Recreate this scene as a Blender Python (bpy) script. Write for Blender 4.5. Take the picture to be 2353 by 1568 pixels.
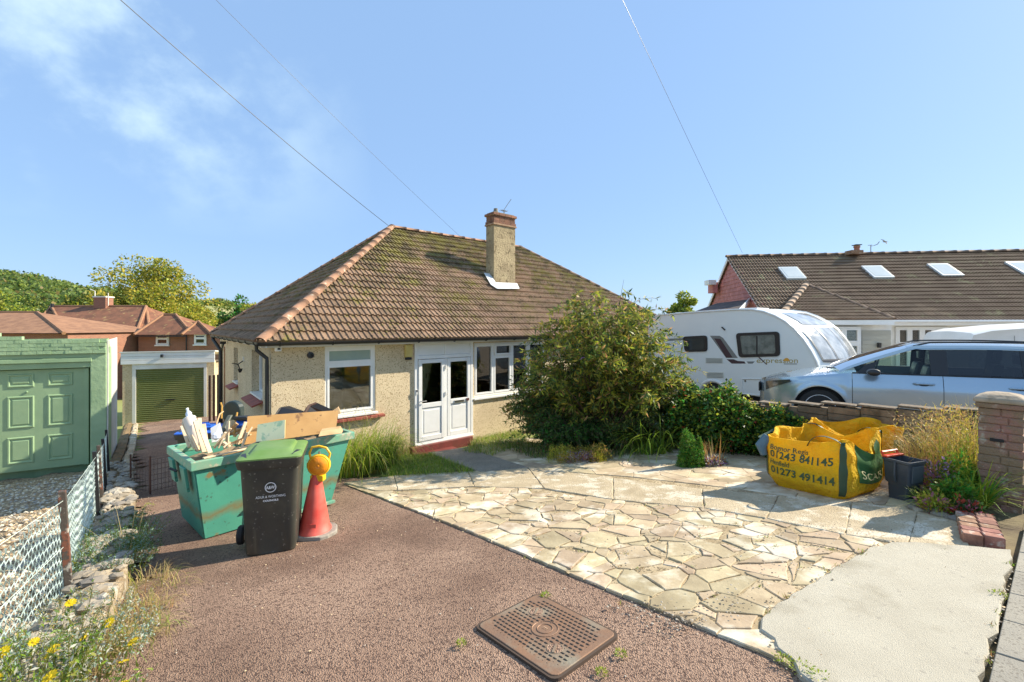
import bpy, math, random
import numpy as np
from mathutils import Vector, Matrix
R = random.Random(7)
NR = np.random.default_rng(11)
for o in list(bpy.data.objects):
    bpy.data.objects.remove(o)
sc = bpy.context.scene
C = sc.collection

# ------------------------------------------------------------ camera, sky, sun, exposure
F, CX, HY = 1038.0, 1176.5, 749.0          # focal length and horizon of the photograph, in its own units
cam_d = bpy.data.cameras.new('camera'); cam = bpy.data.objects.new('camera', cam_d); C.objects.link(cam)
cam.location = (0, 0, 0); cam.rotation_euler = (math.radians(90), 0, 0)
cam_d.sensor_width = 36; cam_d.lens = 36 * F / 2353.0
cam_d.shift_y = -35.0 / 2353.0
cam_d.clip_start = 0.05; cam_d.clip_end = 4000
sc.camera = cam

SUN_AZ, SUN_EL = math.radians(17.5), math.radians(35)
SUN = Vector((math.cos(SUN_AZ) * math.cos(SUN_EL), math.sin(SUN_AZ) * math.cos(SUN_EL), math.sin(SUN_EL)))
w = bpy.data.worlds.new('World'); sc.world = w; w.use_nodes = True
nt = w.node_tree; nt.nodes.clear()
N = nt.nodes.new; L = nt.links.new
sky = N('ShaderNodeTexSky'); sky.sky_type = 'NISHITA'; sky.sun_disc = False
sky.sun_elevation = SUN_EL; sky.sun_rotation = math.radians(90) - SUN_AZ
sky.altitude = 50; sky.air_density = 1.0; sky.dust_density = 0.6; sky.ozone_density = 1.6
bg = N('ShaderNodeBackground'); bg.inputs['Strength'].default_value = 0.108
wo = N('ShaderNodeOutputWorld')
tc = N('ShaderNodeTexCoord'); sep = N('ShaderNodeSeparateXYZ'); L(tc.outputs['Generated'], sep.inputs[0])
mz = N('ShaderNodeMath'); mz.operation = 'MAXIMUM'; mz.inputs[1].default_value = 0.08; L(sep.outputs['Z'], mz.inputs[0])
dv = N('ShaderNodeVectorMath'); dv.operation = 'DIVIDE'
cb = N('ShaderNodeCombineXYZ'); 
for i in range(3): L(mz.outputs[0], cb.inputs[i])
L(tc.outputs['Generated'], dv.inputs[0]); L(cb.outputs[0], dv.inputs[1])
mz.inputs[1].default_value = 0.9      # near-even angular size of the clouds
no = N('ShaderNodeTexNoise'); no.inputs['Scale'].default_value = 2.6; no.inputs['Detail'].default_value = 8; no.inputs['Roughness'].default_value = 0.56
mp = N('ShaderNodeMapping'); mp.inputs['Location'].default_value = (1.55, 0.75, 0.15); mp.inputs['Rotation'].default_value = (0, 0.5, 0.3); mp.inputs['Scale'].default_value = (0.9, 0.9, 1.15)
L(dv.outputs[0], mp.inputs[0]); L(mp.outputs[0], no.inputs['Vector'])
rp = N('ShaderNodeMapRange'); rp.inputs['From Min'].default_value = 0.44; rp.inputs['From Max'].default_value = 0.60; rp.interpolation_type = 'SMOOTHSTEP'
L(no.outputs['Fac'], rp.inputs['Value'])
# the bank of cloud lies to the west (-x) and thins out to the east
wx = N('ShaderNodeMapRange'); wx.inputs['From Min'].default_value = -0.28; wx.inputs['From Max'].default_value = -0.58; wx.inputs['To Min'].default_value = 0.0; wx.inputs['To Max'].default_value = 1.0
L(sep.outputs['X'], wx.inputs['Value'])
ml = N('ShaderNodeMath'); ml.operation = 'MULTIPLY'; L(rp.outputs[0], ml.inputs[0])
ez = N('ShaderNodeMapRange'); ez.inputs['From Min'].default_value = 0.16; ez.inputs['From Max'].default_value = 0.34; L(sep.outputs['Z'], ez.inputs['Value'])
we = N('ShaderNodeMath'); we.operation = 'MULTIPLY'; L(wx.outputs[0], we.inputs[0]); L(ez.outputs[0], we.inputs[1]); L(we.outputs[0], ml.inputs[1])
ml2 = N('ShaderNodeMath'); ml2.operation = 'MULTIPLY'; ml2.inputs[1].default_value = 0.85; L(ml.outputs[0], ml2.inputs[0])
tint = N('ShaderNodeMix'); tint.data_type = 'RGBA'; tint.blend_type = 'MULTIPLY'; tint.inputs['Factor'].default_value = 1.0
tint.inputs['B'].default_value = (0.99, 1.04, 1.10, 1); L(sky.outputs[0], tint.inputs['A'])
hz = N('ShaderNodeMix'); hz.data_type = 'RGBA'; hz.inputs['Factor'].default_value = 0.74; hz.inputs['B'].default_value = (1.95, 3.15, 5.1, 1)
L(tint.outputs['Result'], hz.inputs['A'])
cm = N('ShaderNodeMix'); cm.data_type = 'RGBA'; cm.inputs['B'].default_value = (4.1, 5.3, 6.0, 1)
L(ml2.outputs[0], cm.inputs['Factor']); L(hz.outputs['Result'], cm.inputs['A'])
L(cm.outputs['Result'], bg.inputs['Color']); L(bg.outputs[0], wo.inputs[0])

sl = bpy.data.lights.new('sun', 'SUN'); sl.energy = 5.0; sl.angle = math.radians(0.5); sl.color = (1.0, 0.90, 0.73)
so = bpy.data.objects.new('sun', sl); C.objects.link(so); so.rotation_euler = SUN.to_track_quat('Z', 'Y').to_euler()
sc.view_settings.view_transform = 'Standard'; sc.view_settings.look = 'None'
sc.view_settings.exposure = 0.86; sc.view_settings.gamma = 1.0; sc.view_settings.use_curve_mapping = False

# ------------------------------------------------------------ placing helpers
GA, GB, GC = -1.785, 0.056, -0.086
def clamp(a, lo, hi): return max(lo, min(hi, a))
def gz(x, y):
    xx = clamp(x, -17, 17); yy = clamp(y, -8, 60)
    return GA + GB * xx + GC * yy + 0.046 * clamp(y - 9, 0, 12) * clamp((-x - 4) / 4, 0, 1)
def G(u, v):                                # the point of the ground plane seen at (u, v)
    a, b = (u - CX) / F, (v - HY) / F
    y = -GA / (b + GB * a + GC)
    return Vector((a * y, y, gz(a * y, y)))
def U(u, v, y):
    return Vector(((u - CX) / F * y, y, -(v - HY) / F * y))
X, Y, Z = Vector((1, 0, 0)), Vector((0, 1, 0)), Vector((0, 0, 1))
ORIG = {}
def tag(o, label=None, cat=None, group=None, kind=None):
    if label: o['label'] = label
    if cat: o['category'] = cat
    if group: o['group'] = group
    if kind: o['kind'] = kind
    return o
def empty(name, loc, label=None, cat=None, group=None, rz=0.0):
    o = bpy.data.objects.new(name, None); C.objects.link(o); o.location = loc; o.rotation_euler = (0, 0, rz)
    o.empty_display_size = 0.2
    ORIG[o.name] = Vector(loc); return tag(o, label, cat, group)
def put(name, me, parent=None, loc=None, world=True):
    """link mesh data; its vertices are given in world space (or, with world False, in the parent's own space)"""
    o = bpy.data.objects.new(name, me); C.objects.link(o)
    if parent is not None:
        o.parent = parent
        off = ORIG.get(parent.name, Vector()) if world else Vector()
    else:
        n = len(me.vertices)
        if loc is None and n:
            co = np.empty(n * 3, np.float32); me.vertices.foreach_get('co', co); co = co.reshape(-1, 3)
            mn, mx = co.min(0), co.max(0); loc = ((mn[0] + mx[0]) / 2, (mn[1] + mx[1]) / 2, mn[2])
        off = Vector(loc) if loc is not None else Vector(); o.location = off
    if off.length > 0: me.transform(Matrix.Translation(-off))
    ORIG[o.name] = (ORIG.get(parent.name, Vector()) + Vector()) if (parent is not None and world) else off
    if parent is not None and not world: ORIG[o.name] = Vector()
    return o
class MB:
    def __init__(s): s.v, s.f, s.m = [], [], []
    def add(s, vs, fs, m=0):
        b = len(s.v); s.v += [tuple(p) for p in vs]; s.f += [tuple(i + b for i in f) for f in fs]; s.m += [m] * len(fs); return s
    def par(s, o, a, b, c, m=0):            # parallelepiped: corner and three edges
        o, a, b, c = Vector(o), Vector(a), Vector(b), Vector(c)
        p = [o, o + a, o + a + b, o + b]; q = [t + c for t in p]
        if a.cross(b).dot(c) < 0: fs = [(0, 1, 2, 3), (7, 6, 5, 4), (1, 0, 4, 5), (2, 1, 5, 6), (3, 2, 6, 7), (0, 3, 7, 4)]
        else: fs = [(3, 2, 1, 0), (4, 5, 6, 7), (0, 1, 5, 4), (1, 2, 6, 5), (2, 3, 7, 6), (3, 0, 4, 7)]
        return s.add(p + q, fs, m)
    def box(s, c, sx, sy, sz, ax=X, ay=Y, az=Z, m=0):   # centre and full sizes
        c = Vector(c); return s.par(c - ax * sx / 2 - ay * sy / 2 - az * sz / 2, ax * sx, ay * sy, az * sz, m)
    def tube(s, pts, r, n=6, m=0, cap=True):
        pts = [Vector(p) for p in pts]; k = len(pts); rr = r if isinstance(r, (list, tuple)) else [r] * k
        vs, fs = [], []; up = None
        for i, p in enumerate(pts):
            d = (pts[min(i + 1, k - 1)] - pts[max(i - 1, 0)]).normalized()
            if up is None: up = Z if abs(d.z) < 0.9 else X
            a = d.cross(up).normalized(); b = a.cross(d).normalized(); up = b
            for j in range(n):
                t = 2 * math.pi * j / n; vs.append(p + (a * math.cos(t) + b * math.sin(t)) * rr[i])
        for i in range(k - 1):
            for j in range(n):
                fs.append((i * n + j, i * n + (j + 1) % n, (i + 1) * n + (j + 1) % n, (i + 1) * n + j))
        if cap: fs += [tuple(range(n))[::-1], tuple(range((k - 1) * n, k * n))]
        return s.add(vs, fs, m)
    def lathe(s, prof, c, n=20, ax=X, ay=Y, az=Z, m=0, cap=True):   # prof: (radius, height)
        c = Vector(c); vs, fs = [], []
        for r, h in prof:
            for j in range(n):
                t = 2 * math.pi * j / n; vs.append(c + ax * (r * math.cos(t)) + ay * (r * math.sin(t)) + az * h)
        for i in range(len(prof) - 1):
            for j in range(n):
                fs.append((i * n + j, i * n + (j + 1) % n, (i + 1) * n + (j + 1) % n, (i + 1) * n + j))
        if cap: fs += [tuple(range(n))[::-1], tuple(range((len(prof) - 1) * n, len(prof) * n))]
        return s.add(vs, fs, m)
    def prism(s, poly, vec, m=0):
        poly = [Vector(p) for p in poly]; vec = Vector(vec); n = len(poly)
        nn = sum(((poly[i] - poly[0]).cross(poly[(i + 1) % n] - poly[0]) for i in range(1, n - 1)), Vector())
        if nn.dot(vec) < 0: poly = poly[::-1]
        vs = poly + [p + vec for p in poly]
        fs = [tuple(range(n))[::-1], tuple(range(n, 2 * n))] + [(i, (i + 1) % n, n + (i + 1) % n, n + i) for i in range(n)]
        return s.add(vs, fs, m)
    def loft(s, rings, m=0, cap=True, closed=True):
        n = len(rings[0]); vs = [p for r in rings for p in r]; fs = []
        for i in range(len(rings) - 1):
            for j in range(n if closed else n - 1):
                fs.append((i * n + j, i * n + (j + 1) % n, (i + 1) * n + (j + 1) % n, (i + 1) * n + j))
        if cap: fs += [tuple(range(n))[::-1], tuple(range((len(rings) - 1) * n, len(rings) * n))]
        return s.add(vs, fs, m)
    def mesh(s, name, mats, smooth=False):
        me = bpy.data.meshes.new(name); me.from_pydata(s.v, [], s.f)
        for t in (mats if isinstance(mats, (list, tuple)) else [mats]): me.materials.append(t)
        me.polygons.foreach_set('material_index', s.m)
        if smooth: me.polygons.foreach_set('use_smooth', [True] * len(s.f))
        me.update(); return me
    def build(s, name, mats, parent=None, loc=None, world=True, smooth=False, bevel=0.0, seg=2, sub=0, **t):
        o = put(name, s.mesh(name, mats, smooth), parent, loc, world)
        if bevel:
            b = o.modifiers.new('bevel', 'BEVEL'); b.width = bevel; b.segments = seg; b.limit_method = 'ANGLE'; b.angle_limit = math.radians(35); b.harden_normals = False
        if sub:
            b = o.modifiers.new('sub', 'SUBSURF'); b.levels = sub; b.render_levels = sub
        if smooth:
            es = o.modifiers.new('es', 'EDGE_SPLIT'); es.split_angle = math.radians(38) 
        return tag(o, **t)
def inst(name, me, parent, loc, basis=None, scale=(1, 1, 1)):
    """a copy of shared mesh data, its frame given in world space"""
    o = bpy.data.objects.new(name, me); C.objects.link(o); o.parent = parent
    m = basis.to_4x4() if basis is not None else Matrix.Identity(4)
    m = m @ Matrix.Diagonal((scale[0], scale[1], scale[2], 1))
    m.translation = Vector(loc) - (ORIG.get(parent.name, Vector()) if parent is not None else Vector())
    o.matrix_local = m if parent is not None else m
    return o
def frame(a, b, c):
    return Matrix((a, b, c)).transposed()
def quads(name, v, f, mi, mats, smooth=False):
    """fast mesh from numpy: v (n,3), f (m,4) or (m,3)"""
    me = bpy.data.meshes.new(name); k = f.shape[1]
    me.vertices.add(len(v)); me.vertices.foreach_set('co', v.astype(np.float32).ravel())
    me.loops.add(f.size); me.loops.foreach_set('vertex_index', f.astype(np.int32).ravel())
    me.polygons.add(len(f)); me.polygons.foreach_set('loop_start', np.arange(0, f.size, k, dtype=np.int32))
    for t in mats: me.materials.append(t)
    if mi is not None: me.polygons.foreach_set('material_index', mi.astype(np.int32))
    if smooth: me.polygons.foreach_set('use_smooth', np.ones(len(f), bool))
    me.update(calc_edges=True); return me
def leaves(name, cen, size, mats, parent=None, aspect=0.45, dirs=None, droop=0.0, spread=1.0, seed=1, up=0.35, weights=None, fold=0.15, **t):
    rg = np.random.default_rng(seed); n = len(cen); cen = np.asarray(cen, float)
    d = rg.normal(size=(n, 3)) * spread
    if dirs is not None: d = d + dirs
    d[:, 2] -= droop; d /= np.linalg.norm(d, axis=1)[:, None] + 1e-9
    nn = rg.normal(size=(n, 3)); nn[:, 2] += up * 3
    s = np.cross(d, nn); s /= np.linalg.norm(s, axis=1)[:, None] + 1e-9
    h = np.cross(s, d)
    L_ = (np.ones(n) * size if np.isscalar(size) else size) * rg.uniform(0.65, 1.35, n)
    W_ = L_ * aspect
    a = cen; b = cen + d * (L_ * 0.45)[:, None] + s * (W_ / 2)[:, None] + h * (W_ * fold)[:, None]
    c = cen + d * L_[:, None]; e = cen + d * (L_ * 0.45)[:, None] - s * (W_ / 2)[:, None] + h * (W_ * fold)[:, None]
    v = np.stack([a, b, c, e], 1).reshape(-1, 3); f = np.arange(4 * n).reshape(-1, 4)
    mi = rg.choice(len(mats), n, p=weights)
    o = put(name, quads(name, v, f, mi, mats), parent)
    return tag(o, **t)
def blades(name, base, height, mats, parent=None, width=0.008, lean=0.5, curl=0.8, seed=2, dirs=None, weights=None, seg=4, **t):
    """grass-like blades: each a curved tapering strip"""
    rg = np.random.default_rng(seed); n = len(base); base = np.asarray(base, float)
    hh = (np.ones(n) * height if np.isscalar(height) else height) * rg.uniform(0.55, 1.2, n)
    an = rg.uniform(0, 2 * np.pi, n); hd = np.stack([np.cos(an), np.sin(an), np.zeros(n)], 1)
    if dirs is not None: hd = hd * 0.5 + dirs
    hd /= np.linalg.norm(hd, axis=1)[:, None] + 1e-9
    le = rg.uniform(0.1, 1, n) * lean; cu = rg.uniform(0.2, 1, n) * curl
    sd = np.cross(hd, [0, 0, 1]) * (width if np.isscalar(width) else width[:, None]); vs = []
    for i in range(seg + 1):
        q = i / seg; a = le + cu * q * q
        p = base + hd * (hh * q * np.sin(a))[:, None]; p[:, 2] += hh * q * np.cos(np.minimum(a, 2.2))
        wv = (1 - q) ** 0.7 * 0.5 + 0.03
        vs += [p - sd * wv, p + sd * wv]
    v = np.stack(vs, 1).reshape(-1, 3); k = 2 * (seg + 1); f = []
    for i in range(seg):
        f.append(np.stack([np.arange(n) * k + 2 * i, np.arange(n) * k + 2 * i + 1, np.arange(n) * k + 2 * i + 3, np.arange(n) * k + 2 * i + 2], 1))
    mi = np.tile(rg.choice(len(mats), n, p=weights), seg); f = np.concatenate(f)
    return tag(put(name, quads(name, v, f, mi, mats), parent), **t)
def text_verts(s, size, bold=0.0):
    cu = bpy.data.curves.new('t', 'FONT'); cu.body = s; cu.size = size; cu.offset = bold; cu.resolution_u = 3; cu.fill_mode = 'FRONT'
    to = bpy.data.objects.new('t', cu); C.objects.link(to)
    bpy.context.view_layer.update()
    me = bpy.data.meshes.new_from_object(to.evaluated_get(bpy.context.evaluated_depsgraph_get()))
    vs = [v.co.copy() for v in me.vertices]; fs = [tuple(p.vertices) for p in me.polygons]
    bpy.data.objects.remove(to); bpy.data.curves.remove(cu); bpy.data.meshes.remove(me)
    return vs, fs
def text(name, s, size, fn, mat_, parent, bold=0.0, sx=1.0, shear=0.0, fitw=None, world=True):
    vs, fs = text_verts(s, size, bold)
    if fitw: 
        wd = max(p.x for p in vs) - min(p.x for p in vs); sx = fitw / wd
    m = MB(); m.add([fn(p.x * sx + p.y * shear, p.y) for p in vs], fs)
    return m.build(name, mat_, parent, world=world)

# ------------------------------------------------------------ materials
MATS = {}; LEAFK = 1.6
def mat(name, col, rough=0.7, col2=None, scale=8.0, detail=4.0, bump=0.0, bscale=None, metal=0.0, rnd=0.0, contrast=(0.35, 0.65),
        speck=None, speck_scale=60.0, speck_amt=0.35, coat=0.0, coords='obj', trans=0.0, hue=0.0, third=None, third_scale=2.0, third_range=(0.55, 0.7), spec=None, bdist=0.01, vor=False):
    m = bpy.data.materials.new(name); m.use_nodes = True; t = m.node_tree; n_ = t.nodes.new; l_ = t.links.new
    b = t.nodes['Principled BSDF']; b.inputs['Roughness'].default_value = rough; b.inputs['Metallic'].default_value = metal
    if coat: b.inputs['Coat Weight'].default_value = coat; b.inputs['Coat Roughness'].default_value = 0.04
    if spec is not None: b.inputs['Specular IOR Level'].default_value = spec
    g = n_('ShaderNodeNewGeometry').outputs['Position'] if coords == 'world' else n_('ShaderNodeTexCoord').outputs['Object']
    def noise(sc_, de=detail):
        x = n_('ShaderNodeTexNoise'); x.inputs['Scale'].default_value = sc_; x.inputs['Detail'].default_value = de; x.inputs['Roughness'].default_value = 0.6
        l_(g, x.inputs['Vector']); return x.outputs['Fac']
    def mixc(fac, a, bb, mode='MIX'):
        x = n_('ShaderNodeMix'); x.data_type = 'RGBA'; x.blend_type = mode
        for k, val in (('Factor', fac), ('A', a), ('B', bb)):
            s_ = [i for i in x.inputs if i.name == k and (k == 'Factor' and i.type == 'VALUE' or k != 'Factor' and i.type == 'RGBA')][0]
            if isinstance(val, (tuple, list)): s_.default_value = tuple(val) + ((1,) if len(val) == 3 else ())
            elif isinstance(val, (int, float)): s_.default_value = val
            else: l_(val, s_)
        return [o for o in x.outputs if o.type == 'RGBA'][0]
    def rng(src, a, bb, c=0.0, d=1.0):
        x = n_('ShaderNodeMapRange'); x.inputs['From Min'].default_value = a; x.inputs['From Max'].default_value = bb; x.inputs['To Min'].default_value = c; x.inputs['To Max'].default_value = d
        l_(src, x.inputs['Value']); return x.outputs[0]
    out = tuple(col) + (1,)
    if col2 is not None: out = mixc(rng(noise(scale), *contrast), tuple(col), tuple(col2))
    if third is not None: out = mixc(rng(noise(third_scale, 5), *third_range), out, tuple(third))
    if speck is not None:
        vo = n_('ShaderNodeTexVoronoi'); vo.inputs['Scale'].default_value = speck_scale; l_(g, vo.inputs['Vector'])
        sp_ = n_('ShaderNodeSeparateColor'); l_(vo.outputs['Color'], sp_.inputs[0])
        out = mixc(rng(sp_.outputs[0], 1 - speck_amt - 0.02, 1 - speck_amt + 0.02, 0, 0.85), out, tuple(speck))
    if rnd or hue:
        oi = n_('ShaderNodeObjectInfo'); hs = n_('ShaderNodeHueSaturation')
        l_(rng(oi.outputs['Random'], 0, 1, 1 - rnd, 1 + rnd), hs.inputs['Value'])
        if hue:
            mm = n_('ShaderNodeMath'); mm.operation = 'MULTIPLY'; mm.inputs[1].default_value = 7.31; l_(oi.outputs['Random'], mm.inputs[0])
            fr = n_('ShaderNodeMath'); fr.operation = 'FRACT'; l_(mm.outputs[0], fr.inputs[0])
            l_(rng(fr.outputs[0], 0, 1, 0.5 - hue, 0.5 + hue), hs.inputs['Hue'])
        if isinstance(out, tuple): hs.inputs['Color'].default_value = out
        else: l_(out, hs.inputs['Color'])
        out = hs.outputs[0]
    if isinstance(out, tuple): b.inputs['Base Color'].default_value = out
    else: l_(out, b.inputs['Base Color'])
    if bump:
        bp = n_('ShaderNodeBump'); bp.inputs['Strength'].default_value = bump; bp.inputs['Distance'].default_value = bdist
        if vor:
            vo = n_('ShaderNodeTexVoronoi'); vo.inputs['Scale'].default_value = bscale or scale * 3; l_(g, vo.inputs['Vector']); l_(vo.outputs['Distance'], bp.inputs['Height'])
        else: l_(noise(bscale or scale * 3, 3), bp.inputs['Height'])
        l_(bp.outputs[0], b.inputs['Normal'])
    if trans:
        tr = n_('ShaderNodeBsdfTranslucent'); mx = n_('ShaderNodeMixShader'); mx.inputs[0].default_value = trans
        if isinstance(out, tuple): tr.inputs['Color'].default_value = out
        else: l_(out, tr.inputs['Color'])
        l_(b.outputs[0], mx.inputs[1]); l_(tr.outputs[0], mx.inputs[2]); l_(mx.outputs[0], t.nodes['Material Output'].inputs[0])
    MATS[name] = m; return m
def leaf(name, c, rough=0.45, tr=0.42):
    c = tuple(min(0.9, x * LEAFK) for x in c) if max(c) < 0.45 else c
    return mat(name, c, rough, trans=tr, col2=tuple(x * 0.7 for x in c), scale=2.5, spec=0.3)
def glass(name, tintc=(0.75, 0.85, 0.82), refl=0.35):
    m = bpy.data.materials.new(name); m.use_nodes = True; t = m.node_tree; t.nodes.clear(); n_ = t.nodes.new; l_ = t.links.new
    a = n_('ShaderNodeBsdfTransparent'); a.inputs[0].default_value = tuple(tintc) + (1,)
    g = n_('ShaderNodeBsdfGlossy'); g.inputs['Roughness'].default_value = 0.02
    lw = n_('ShaderNodeLayerWeight'); lw.inputs['Blend'].default_value = refl
    mx = n_('ShaderNodeMixShader'); o = n_('ShaderNodeOutputMaterial')
    l_(lw.outputs['Fresnel'], mx.inputs[0]); l_(a.outputs[0], mx.inputs[1]); l_(g.outputs[0], mx.inputs[2]); l_(mx.outputs[0], o.inputs[0]); return m
M = dict(
    tarmac=mat('tarmac', (0.27, 0.165, 0.112), 0.9, (0.40, 0.265, 0.185), 0.9, 7, 1.0, 110, coords='world', contrast=(0.32, 0.68), speck=(0.10, 0.055, 0.038), speck_scale=85, speck_amt=0.25, third=(0.15, 0.085, 0.055), third_scale=0.75, third_range=(0.5, 0.76), vor=True, bdist=0.012),
    soil=mat('soil', (0.10, 0.07, 0.04), 0.95, (0.20, 0.16, 0.08), 3, 5, 0.6, 30, coords='world'),
    ground=mat('ground_soil', (0.10, 0.09, 0.04), 0.95, (0.16, 0.15, 0.07), 0.5, 5, 0.3, 4, coords='world'),
    stone=mat('paving_stone', (0.50, 0.40, 0.255), 0.88, (0.34, 0.26, 0.16), 3.4, 7, 0.45, 22, coords='world', rnd=0.2, hue=0.014, third=(0.66, 0.59, 0.45), third_scale=2.2, third_range=(0.5, 0.62)),
    mortar=mat('mortar', (0.50, 0.40, 0.25), 0.95, (0.30, 0.22, 0.12), 5, 5, 0.6, 60, coords='world', speck=(0.12, 0.09, 0.05), speck_scale=60, speck_amt=0.18),
    concrete=mat('old_concrete', (0.50, 0.41, 0.27), 0.9, (0.38, 0.30, 0.185), 3.0, 8, 0.6, 70, coords='world', speck=(0.33, 0.26, 0.17), speck_scale=75, speck_amt=0.16, vor=True, bdist=0.008, third=(0.62, 0.55, 0.42), third_scale=4.0, third_range=(0.5, 0.6)),
    greyconc=mat('grey_concrete', (0.27, 0.24, 0.19), 0.92, (0.19, 0.17, 0.13), 2.5, 6, 0.5, 80, coords='world', speck=(0.12, 0.10, 0.08), speck_scale=70, speck_amt=0.15),
    newconc=mat('pale_concrete', (0.49, 0.45, 0.355), 0.88, (0.41, 0.37, 0.285), 2.6, 9, 0.7, 170, coords='world', contrast=(0.35, 0.8), speck=(0.30, 0.27, 0.22), speck_scale=48, speck_amt=0.012, third=(0.33, 0.29, 0.21), third_scale=2.1, third_range=(0.54, 0.74)),
    slab=mat('pavement_slab', (0.33, 0.30, 0.24), 0.9, (0.25, 0.23, 0.19), 2.0, 6, 0.5, 110, coords='world', rnd=0.08, speck=(0.16, 0.14, 0.11), speck_scale=90, speck_amt=0.12),
    render=mat('pebbledash', (0.69, 0.56, 0.36), 0.92, (0.58, 0.46, 0.29), 1.6, 5, 0.8, 75, coords='world', speck=(0.30, 0.20, 0.10), speck_scale=70, speck_amt=0.12, third=(0.76, 0.64, 0.43), third_scale=45, third_range=(0.56, 0.66), bdist=0.012),
    tile=mat('roof_tile', (0.40, 0.235, 0.165), 0.85, (0.30, 0.165, 0.115), 2.5, 5, 0.3, 40, coords='world', rnd=0.16),
    hip=mat('hip_tile', (0.36, 0.19, 0.11), 0.85, (0.25, 0.14, 0.085), 6, 5, 0.4, 40, coords='world', rnd=0.12, third=(0.52, 0.43, 0.32), third_scale=9, third_range=(0.58, 0.68)),
    darktile=mat('neighbour_tile', (0.155, 0.10, 0.062), 0.9, (0.22, 0.15, 0.095), 1.2, 6, 0.3, 30, coords='world', rnd=0.12, third=(0.30, 0.27, 0.14), third_scale=1.8, third_range=(0.58, 0.72)),
    white=mat('white_plastic', (0.82, 0.82, 0.80), 0.35, (0.76, 0.76, 0.73), 3, coords='world'),
    whitepaint=mat('white_paint', (0.78, 0.77, 0.72), 0.6, (0.66, 0.64, 0.58), 2, coords='world', bump=0.1, bscale=30),
    black=mat('black_plastic', (0.02, 0.02, 0.022), 0.38), rubber=mat('rubber', (0.025, 0.024, 0.023), 0.8, bump=0.2, bscale=40),
    brick=mat('red_brick', (0.36, 0.18, 0.12), 0.9, (0.22, 0.10, 0.065), 12, 4, 0.5, 60, coords='world', rnd=0.3, hue=0.02, third=(0.48, 0.40, 0.32), third_scale=10, third_range=(0.56, 0.66)),
    redpaint=mat('red_paint', (0.19, 0.035, 0.028), 0.6, (0.13, 0.03, 0.024), 6, coords='world', bump=0.15),
    sill=mat('red_sill_tile', (0.33, 0.075, 0.05), 0.6, (0.25, 0.06, 0.045), 8, rnd=0.12, coords='world'),
    green=mat('sage_paint', (0.32, 0.455, 0.25), 0.5, (0.27, 0.40, 0.22), 2.5, 7, 0.18, 14, coords='world'),
    greenw=mat('sage_wall_paint', (0.36, 0.50, 0.28), 0.7, (0.27, 0.40, 0.22), 2.5, 5, 0.5, 9, coords='world', bdist=0.02),
    olive=mat('olive_metal', (0.16, 0.185, 0.05), 0.5, (0.21, 0.225, 0.08), 1.2, 4, coords='world'),
    glass=glass('window_glass', (0.90, 0.94, 0.91), 0.48), dglass=glass('dark_glass', (0.10, 0.10, 0.10), 0.45), cglass=glass('tinted_glass', (0.13, 0.15, 0.15), 0.42),
    lglass=glass('clear_car_glass', (0.62, 0.78, 0.74), 0.32),
    room=mat('room_paint', (0.72, 0.66, 0.50), 0.9), dark=mat('dark_interior', (0.02, 0.02, 0.02), 0.9),
    steel=mat('steel', (0.55, 0.55, 0.55), 0.3, metal=1.0), lead=mat('lead_flashing', (0.62, 0.66, 0.68), 0.5, (0.5, 0.53, 0.55), 4, metal=0.2, coords='world'),
    wood=mat('wood', (0.62, 0.42, 0.22), 0.7, (0.48, 0.30, 0.14), 5, 5, 0.1, 30, rnd=0.2),
    palewood=mat('pale_wood', (0.74, 0.60, 0.42), 0.7, (0.62, 0.46, 0.28), 4, 5, 0.1, 30, rnd=0.2),
)
# ------------------------------------------------------------ terrain, sheets and paving
def sheet(name, pts, h, m, kind='structure', parent=None, thick=0.0, n=1):
    """a polygon laid on the ground plane, h above it (points may be pixels' ground points)"""
    mb = MB(); P_ = [Vector((p[0], p[1], gz(p[0], p[1]) + h)) for p in pts]
    if thick: mb.prism([p - Z * thick for p in P_], Z * thick)
    else: mb.add(P_, [tuple(range(len(P_)))])
    return mb.build(name, m, parent, kind=kind)
def gridsheet(name, poly, h, m, step=0.4, amp=0.01, kind='structure', seed=0):
    """a finer sheet that follows the ground: grid cells whose centre lies in the polygon"""
    xs = [p[0] for p in poly]; ys = [p[1] for p in poly]; nx = int((max(xs) - min(xs)) / step) + 2; ny = int((max(ys) - min(ys)) / step) + 2
    x0, y0 = min(xs) - step / 2, min(ys) - step / 2; rr = random.Random(seed); mb = MB(); vs = []
    for j in range(ny + 1):
        for i in range(nx + 1):
            x, y = x0 + i * step, y0 + j * step; vs.append((x, y, gz(x, y) + h + rr.uniform(-amp, amp)))
    fs = []
    for j in range(ny):
        for i in range(nx):
            if inside((x0 + (i + .5) * step, y0 + (j + .5) * step), poly): a = j * (nx + 1) + i; fs.append((a, a + 1, a + nx + 2, a + nx + 1))
    mb.add(vs, fs); return mb.build(name, m, kind=kind, smooth=True)
def inside(p, poly):
    x, y = p[0], p[1]; c = False; j = len(poly) - 1
    for i in range(len(poly)):
        xi, yi, xj, yj = poly[i][0], poly[i][1], poly[j][0], poly[j][1]
        if (yi > y) != (yj > y) and x < (xj - xi) * (y - yi) / (yj - yi) + xi: c = not c
        j = i
    return c
def sstep_(a, b, x): t_ = clamp((x - a) / (b - a), 0, 1); return t_ * t_ * (3 - 2 * t_)
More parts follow.
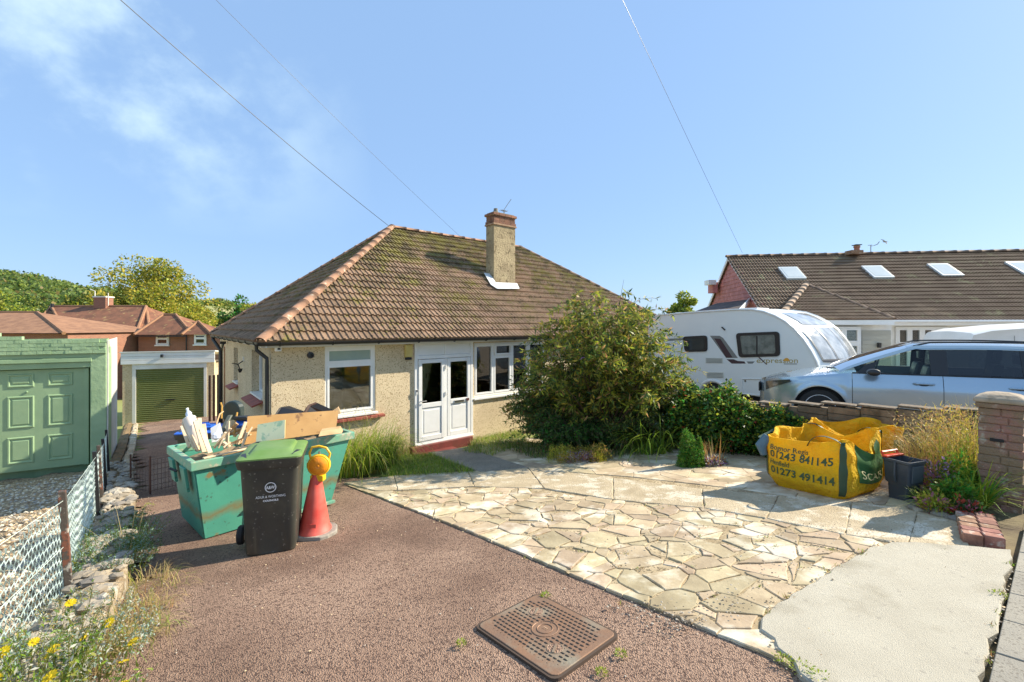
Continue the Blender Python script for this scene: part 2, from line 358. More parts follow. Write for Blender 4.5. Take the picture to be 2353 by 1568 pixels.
def hills(x, y):
    h = gz(x, y)
    d = math.hypot(x, y)
    if d > 60:
        q = min(1, (d - 60) / 260); q = q * q * (3 - 2 * q)
        ang = math.degrees(math.atan2(x, y))
        # the down: high to the west, falling towards the north
        def bell(a, c_, w_): return math.exp(-((a - c_) / w_) ** 2)
        top = 10.0 + 11 * bell(ang, -53, 11) + 0.8 * math.sin(ang * 0.9) - 14 * sstep_(-24, -8, ang)
        h = -7 * 1.0 + (top + 7) * q
        if d > 520: h = h
    return h
mb = MB(); xs = [-900, -700, -560, -460, -380, -320, -270, -230, -195, -165, -140, -115, -95, -80, -66, -52, -40, -30, -17, -12, -8, -4, 0, 6, 12, 17, 25, 35, 50, 70, 100, 150, 220, 320, 480, 700, 900]
ys = [-60, -20, -8, 0, 5, 9, 13, 17, 21, 26, 32, 40, 50, 60, 72, 86, 104, 125, 150, 180, 215, 250, 290, 330, 380, 440, 520, 640, 900]
vs = [(x, y, hills(x, y) - 0.08) for y in ys for x in xs]; nx = len(xs)
mb.add(vs, [(j * nx + i, j * nx + i + 1, (j + 1) * nx + i + 1, (j + 1) * nx + i) for j in range(len(ys) - 1) for i in range(nx - 1)])
M['field'] = mat('field', (0.20, 0.24, 0.06), 0.95, (0.30, 0.30, 0.10), 0.02, 6, coords='world', third=(0.36, 0.33, 0.14), third_scale=0.012, third_range=(0.5, 0.55))
mb.build('ground', M['field'], kind='structure', smooth=True)

# the fence line on the western side of the drive, from the street down to the green garage
FL = [Vector((-2.05, 0.95, 0)), Vector((-2.55, 1.85, 0)), Vector((-3.1, 2.74, 0)), Vector((-3.69, 3.71, 0)), Vector((-5.47, 5.92, 0)), Vector((-6.5, 7.17, 0)), Vector((-7.95, 8.85, 0)), Vector((-8.80, 9.80, 0))]
def along(t, off=0.0, line=FL):
    """point t metres along the line, off metres to its eastern side"""
    for i in range(len(line) - 1):
        d = line[i + 1] - line[i]; l = d.length
        if t <= l or i == len(line) - 2:
            u_ = d / l; return line[i] + u_ * t + Vector((u_.y, -u_.x, 0)) * off
        t -= l
WL = FL + [Vector((-10.4, 11.85, 0)), Vector((-14.25, 16.6, 0))]
# drive
drive = [(-1.5, 0.6), (-2.9, 3.0), (-3.4, 4.0), (-5.1, 6.0), (-7.5, 9.0), (-10.0, 12.0), (-14.0, 17.2), (-10.6, 18.4), (-6.6, 11.0), (-3.9, 7.9), tuple(G(840, 1098))[:2], tuple(G(1130, 1190))[:2], tuple(G(1400, 1295))[:2], tuple(G(1700, 1400))[:2], tuple(G(1900, 1470))[:2], tuple(G(2060, 1560))[:2], (2.2, 1.6), (1.6, 1.3), (1.7, 0.2), (-1.2, 0.2)]
gridsheet('driveway', drive, -0.006, M['tarmac'], 0.35, 0.002, seed=3)
sheet('soil_bed', [(-1.0, 0.3), (-9, 9.3), (-9.5, 12), (-5.2, 12.5), (-3.2, 7.5), (2.9, 9.5), (2.2, 13), (6.5, 17.5), (9, 14), (5.6, 4.3), (6.5, 0), (0, -0.5)], -0.035, M['soil'])
gridsheet('gravel_bed', [(-2.05, .95), (-3.1, 2.74), (-3.69, 3.71), (-5.47, 5.92), (-8.9, 9.9), (-13, 8.0), (-13, 0.5)], -0.02,
          mat('gravel_ground', (0.52, 0.40, 0.24), 0.95, (0.36, 0.26, 0.15), 10, 5, 0.9, 45, coords='world', vor=True, speck=(0.16, 0.10, 0.06), speck_scale=35, speck_amt=0.25, bdist=0.03), 0.3, 0.015)
gridsheet('neighbour_forecourt', [(8.3, 3.0), (6.85, 4.9), (4.05, 8.45), (1.0, 12.2), (3, 22), (26, 22), (26, 3)], 0.30, mat('shingle', (0.42, 0.35, 0.26), 0.95, (0.25, 0.2, 0.14), 12, 4, 0.8, 30, coords='world', vor=True), 0.6, 0.02)

def V2(p): return Vector((p[0], p[1]))
def clip(poly, a, n):                       # keep the side where (p - a).n <= 0
    out = []; k = len(poly)
    for i in range(k):
        p, q = poly[i], poly[(i + 1) % k]; dp, dq = (p - a).dot(n), (q - a).dot(n)
        if dp <= 0: out.append(p)
        if dp * dq < 0: out.append(p + (q - p) * (dp / (dp - dq)))
    return out
def crazy(name, region, seeds, parent, joint, skip=(), thick=0.03, seed=5, stretch=1.0):
    rr = random.Random(seed); k = 0; wts = [rr.uniform(0, 1) ** 2 * 0.07 for _ in seeds]
    for i, s_ in enumerate(seeds):
        if any(inside(s_, q) for q in skip): continue
        cell = [V2(p) for p in region]
        near = sorted(range(len(seeds)), key=lambda j: (seeds[j] - s_).length)[1:26]
        for j in near:
            n = (seeds[j] - s_); l = n.length; wt = clamp((wts[i] - wts[j]) / (2 * l), -0.38 * l, 0.38 * l)
            cell = clip(cell, s_ + n * 0.5 + n / l * (wt - joint * rr.uniform(0.3, 1.0)), n / l)
            if len(cell) < 3: break
        if len(cell) < 3: continue
        ar = abs(sum(cell[a].x * cell[(a + 1) % len(cell)].y - cell[a].y * cell[(a + 1) % len(cell)].x for a in range(len(cell)))) / 2
        if ar < 0.004: continue
        # break the straight edges a little
        pts = []
        for a in range(len(cell)):
            p, q = cell[a], cell[(a + 1) % len(cell)]; d = q - p; pts.append(p)
            if d.length > 0.12:
                nn = Vector((-d.y, d.x)).normalized(); m_ = max(2, min(6, int(d.length / 0.07)))
                for z_ in range(1, m_): pts.append(p + d * (z_ / m_) + nn * rr.uniform(0.0, 0.009))
        c = sum(pts, Vector((0, 0))) / len(pts); top = rr.uniform(0.013, 0.020); tx, ty = rr.uniform(-.008, .008), rr.uniform(-.008, .008)
        n = len(pts); vs = []
        for p in pts: vs.append((p.x, p.y, gz(p.x, p.y) - 0.02))
        for p in pts: q = c + (p - c) * 0.995; vs.append((q.x, q.y, gz(q.x, q.y) + top - 0.004 + tx * (q.x - c.x) + ty * (q.y - c.y)))
        for p in pts:
            d_ = (p - c); q = c + d_ * max(0.7, 1 - 0.008 / max(d_.length, .02)); vs.append((q.x, q.y, gz(q.x, q.y) + top + tx * (q.x - c.x) + ty * (q.y - c.y)))
        fs = [(a, (a + 1) % n, n + (a + 1) % n, n + a) for a in range(n)] + [(n + a, n + (a + 1) % n, 2 * n + (a + 1) % n, 2 * n + a) for a in range(n)] + [tuple(range(2 * n, 3 * n))]
        m = MB().add(vs, fs); m.build('stone', M['stone'], parent); k += 1
    return k
def scatter(region, n, mind, seed, aniso=(1.0, 1.0)):
    rr = random.Random(seed); xs = [p[0] for p in region]; ys = [p[1] for p in region]; out = []; tries = 0
    while len(out) < n and tries < n * 60:
        tries += 1; p = Vector((rr.uniform(min(xs), max(xs)), rr.uniform(min(ys), max(ys))))
        if not inside(p, region): continue
        md = mind * rr.choice((0.3, 0.5, 0.8, 1.2))
        if all(abs(p.x - q.x) * aniso[0] + abs(p.y - q.y) * aniso[1] > md for q in out[-400:]): out.append(p)
    return out
gA = lambda l: [tuple(G(u_, v_))[:2] for u_, v_ in l]
apron = gA([(1752, 1458), (1754, 1432), (1782, 1394), (1858, 1354), (1930, 1306), (2002, 1266), (2050, 1254), (2130, 1254), (2215, 1262), (2330, 1272), (2322, 1300), (2308, 1345), (2302, 1390), (2288, 1440), (2280, 1480), (2266, 1530), (2250, 1590), (2225, 1660), (1960, 1640), (1840, 1560), (1790, 1500)])
strip = gA([(790, 1112), (905, 1098), (1100, 1088), (1215, 1078), (1290, 1078), (1450, 1095), (1700, 1122), (1950, 1160), (2100, 1180), (2215, 1205), (2225, 1268), (2080, 1256), (1985, 1238), (1890, 1222), (1780, 1202), (1640, 1168), (1420, 1150), (1240, 1133), (1050, 1126), (860, 1130)])
regA = [Vector(p) for p in gA([(800, 1117), (1060, 1216), (1320, 1326), (1600, 1441), (1775, 1513), (1860, 1560), (2080, 1400), (2230, 1262), (2000, 1215), (1640, 1160), (1240, 1124)])]
regB = [Vector(p) for p in gA([(1215, 1079), (1120, 1050), (1090, 1020), (1180, 1008), (1500, 1005), (1790, 1035), (2120, 1120), (2215, 1206), (1960, 1163), (1700, 1126), (1450, 1098)])]
sheet('paving_bed', gA([(800, 1117), (1060, 1216), (1320, 1326), (1600, 1441), (1775, 1513), (1850, 1560), (2100, 1500), (2250, 1300), (2225, 1180), (2130, 1090), (1790, 1030), (1500, 1000), (1100, 1010), (1080, 1050), (1200, 1078), (905, 1098)]), 0.007, M['mortar'])
pav = empty('crazy_paving', (1.5, 5, gz(1.5, 5))); pav['kind'] = 'structure'
sa = scatter(regA, 330, 0.25, 21, (0.6, 1.4)); sb = scatter(regB, 170, 0.30, 22, (0.55, 1.45))
crazy('stone', regA, sa, pav, 0.0045, (apron, strip), seed=1)
crazy('stone', regB, sb, pav, 0.005, (), seed=2)
def rough_slab(name, poly, h, m, thick, seed, jag=0.012, kind='structure', label=None):
    rr = random.Random(seed); pts = []
    for a in range(len(poly)):
        p, q = V2(poly[a]), V2(poly[(a + 1) % len(poly)]); d = q - p; m_ = max(1, int(d.length / 0.09))
        nn = Vector((-d.y, d.x)).normalized()
        for z_ in range(m_): pts.append(p + d * (z_ / m_) + nn * rr.uniform(-jag, jag))
    c = sum(pts, Vector((0, 0))) / len(pts); n = len(pts)
    top = [(p.x, p.y, gz(p.x, p.y) + h - 0.008) for p in pts]; ins = []
    for p in pts: q = c + (p - c) * (1 - 0.012 / max((p - c).length, 0.1)); ins.append((q.x, q.y, gz(q.x, q.y) + h))
    mb = MB().add([(p.x, p.y, gz(p.x, p.y) + h - thick) for p in pts] + top + ins, [(a, (a + 1) % n, n + (a + 1) % n, n + a) for a in range(n)] + [(n + a, n + (a + 1) % n, 2 * n + (a + 1) % n, 2 * n + a) for a in range(n)] + [tuple(range(2 * n, 3 * n))])
    o = mb.build(name, m, kind=kind, label=label); return o
up_ = [(790, 1112), (905, 1096), (1075, 1086), (1212, 1076), (1409, 1101), (1614, 1127), (1790, 1142), (1958, 1156), (2110, 1180), (2222, 1206)]
dn_ = [(862, 1131), (913, 1130), (1090, 1121), (1250, 1126), (1409, 1152), (1618, 1172), (1760, 1196), (1942, 1234), (2085, 1256), (2228, 1268)]
for k in range(len(up_) - 1):
    a_, b_, c_, d_ = [V2(G(*q)) for q in (up_[k], up_[k + 1], dn_[k + 1], dn_[k])]; m_ = (a_ + b_ + c_ + d_) / 4
    so_k = rough_slab('concrete_slab', [m_ + (p - m_) * (1 - 0.004 / max((p - m_).length, .1)) for p in (a_, b_, c_, d_)], 0.022 + 0.002 * (k % 2), M['concrete'], 0.05, 40 + k, 0.007)
    so_k.parent = pav; so_k.location -= pav.location; del so_k['kind']
rough_slab('concrete_apron', apron, 0.030, M['newconc'], 0.08, 6, 0.020)
rough_slab('door_path', gA([(1215, 1078), (1105, 1088), (1030, 1062), (985, 1043), (1075, 1030), (1130, 1050)]), 0.028, M['greyconc'], 0.06, 8)
# street pavement: individual slabs
pave = empty('pavement', (5, 2.6, gz(5, 2.6))); pave['kind'] = 'structure'
e0, e1 = G(2337, 1262), G(2262, 1568); ed = (e1 - e0); ed.z = 0; ed.normalize(); en = Vector((-ed.y, ed.x, 0))
if en.x < 0: en = -en
sheet('pavement_base', [tuple(e0 - ed * 1.5)[:2], tuple(e1 + ed * 2)[:2], tuple(e1 + ed * 2 + en * 4)[:2], tuple(e0 - ed * 1.5 + en * 4)[:2]], -0.03, M['soil'])
for k in range(-2, 7):
    for q in range(4):
        p = e0 + ed * (k * 0.46 + 0.18) + en * (q * 0.62 + 0.02); a, b = ed * 0.452, en * 0.612
        pts = [p, p + a, p + a + b, p + b]; pts = [Vector((t_.x, t_.y, gz(t_.x, t_.y) - 0.015)) for t_ in pts]
        MB().prism(pts, Z * (0.05 + R.uniform(0, 0.004))).build('slab', M['slab'], pave, bevel=0.004, seg=1)

# manhole cover
cv = [G(1238, 1372), G(1425, 1465), G(1268, 1560), G(1095, 1440)]
cc = sum(cv, Vector()) / 4; ca = ((cv[1] - cv[0]) + (cv[2] - cv[3])).normalized(); cb_ = ((cv[2] - cv[1]) + (cv[3] - cv[0])); cl = ((cv[1] - cv[0]).length + (cv[2] - cv[3]).length) / 2
cw = cb_.length / 2; cb_ = (cb_ - ca * cb_.dot(ca)).normalized(); cn = ca.cross(cb_); cn = cn if cn.z > 0 else -cn
M['iron'] = mat('rusty_iron', (0.30, 0.17, 0.10), 0.62, (0.24, 0.15, 0.10), 6, 6, 0.25, 60, metal=0.35, coords='world', third=(0.30, 0.27, 0.20), third_scale=3.5, third_range=(0.5, 0.7))
mh = empty('manhole_cover', tuple(cc), 'rusty rectangular iron manhole cover set in the pinkish tarmac drive', 'manhole cover')
def CP(x, y, z=0): return cc + ca * x + cb_ * y + cn * z
def rrect(lx, ly, r, n=5):
    out = []
    for sx, sy, a0 in ((1, 1, 0), (-1, 1, 90), (-1, -1, 180), (1, -1, 270)):
        for k in range(n):
            t_ = math.radians(a0 + 90 * k / (n - 1)); out.append((sx * (lx / 2 - r) + r * math.cos(t_), sy * (ly / 2 - r) + r * math.sin(t_)))
    return out
MB().prism([CP(x, y, -0.03) for x, y in rrect(cl, cw, 0.045)], cn * 0.048).build('plate', M['iron'], mh, bevel=0.004)
MB().prism([CP(x, y, -0.04) for x, y in rrect(cl + 0.035, cw + 0.035, 0.05)], cn * 0.052).build('frame', mat('pit_frame', (0.07, 0.045, 0.03), 0.8, coords='world'), mh)
tr = MB(); pt = MB(); hx, hy = cl / 2 - 0.05, cw / 2 - 0.05; row = 0; y_ = -hy
while y_ < hy:
    x_ = -hx + (0.017 if row % 2 else 0)
    while x_ < hx:
        rad = math.hypot(x_, y_)
        k1 = math.hypot(x_ + cl * 0.26, y_ + cw * 0.18); k2 = math.hypot(x_ - cl * 0.26, y_ - cw * 0.18)
        if rad > 0.105 and k1 > 0.062 and k2 > 0.062 and not (abs(x_) > hx - 0.05 and abs(y_) > hy - 0.05):
            tr.box(CP(x_, y_, 0.0195), 0.026, 0.0075, 0.003, ca, cb_, cn)
            pt.box(CP(x_ + 0.014, y_ + 0.017, 0.0186), 0.0075, 0.021, 0.003, ca, cb_, cn)
        x_ += 0.036
    y_ += 0.034; row += 1
o = tr.build('grit_slots', M['dark'], mh); o['kind'] = 'stuff'
o = pt.build('tread_bars', M['iron'], mh); o['kind'] = 'stuff'
for r0 in (0.088, 0.052):
    MB().tube([CP(r0 * math.cos(t_ * math.pi / 16), r0 * math.sin(t_ * math.pi / 16), 0.019) for t_ in range(33)], 0.0042, 5).build('ring', M['iron'], mh)
for sgn in (-1, 1):
    q = Vector(CP(sgn * cl * 0.26, sgn * cw * 0.18, 0.0185))
    k_ = MB().lathe([(0.05, 0), (0.05, 0.0015)], q, 20, ca, cb_, cn).build('key_hole', M['tarmac'], mh)
    MB().tube([q + ca * 0.05 * math.cos(t_ * math.pi / 12) + cb_ * 0.05 * math.sin(t_ * math.pi / 12) for t_ in range(25)], 0.003, 5).build('rim', M['iron'], k_)
    MB().box(q + cn * 0.003, 0.092, 0.016, 0.007, (ca * 0.5 + cb_ * 0.87).normalized(), (ca * 0.87 - cb_ * 0.5).normalized(), cn).build('key_bar', M['iron'], k_)
tvs, tfs = text_verts('E', 0.05)
MB().add([CP(-(p.y - 0.017), p.x - 0.017, 0.0225) for p in tvs], tfs).build('lettering', mat('lettering_iron', (0.42, 0.28, 0.18), 0.6), mh)
# ------------------------------------------------------------ tiled roofs
def unit_tile(w_, e_):
    """one interlocking tile: pan and roll, thick lower lip"""
    pr = [(0, 0), (0.22, 0.0), (0.29, 0.022), (0.43, 0.022), (0.50, 0.0), (0.72, 0.0), (0.79, 0.022), (0.93, 0.022), (1.0, 0.0)]
    k = len(pr); vs = [(x * w_, 0, z + 0.044) for x, z in pr] + [(x * w_, e_ + 0.03, z + 0.003) for x, z in pr] + [(x * w_, 0, -0.004) for x, z in pr]
    fs = [(i, i + 1, k + i + 1, k + i) for i in range(k - 1)] + [(2 * k + i, 2 * k + i + 1, i + 1, i) for i in range(k - 1)]
    return vs, fs
def tile_roof(parent, o, S, T, poly, m, w_=0.235, e_=0.26, near=150, seed=1, holes=()):
    """tiles over the plane polygon poly [(s, t)], nearest ones objects of their own, the rest one joined part"""
    S, T = S.normalized(), T.normalized(); Nn = S.cross(T); Nn = Nn if Nn.z > 0 else -Nn
    rr = random.Random(seed); tv, tf = unit_tile(w_, e_); mb_ = MB().add(tv, tf); me = mb_.mesh('roof_tile', m)
    tmax = max(p[1] for p in poly); cand, cut = [], []
    def span(t):
        xs = []
        for i in range(len(poly)):
            a, b = poly[i], poly[(i + 1) % len(poly)]
            if (a[1] - t) * (b[1] - t) <= 0 and a[1] != b[1]: xs.append(a[0] + (b[0] - a[0]) * (t - a[1]) / (b[1] - a[1]))
        return (min(xs), max(xs)) if xs else (0, 0)
    r = 0
    while r * e_ < tmax - 0.06:
        t0 = r * e_; l0, r0 = span(max(t0, 0.001)); l1, r1 = span(min(t0 + e_, tmax - 0.001)); lo, hi = min(l0, l1), max(r0, r1)
        k = int(math.floor(lo / w_))
        while k * w_ < hi:
            s0 = k * w_; k += 1
            cpt = o + S * (s0 + w_ / 2) + T * (t0 + e_ / 2)
            if any(inside((s0 + w_ / 2, t0 + e_ / 2), h) for h in holes): continue
            full = s0 >= max(l0, l1) - 0.01 and s0 + w_ <= min(r0, r1) + 0.01 and t0 + e_ <= tmax
            if full: cand.append((cpt.length, s0, t0))
            else: cut.append((s0, t0, (l0, r0), (l1, r1)))
    # (loop body ends here; r advanced below)
        r += 1
    cand.sort(); B = frame(S, T, Nn)
    for d, s0, t0 in cand[:near]:
        sh = Matrix.Rotation(rr.uniform(-0.012, 0.012), 3, 'Z') @ Matrix.Rotation(rr.uniform(-0.01, 0.012), 3, 'X')
        inst('tile', me, parent, o + S * s0 + T * t0 + Nn * rr.uniform(0, 0.004), B @ sh)
    rest = MB()
    for d, s0, t0 in cand[near:]:
        dz = rr.uniform(0, 0.006); rest.add([o + S * (s0 + x) + T * (t0 + y) + Nn * (z + dz) for x, y, z in tv], tf)
    for s0, t0, (l0, r0), (l1, r1) in cut:
        vs = []
        for x, y, z in tv:
            q = min(1, y / e_); lo, hi = l0 + (l1 - l0) * q, r0 + (r1 - r0) * q
            vs.append(o + S * clamp(s0 + x, lo, hi) + T * min(t0 + y, tmax) + Nn * z)
        rest.add(vs, tf)
    ob = rest.build('tile_courses', m, parent); ob['kind'] = 'stuff'
def ridge_tiles(parent, a, b, m, r=0.12, ln=0.42, name='ridge_tile', upn=Z, drop=0.03):
    d = b - a; n = max(1, int(d.length / ln)); l = d.length / n; d.normalize(); sd = d.cross(upn).normalized(); up = sd.cross(d)
    vs, fs = [], []; K = 9
    for q, (x, rr_) in enumerate(((0, r), (l * 0.86, r * 0.97), (l * 0.87, r * 1.07), (l * 1.02, r * 1.07))):
        for j in range(K):
            t_ = math.pi * j / (K - 1); vs.append((x, math.cos(t_) * rr_ * 1.05, math.sin(t_) * rr_ * 0.85 - drop))
    for q in range(3):
        for j in range(K - 1): fs.append((q * K + j, q * K + j + 1, (q + 1) * K + j + 1, (q + 1) * K + j))
    fs += [tuple(range(K)), tuple(range(3 * K, 4 * K))[::-1]]
    me = MB().add(vs, fs).mesh(name, m, True); rr = random.Random(int(a.length * 100))
    for i in range(n):
        inst(name, me, parent, a + d * (i * l) + up * rr.uniform(-0.006, 0.006), frame(d, sd, up) @ Matrix.Rotation(rr.uniform(-.02, .02), 3, 'Z'))
# tile material of the bungalow: moss gathers near the ridge and in patches
def moss_tile(name, base, base2, moss, z0, z1, amt=0.0):
    m = mat(name, base, 0.88, base2, 2.2, 5, 0.35, 45, coords='world', rnd=0.2, third=(0.06, 0.04, 0.022), third_scale=11, third_range=(0.57, 0.66))
    t = m.node_tree; n_ = t.nodes.new; l_ = t.links.new; b = t.nodes['Principled BSDF']; src = b.inputs['Base Color'].links[0].from_socket
    g = n_('ShaderNodeNewGeometry'); sp_ = n_('ShaderNodeSeparateXYZ'); l_(g.outputs['Position'], sp_.inputs[0])
    hr = n_('ShaderNodeMapRange'); hr.inputs['From Min'].default_value = z0; hr.inputs['From Max'].default_value = z1; hr.inputs['To Min'].default_value = 0.0 + amt; hr.inputs['To Max'].default_value = 0.25 + amt
    l_(sp_.outputs['Z'], hr.inputs['Value'])
    n1 = n_('ShaderNodeTexNoise'); n1.inputs['Scale'].default_value = 1.1; n1.inputs['Detail'].default_value = 7; n1.inputs['Roughness'].default_value = 0.72; l_(g.outputs['Position'], n1.inputs['Vector'])
    n2 = n_('ShaderNodeTexNoise'); n2.inputs['Scale'].default_value = 13; n2.inputs['Detail'].default_value = 4; n2.inputs['Roughness'].default_value = 0.7; l_(g.outputs['Position'], n2.inputs['Vector'])
    ad = n_('ShaderNodeMath'); ad.operation = 'ADD'; l_(n1.outputs['Fac'], ad.inputs[0]); l_(hr.outputs[0], ad.inputs[1])
    a2 = n_('ShaderNodeMath'); a2.operation = 'MULTIPLY_ADD'; a2.inputs[1].default_value = 0.9; l_(n2.outputs['Fac'], a2.inputs[0]); l_(ad.outputs[0], a2.inputs[2])
    f = n_('ShaderNodeMapRange'); f.inputs['From Min'].default_value = 1.03; f.inputs['From Max'].default_value = 1.15; f.inputs['To Max'].default_value = 0.9; l_(a2.outputs[0], f.inputs['Value'])
    n3 = n_('ShaderNodeTexNoise'); n3.inputs['Scale'].default_value = 3; l_(g.outputs['Position'], n3.inputs['Vector'])
    mc = n_('ShaderNodeMix'); mc.data_type = 'RGBA'; mc.inputs['A'].default_value = tuple(moss[0]) + (1,); mc.inputs['B'].default_value = tuple(moss[1]) + (1,)
    mr = n_('ShaderNodeMapRange'); mr.inputs['From Min'].default_value = 0.4; mr.inputs['From Max'].default_value = 0.6; l_(n3.outputs['Fac'], mr.inputs['Value']); l_(mr.outputs[0], mc.inputs['Factor'])
    mx = n_('ShaderNodeMix'); mx.data_type = 'RGBA'; l_(f.outputs[0], mx.inputs['Factor']); l_(src, mx.inputs['A']); l_(mc.outputs['Result'], mx.inputs['B'])
    l_(mx.outputs['Result'], b.inputs['Base Color']); return m
M['btile'] = moss_tile('bungalow_tile', (0.275, 0.175, 0.108), (0.175, 0.112, 0.066), ((0.20, 0.17, 0.03), (0.08, 0.06, 0.022)), -0.2, 2.9)

def wall_cells(mb, o, d, L_, z0, z1, th, n, ops, m=0):
    """a wall slab o + d*[0..L], thickness th behind the face (face normal n), with rectangular openings (a, b, za, zb)"""
    ta = sorted({0, L_} | {x for q in ops for x in q[:2]}); za = sorted({z0, z1} | {x for q in ops for x in q[2:]})
    for i in range(len(ta) - 1):
        run = None
        for j in range(len(za) - 1):
            c = ((ta[i] + ta[i + 1]) / 2, (za[j] + za[j + 1]) / 2)
            solid = not any(q[0] < c[0] < q[1] and q[2] < c[1] < q[3] for q in ops)
            if solid and run is None: run = za[j]
            if run is not None and (not solid or j == len(za) - 2):
                top = za[j + 1] if solid else za[j]
                mb.par(Vector((o.x, o.y, 0)) + d * ta[i] + Z * run - n * th, d * (ta[i + 1] - ta[i]), n * th, Z * (top - run), m); run = None
D1 = Vector((0.753, 0.657, 0)).normalized(); D2 = Vector((-0.6225, 0.7826, 0)).normalized()
N1 = Vector((D1.y, -D1.x, 0)); N2 = Vector((-D2.y, D2.x, 0))      # outward: to the street, to the drive
W0 = Vector((-4.28, 8.03, 0)); E0 = Vector((-4.23, 7.62, -0.25))
HL, HD = 14.4, 8.0
E1, E3 = E0 + D1 * HL, E0 + D2 * HD; E2 = E1 + D2 * HD
A0 = E0 + D1 * 4.16 + D2 * 4.0; A0.z = 2.91; A1 = A0 + D1 * 5.18
hs = empty('bungalow', (W0.x, W0.y, -2.75), 'cream pebbledashed bungalow with mossy hipped tile roof and tall chimney', 'bungalow')
wz0, wz1 = -3.9, -0.36; wl = 13.9
ops1 = [(0.93, 1.95, -1.75, -0.40), (2.83, 4.40, -2.62, -0.37), (4.46, 6.9, -1.74, -0.42), (8.2, 10.2, -1.74, -0.42)]
ops2 = [(0.75, 1.95, -1.42, -0.50), (3.9, 4.65, -1.44, -0.55)]
mb = MB(); wall_cells(mb, W0, D1, wl, wz0 + 1.08, wz1, 0.27, N1, ops1)
mb.build('front_wall', M['render'], hs)
mb = MB(); wall_cells(mb, W0 - N1 * 0.27 - D1 * 0.0, D2, 7.4, wz0 + 1.08, wz1, 0.27, N2, [(a - 0.27, b - 0.27, c_, d_) for a, b, c_, d_ in ops2])
mb.build('side_wall', M['render'], hs)
mb = MB(); mb.par(Vector((W0.x, W0.y, wz0)) + D2 * 7.4 + D1 * 0.01, D1 * (wl - .02), D2 * 0.27, Z * (wz1 - wz0)); mb.par(Vector((W0.x, W0.y, wz0)) + D1 * (wl - 0.27) + D2 * 0.28, D1 * 0.27, D2 * 7.1, Z * (wz1 - wz0))
mb.build('rear_wall', M['render'], hs)
# brick plinth, course by course, and the footing behind it
MB().par(Vector((W0.x, W0.y, wz0)) + D1 * 0.02 - N1 * 0.27 + D2 * 0.0, D1 * (wl - 0.04), N1 * 0.24, Z * 1.08).build('footing', M['mortar'], hs)
MB().par(Vector((W0.x, W0.y, wz0)) - N1 * 0.27 - N2 * 0.24, D2 * 7.3, N2 * 0.21, Z * 1.08).build('footing', M['mortar'], hs)
bm_ = MB().box((0.1075, 0.05, 0.0325), 0.215, 0.10, 0.065).mesh('brick', M['brick'])
rr = random.Random(3)
for c_ in range(5):
    z_ = wz0 + 1.08 - 0.075 * (c_ + 1) + 0.008
    for k in range(30):
        t_ = k * 0.225 + (0.1125 if c_ % 2 else 0)
        if 2.62 < t_ < 4.45: continue
        inst('brick', bm_, hs, Vector((W0.x, W0.y, z_)) + D1 * t_ - N1 * (0.095 + rr.uniform(-0.003, 0.003)) , frame(D1, N1, Z))
    for k in range(14):
        t_ = 4.4 + k * 0.225 + (0.1125 if c_ % 2 else 0)
        inst('brick', bm_, hs, Vector((W0.x, W0.y, z_)) + D2 * t_ - N2 * 0.095, frame(D2, N2, Z))
# rooms behind the windows
room = MB(); o_ = Vector((W0.x, W0.y, -2.64)) - N1 * 0.28
room.par(o_ + D1 * 0.28, D1 * (wl - .56), -N1 * 3.2, Z * -0.05); room.par(o_ + D1 * 0.28 - N1 * 3.2, D1 * (wl - .56), -N1 * 0.1, Z * 2.25); room.par(o_ + D1 * 2.55, D1 * 0.1, -N1 * 3.15, Z * 2.22); room.par(o_ + D1 * 4.43, D1 * 0.1, -N1 * 3.15, Z * 2.22)
room.par(o_ + D1 * 0.28 + Z * 2.26, D1 * (wl - .56), -N1 * 3.2, Z * 0.03)
room.build('interior', M['room'], hs)
# roof: deck, tiles, hips
deck = MB(); dn = Z * 0.02
deck.add([E0 - dn, E1 - dn, A1 - dn, A0 - dn], [(0, 1, 2, 3)]); deck.add([E3 - dn, E0 - dn, A0 - dn], [(0, 1, 2)]); deck.add([E1 - dn, E2 - dn, A1 - dn], [(0, 1, 2)]); deck.add([E2 - dn, E3 - dn, A0 - dn, A1 - dn], [(0, 1, 2, 3)])
deck.add([E0 - dn * 4, E1 - dn * 4, E2 - dn * 4, E3 - dn * 4], [(3, 2, 1, 0)])
roof = deck.build('roof', mat('roof_deck', (0.10, 0.065, 0.04), 0.95), hs)
def plane(o, S, top):
    n = S.cross(top - o).normalized(); T = n.cross(S).normalized(); 
    if T.z < 0: T = -T
    return T
T1 = plane(E0, D1, A0)
st = lambda p, o, S, T: ((p - o).dot(S), (p - o).dot(T))
tile_roof(roof, E0 - T1 * 0.06, D1, T1, [(-0.06, 0), (HL + 0.06, 0)] + [st(p, E0 - T1 * 0.06, D1, T1) for p in (A1, A0)], M['btile'], near=215, seed=4)
T2 = plane(E3, -D2, A0)
tile_roof(roof, E3 - T2 * 0.06, -D2, T2, [(-0.06, 0), (HD + 0.06, 0), st(A0, E3 - T2 * 0.06, -D2, T2)], M['btile'], near=80, seed=5)
T3 = plane(E1, D2, A1)
tile_roof(roof, E1 - T3 * 0.06, D2, T3, [(-0.06, 0), (HD + 0.06, 0), st(A1, E1 - T3 * 0.06, D2, T3)], M['btile'], near=0, seed=6)
ridge_tiles(roof, E0 + Z * 0.03 + (E0 - A0).normalized() * 0.05, A0 + Z * 0.06, M['hip'], 0.10, 0.36, 'hip_tile')
ridge_tiles(roof, E3 + Z * 0.05, A0 + Z * 0.05, M['hip'], 0.11, 0.40, 'hip_tile')
M['darkhip'] = mat('dark_hip_tile', (0.15, 0.10, 0.07), 0.9, (0.22, 0.15, 0.10), 6, rnd=0.15, coords='world')
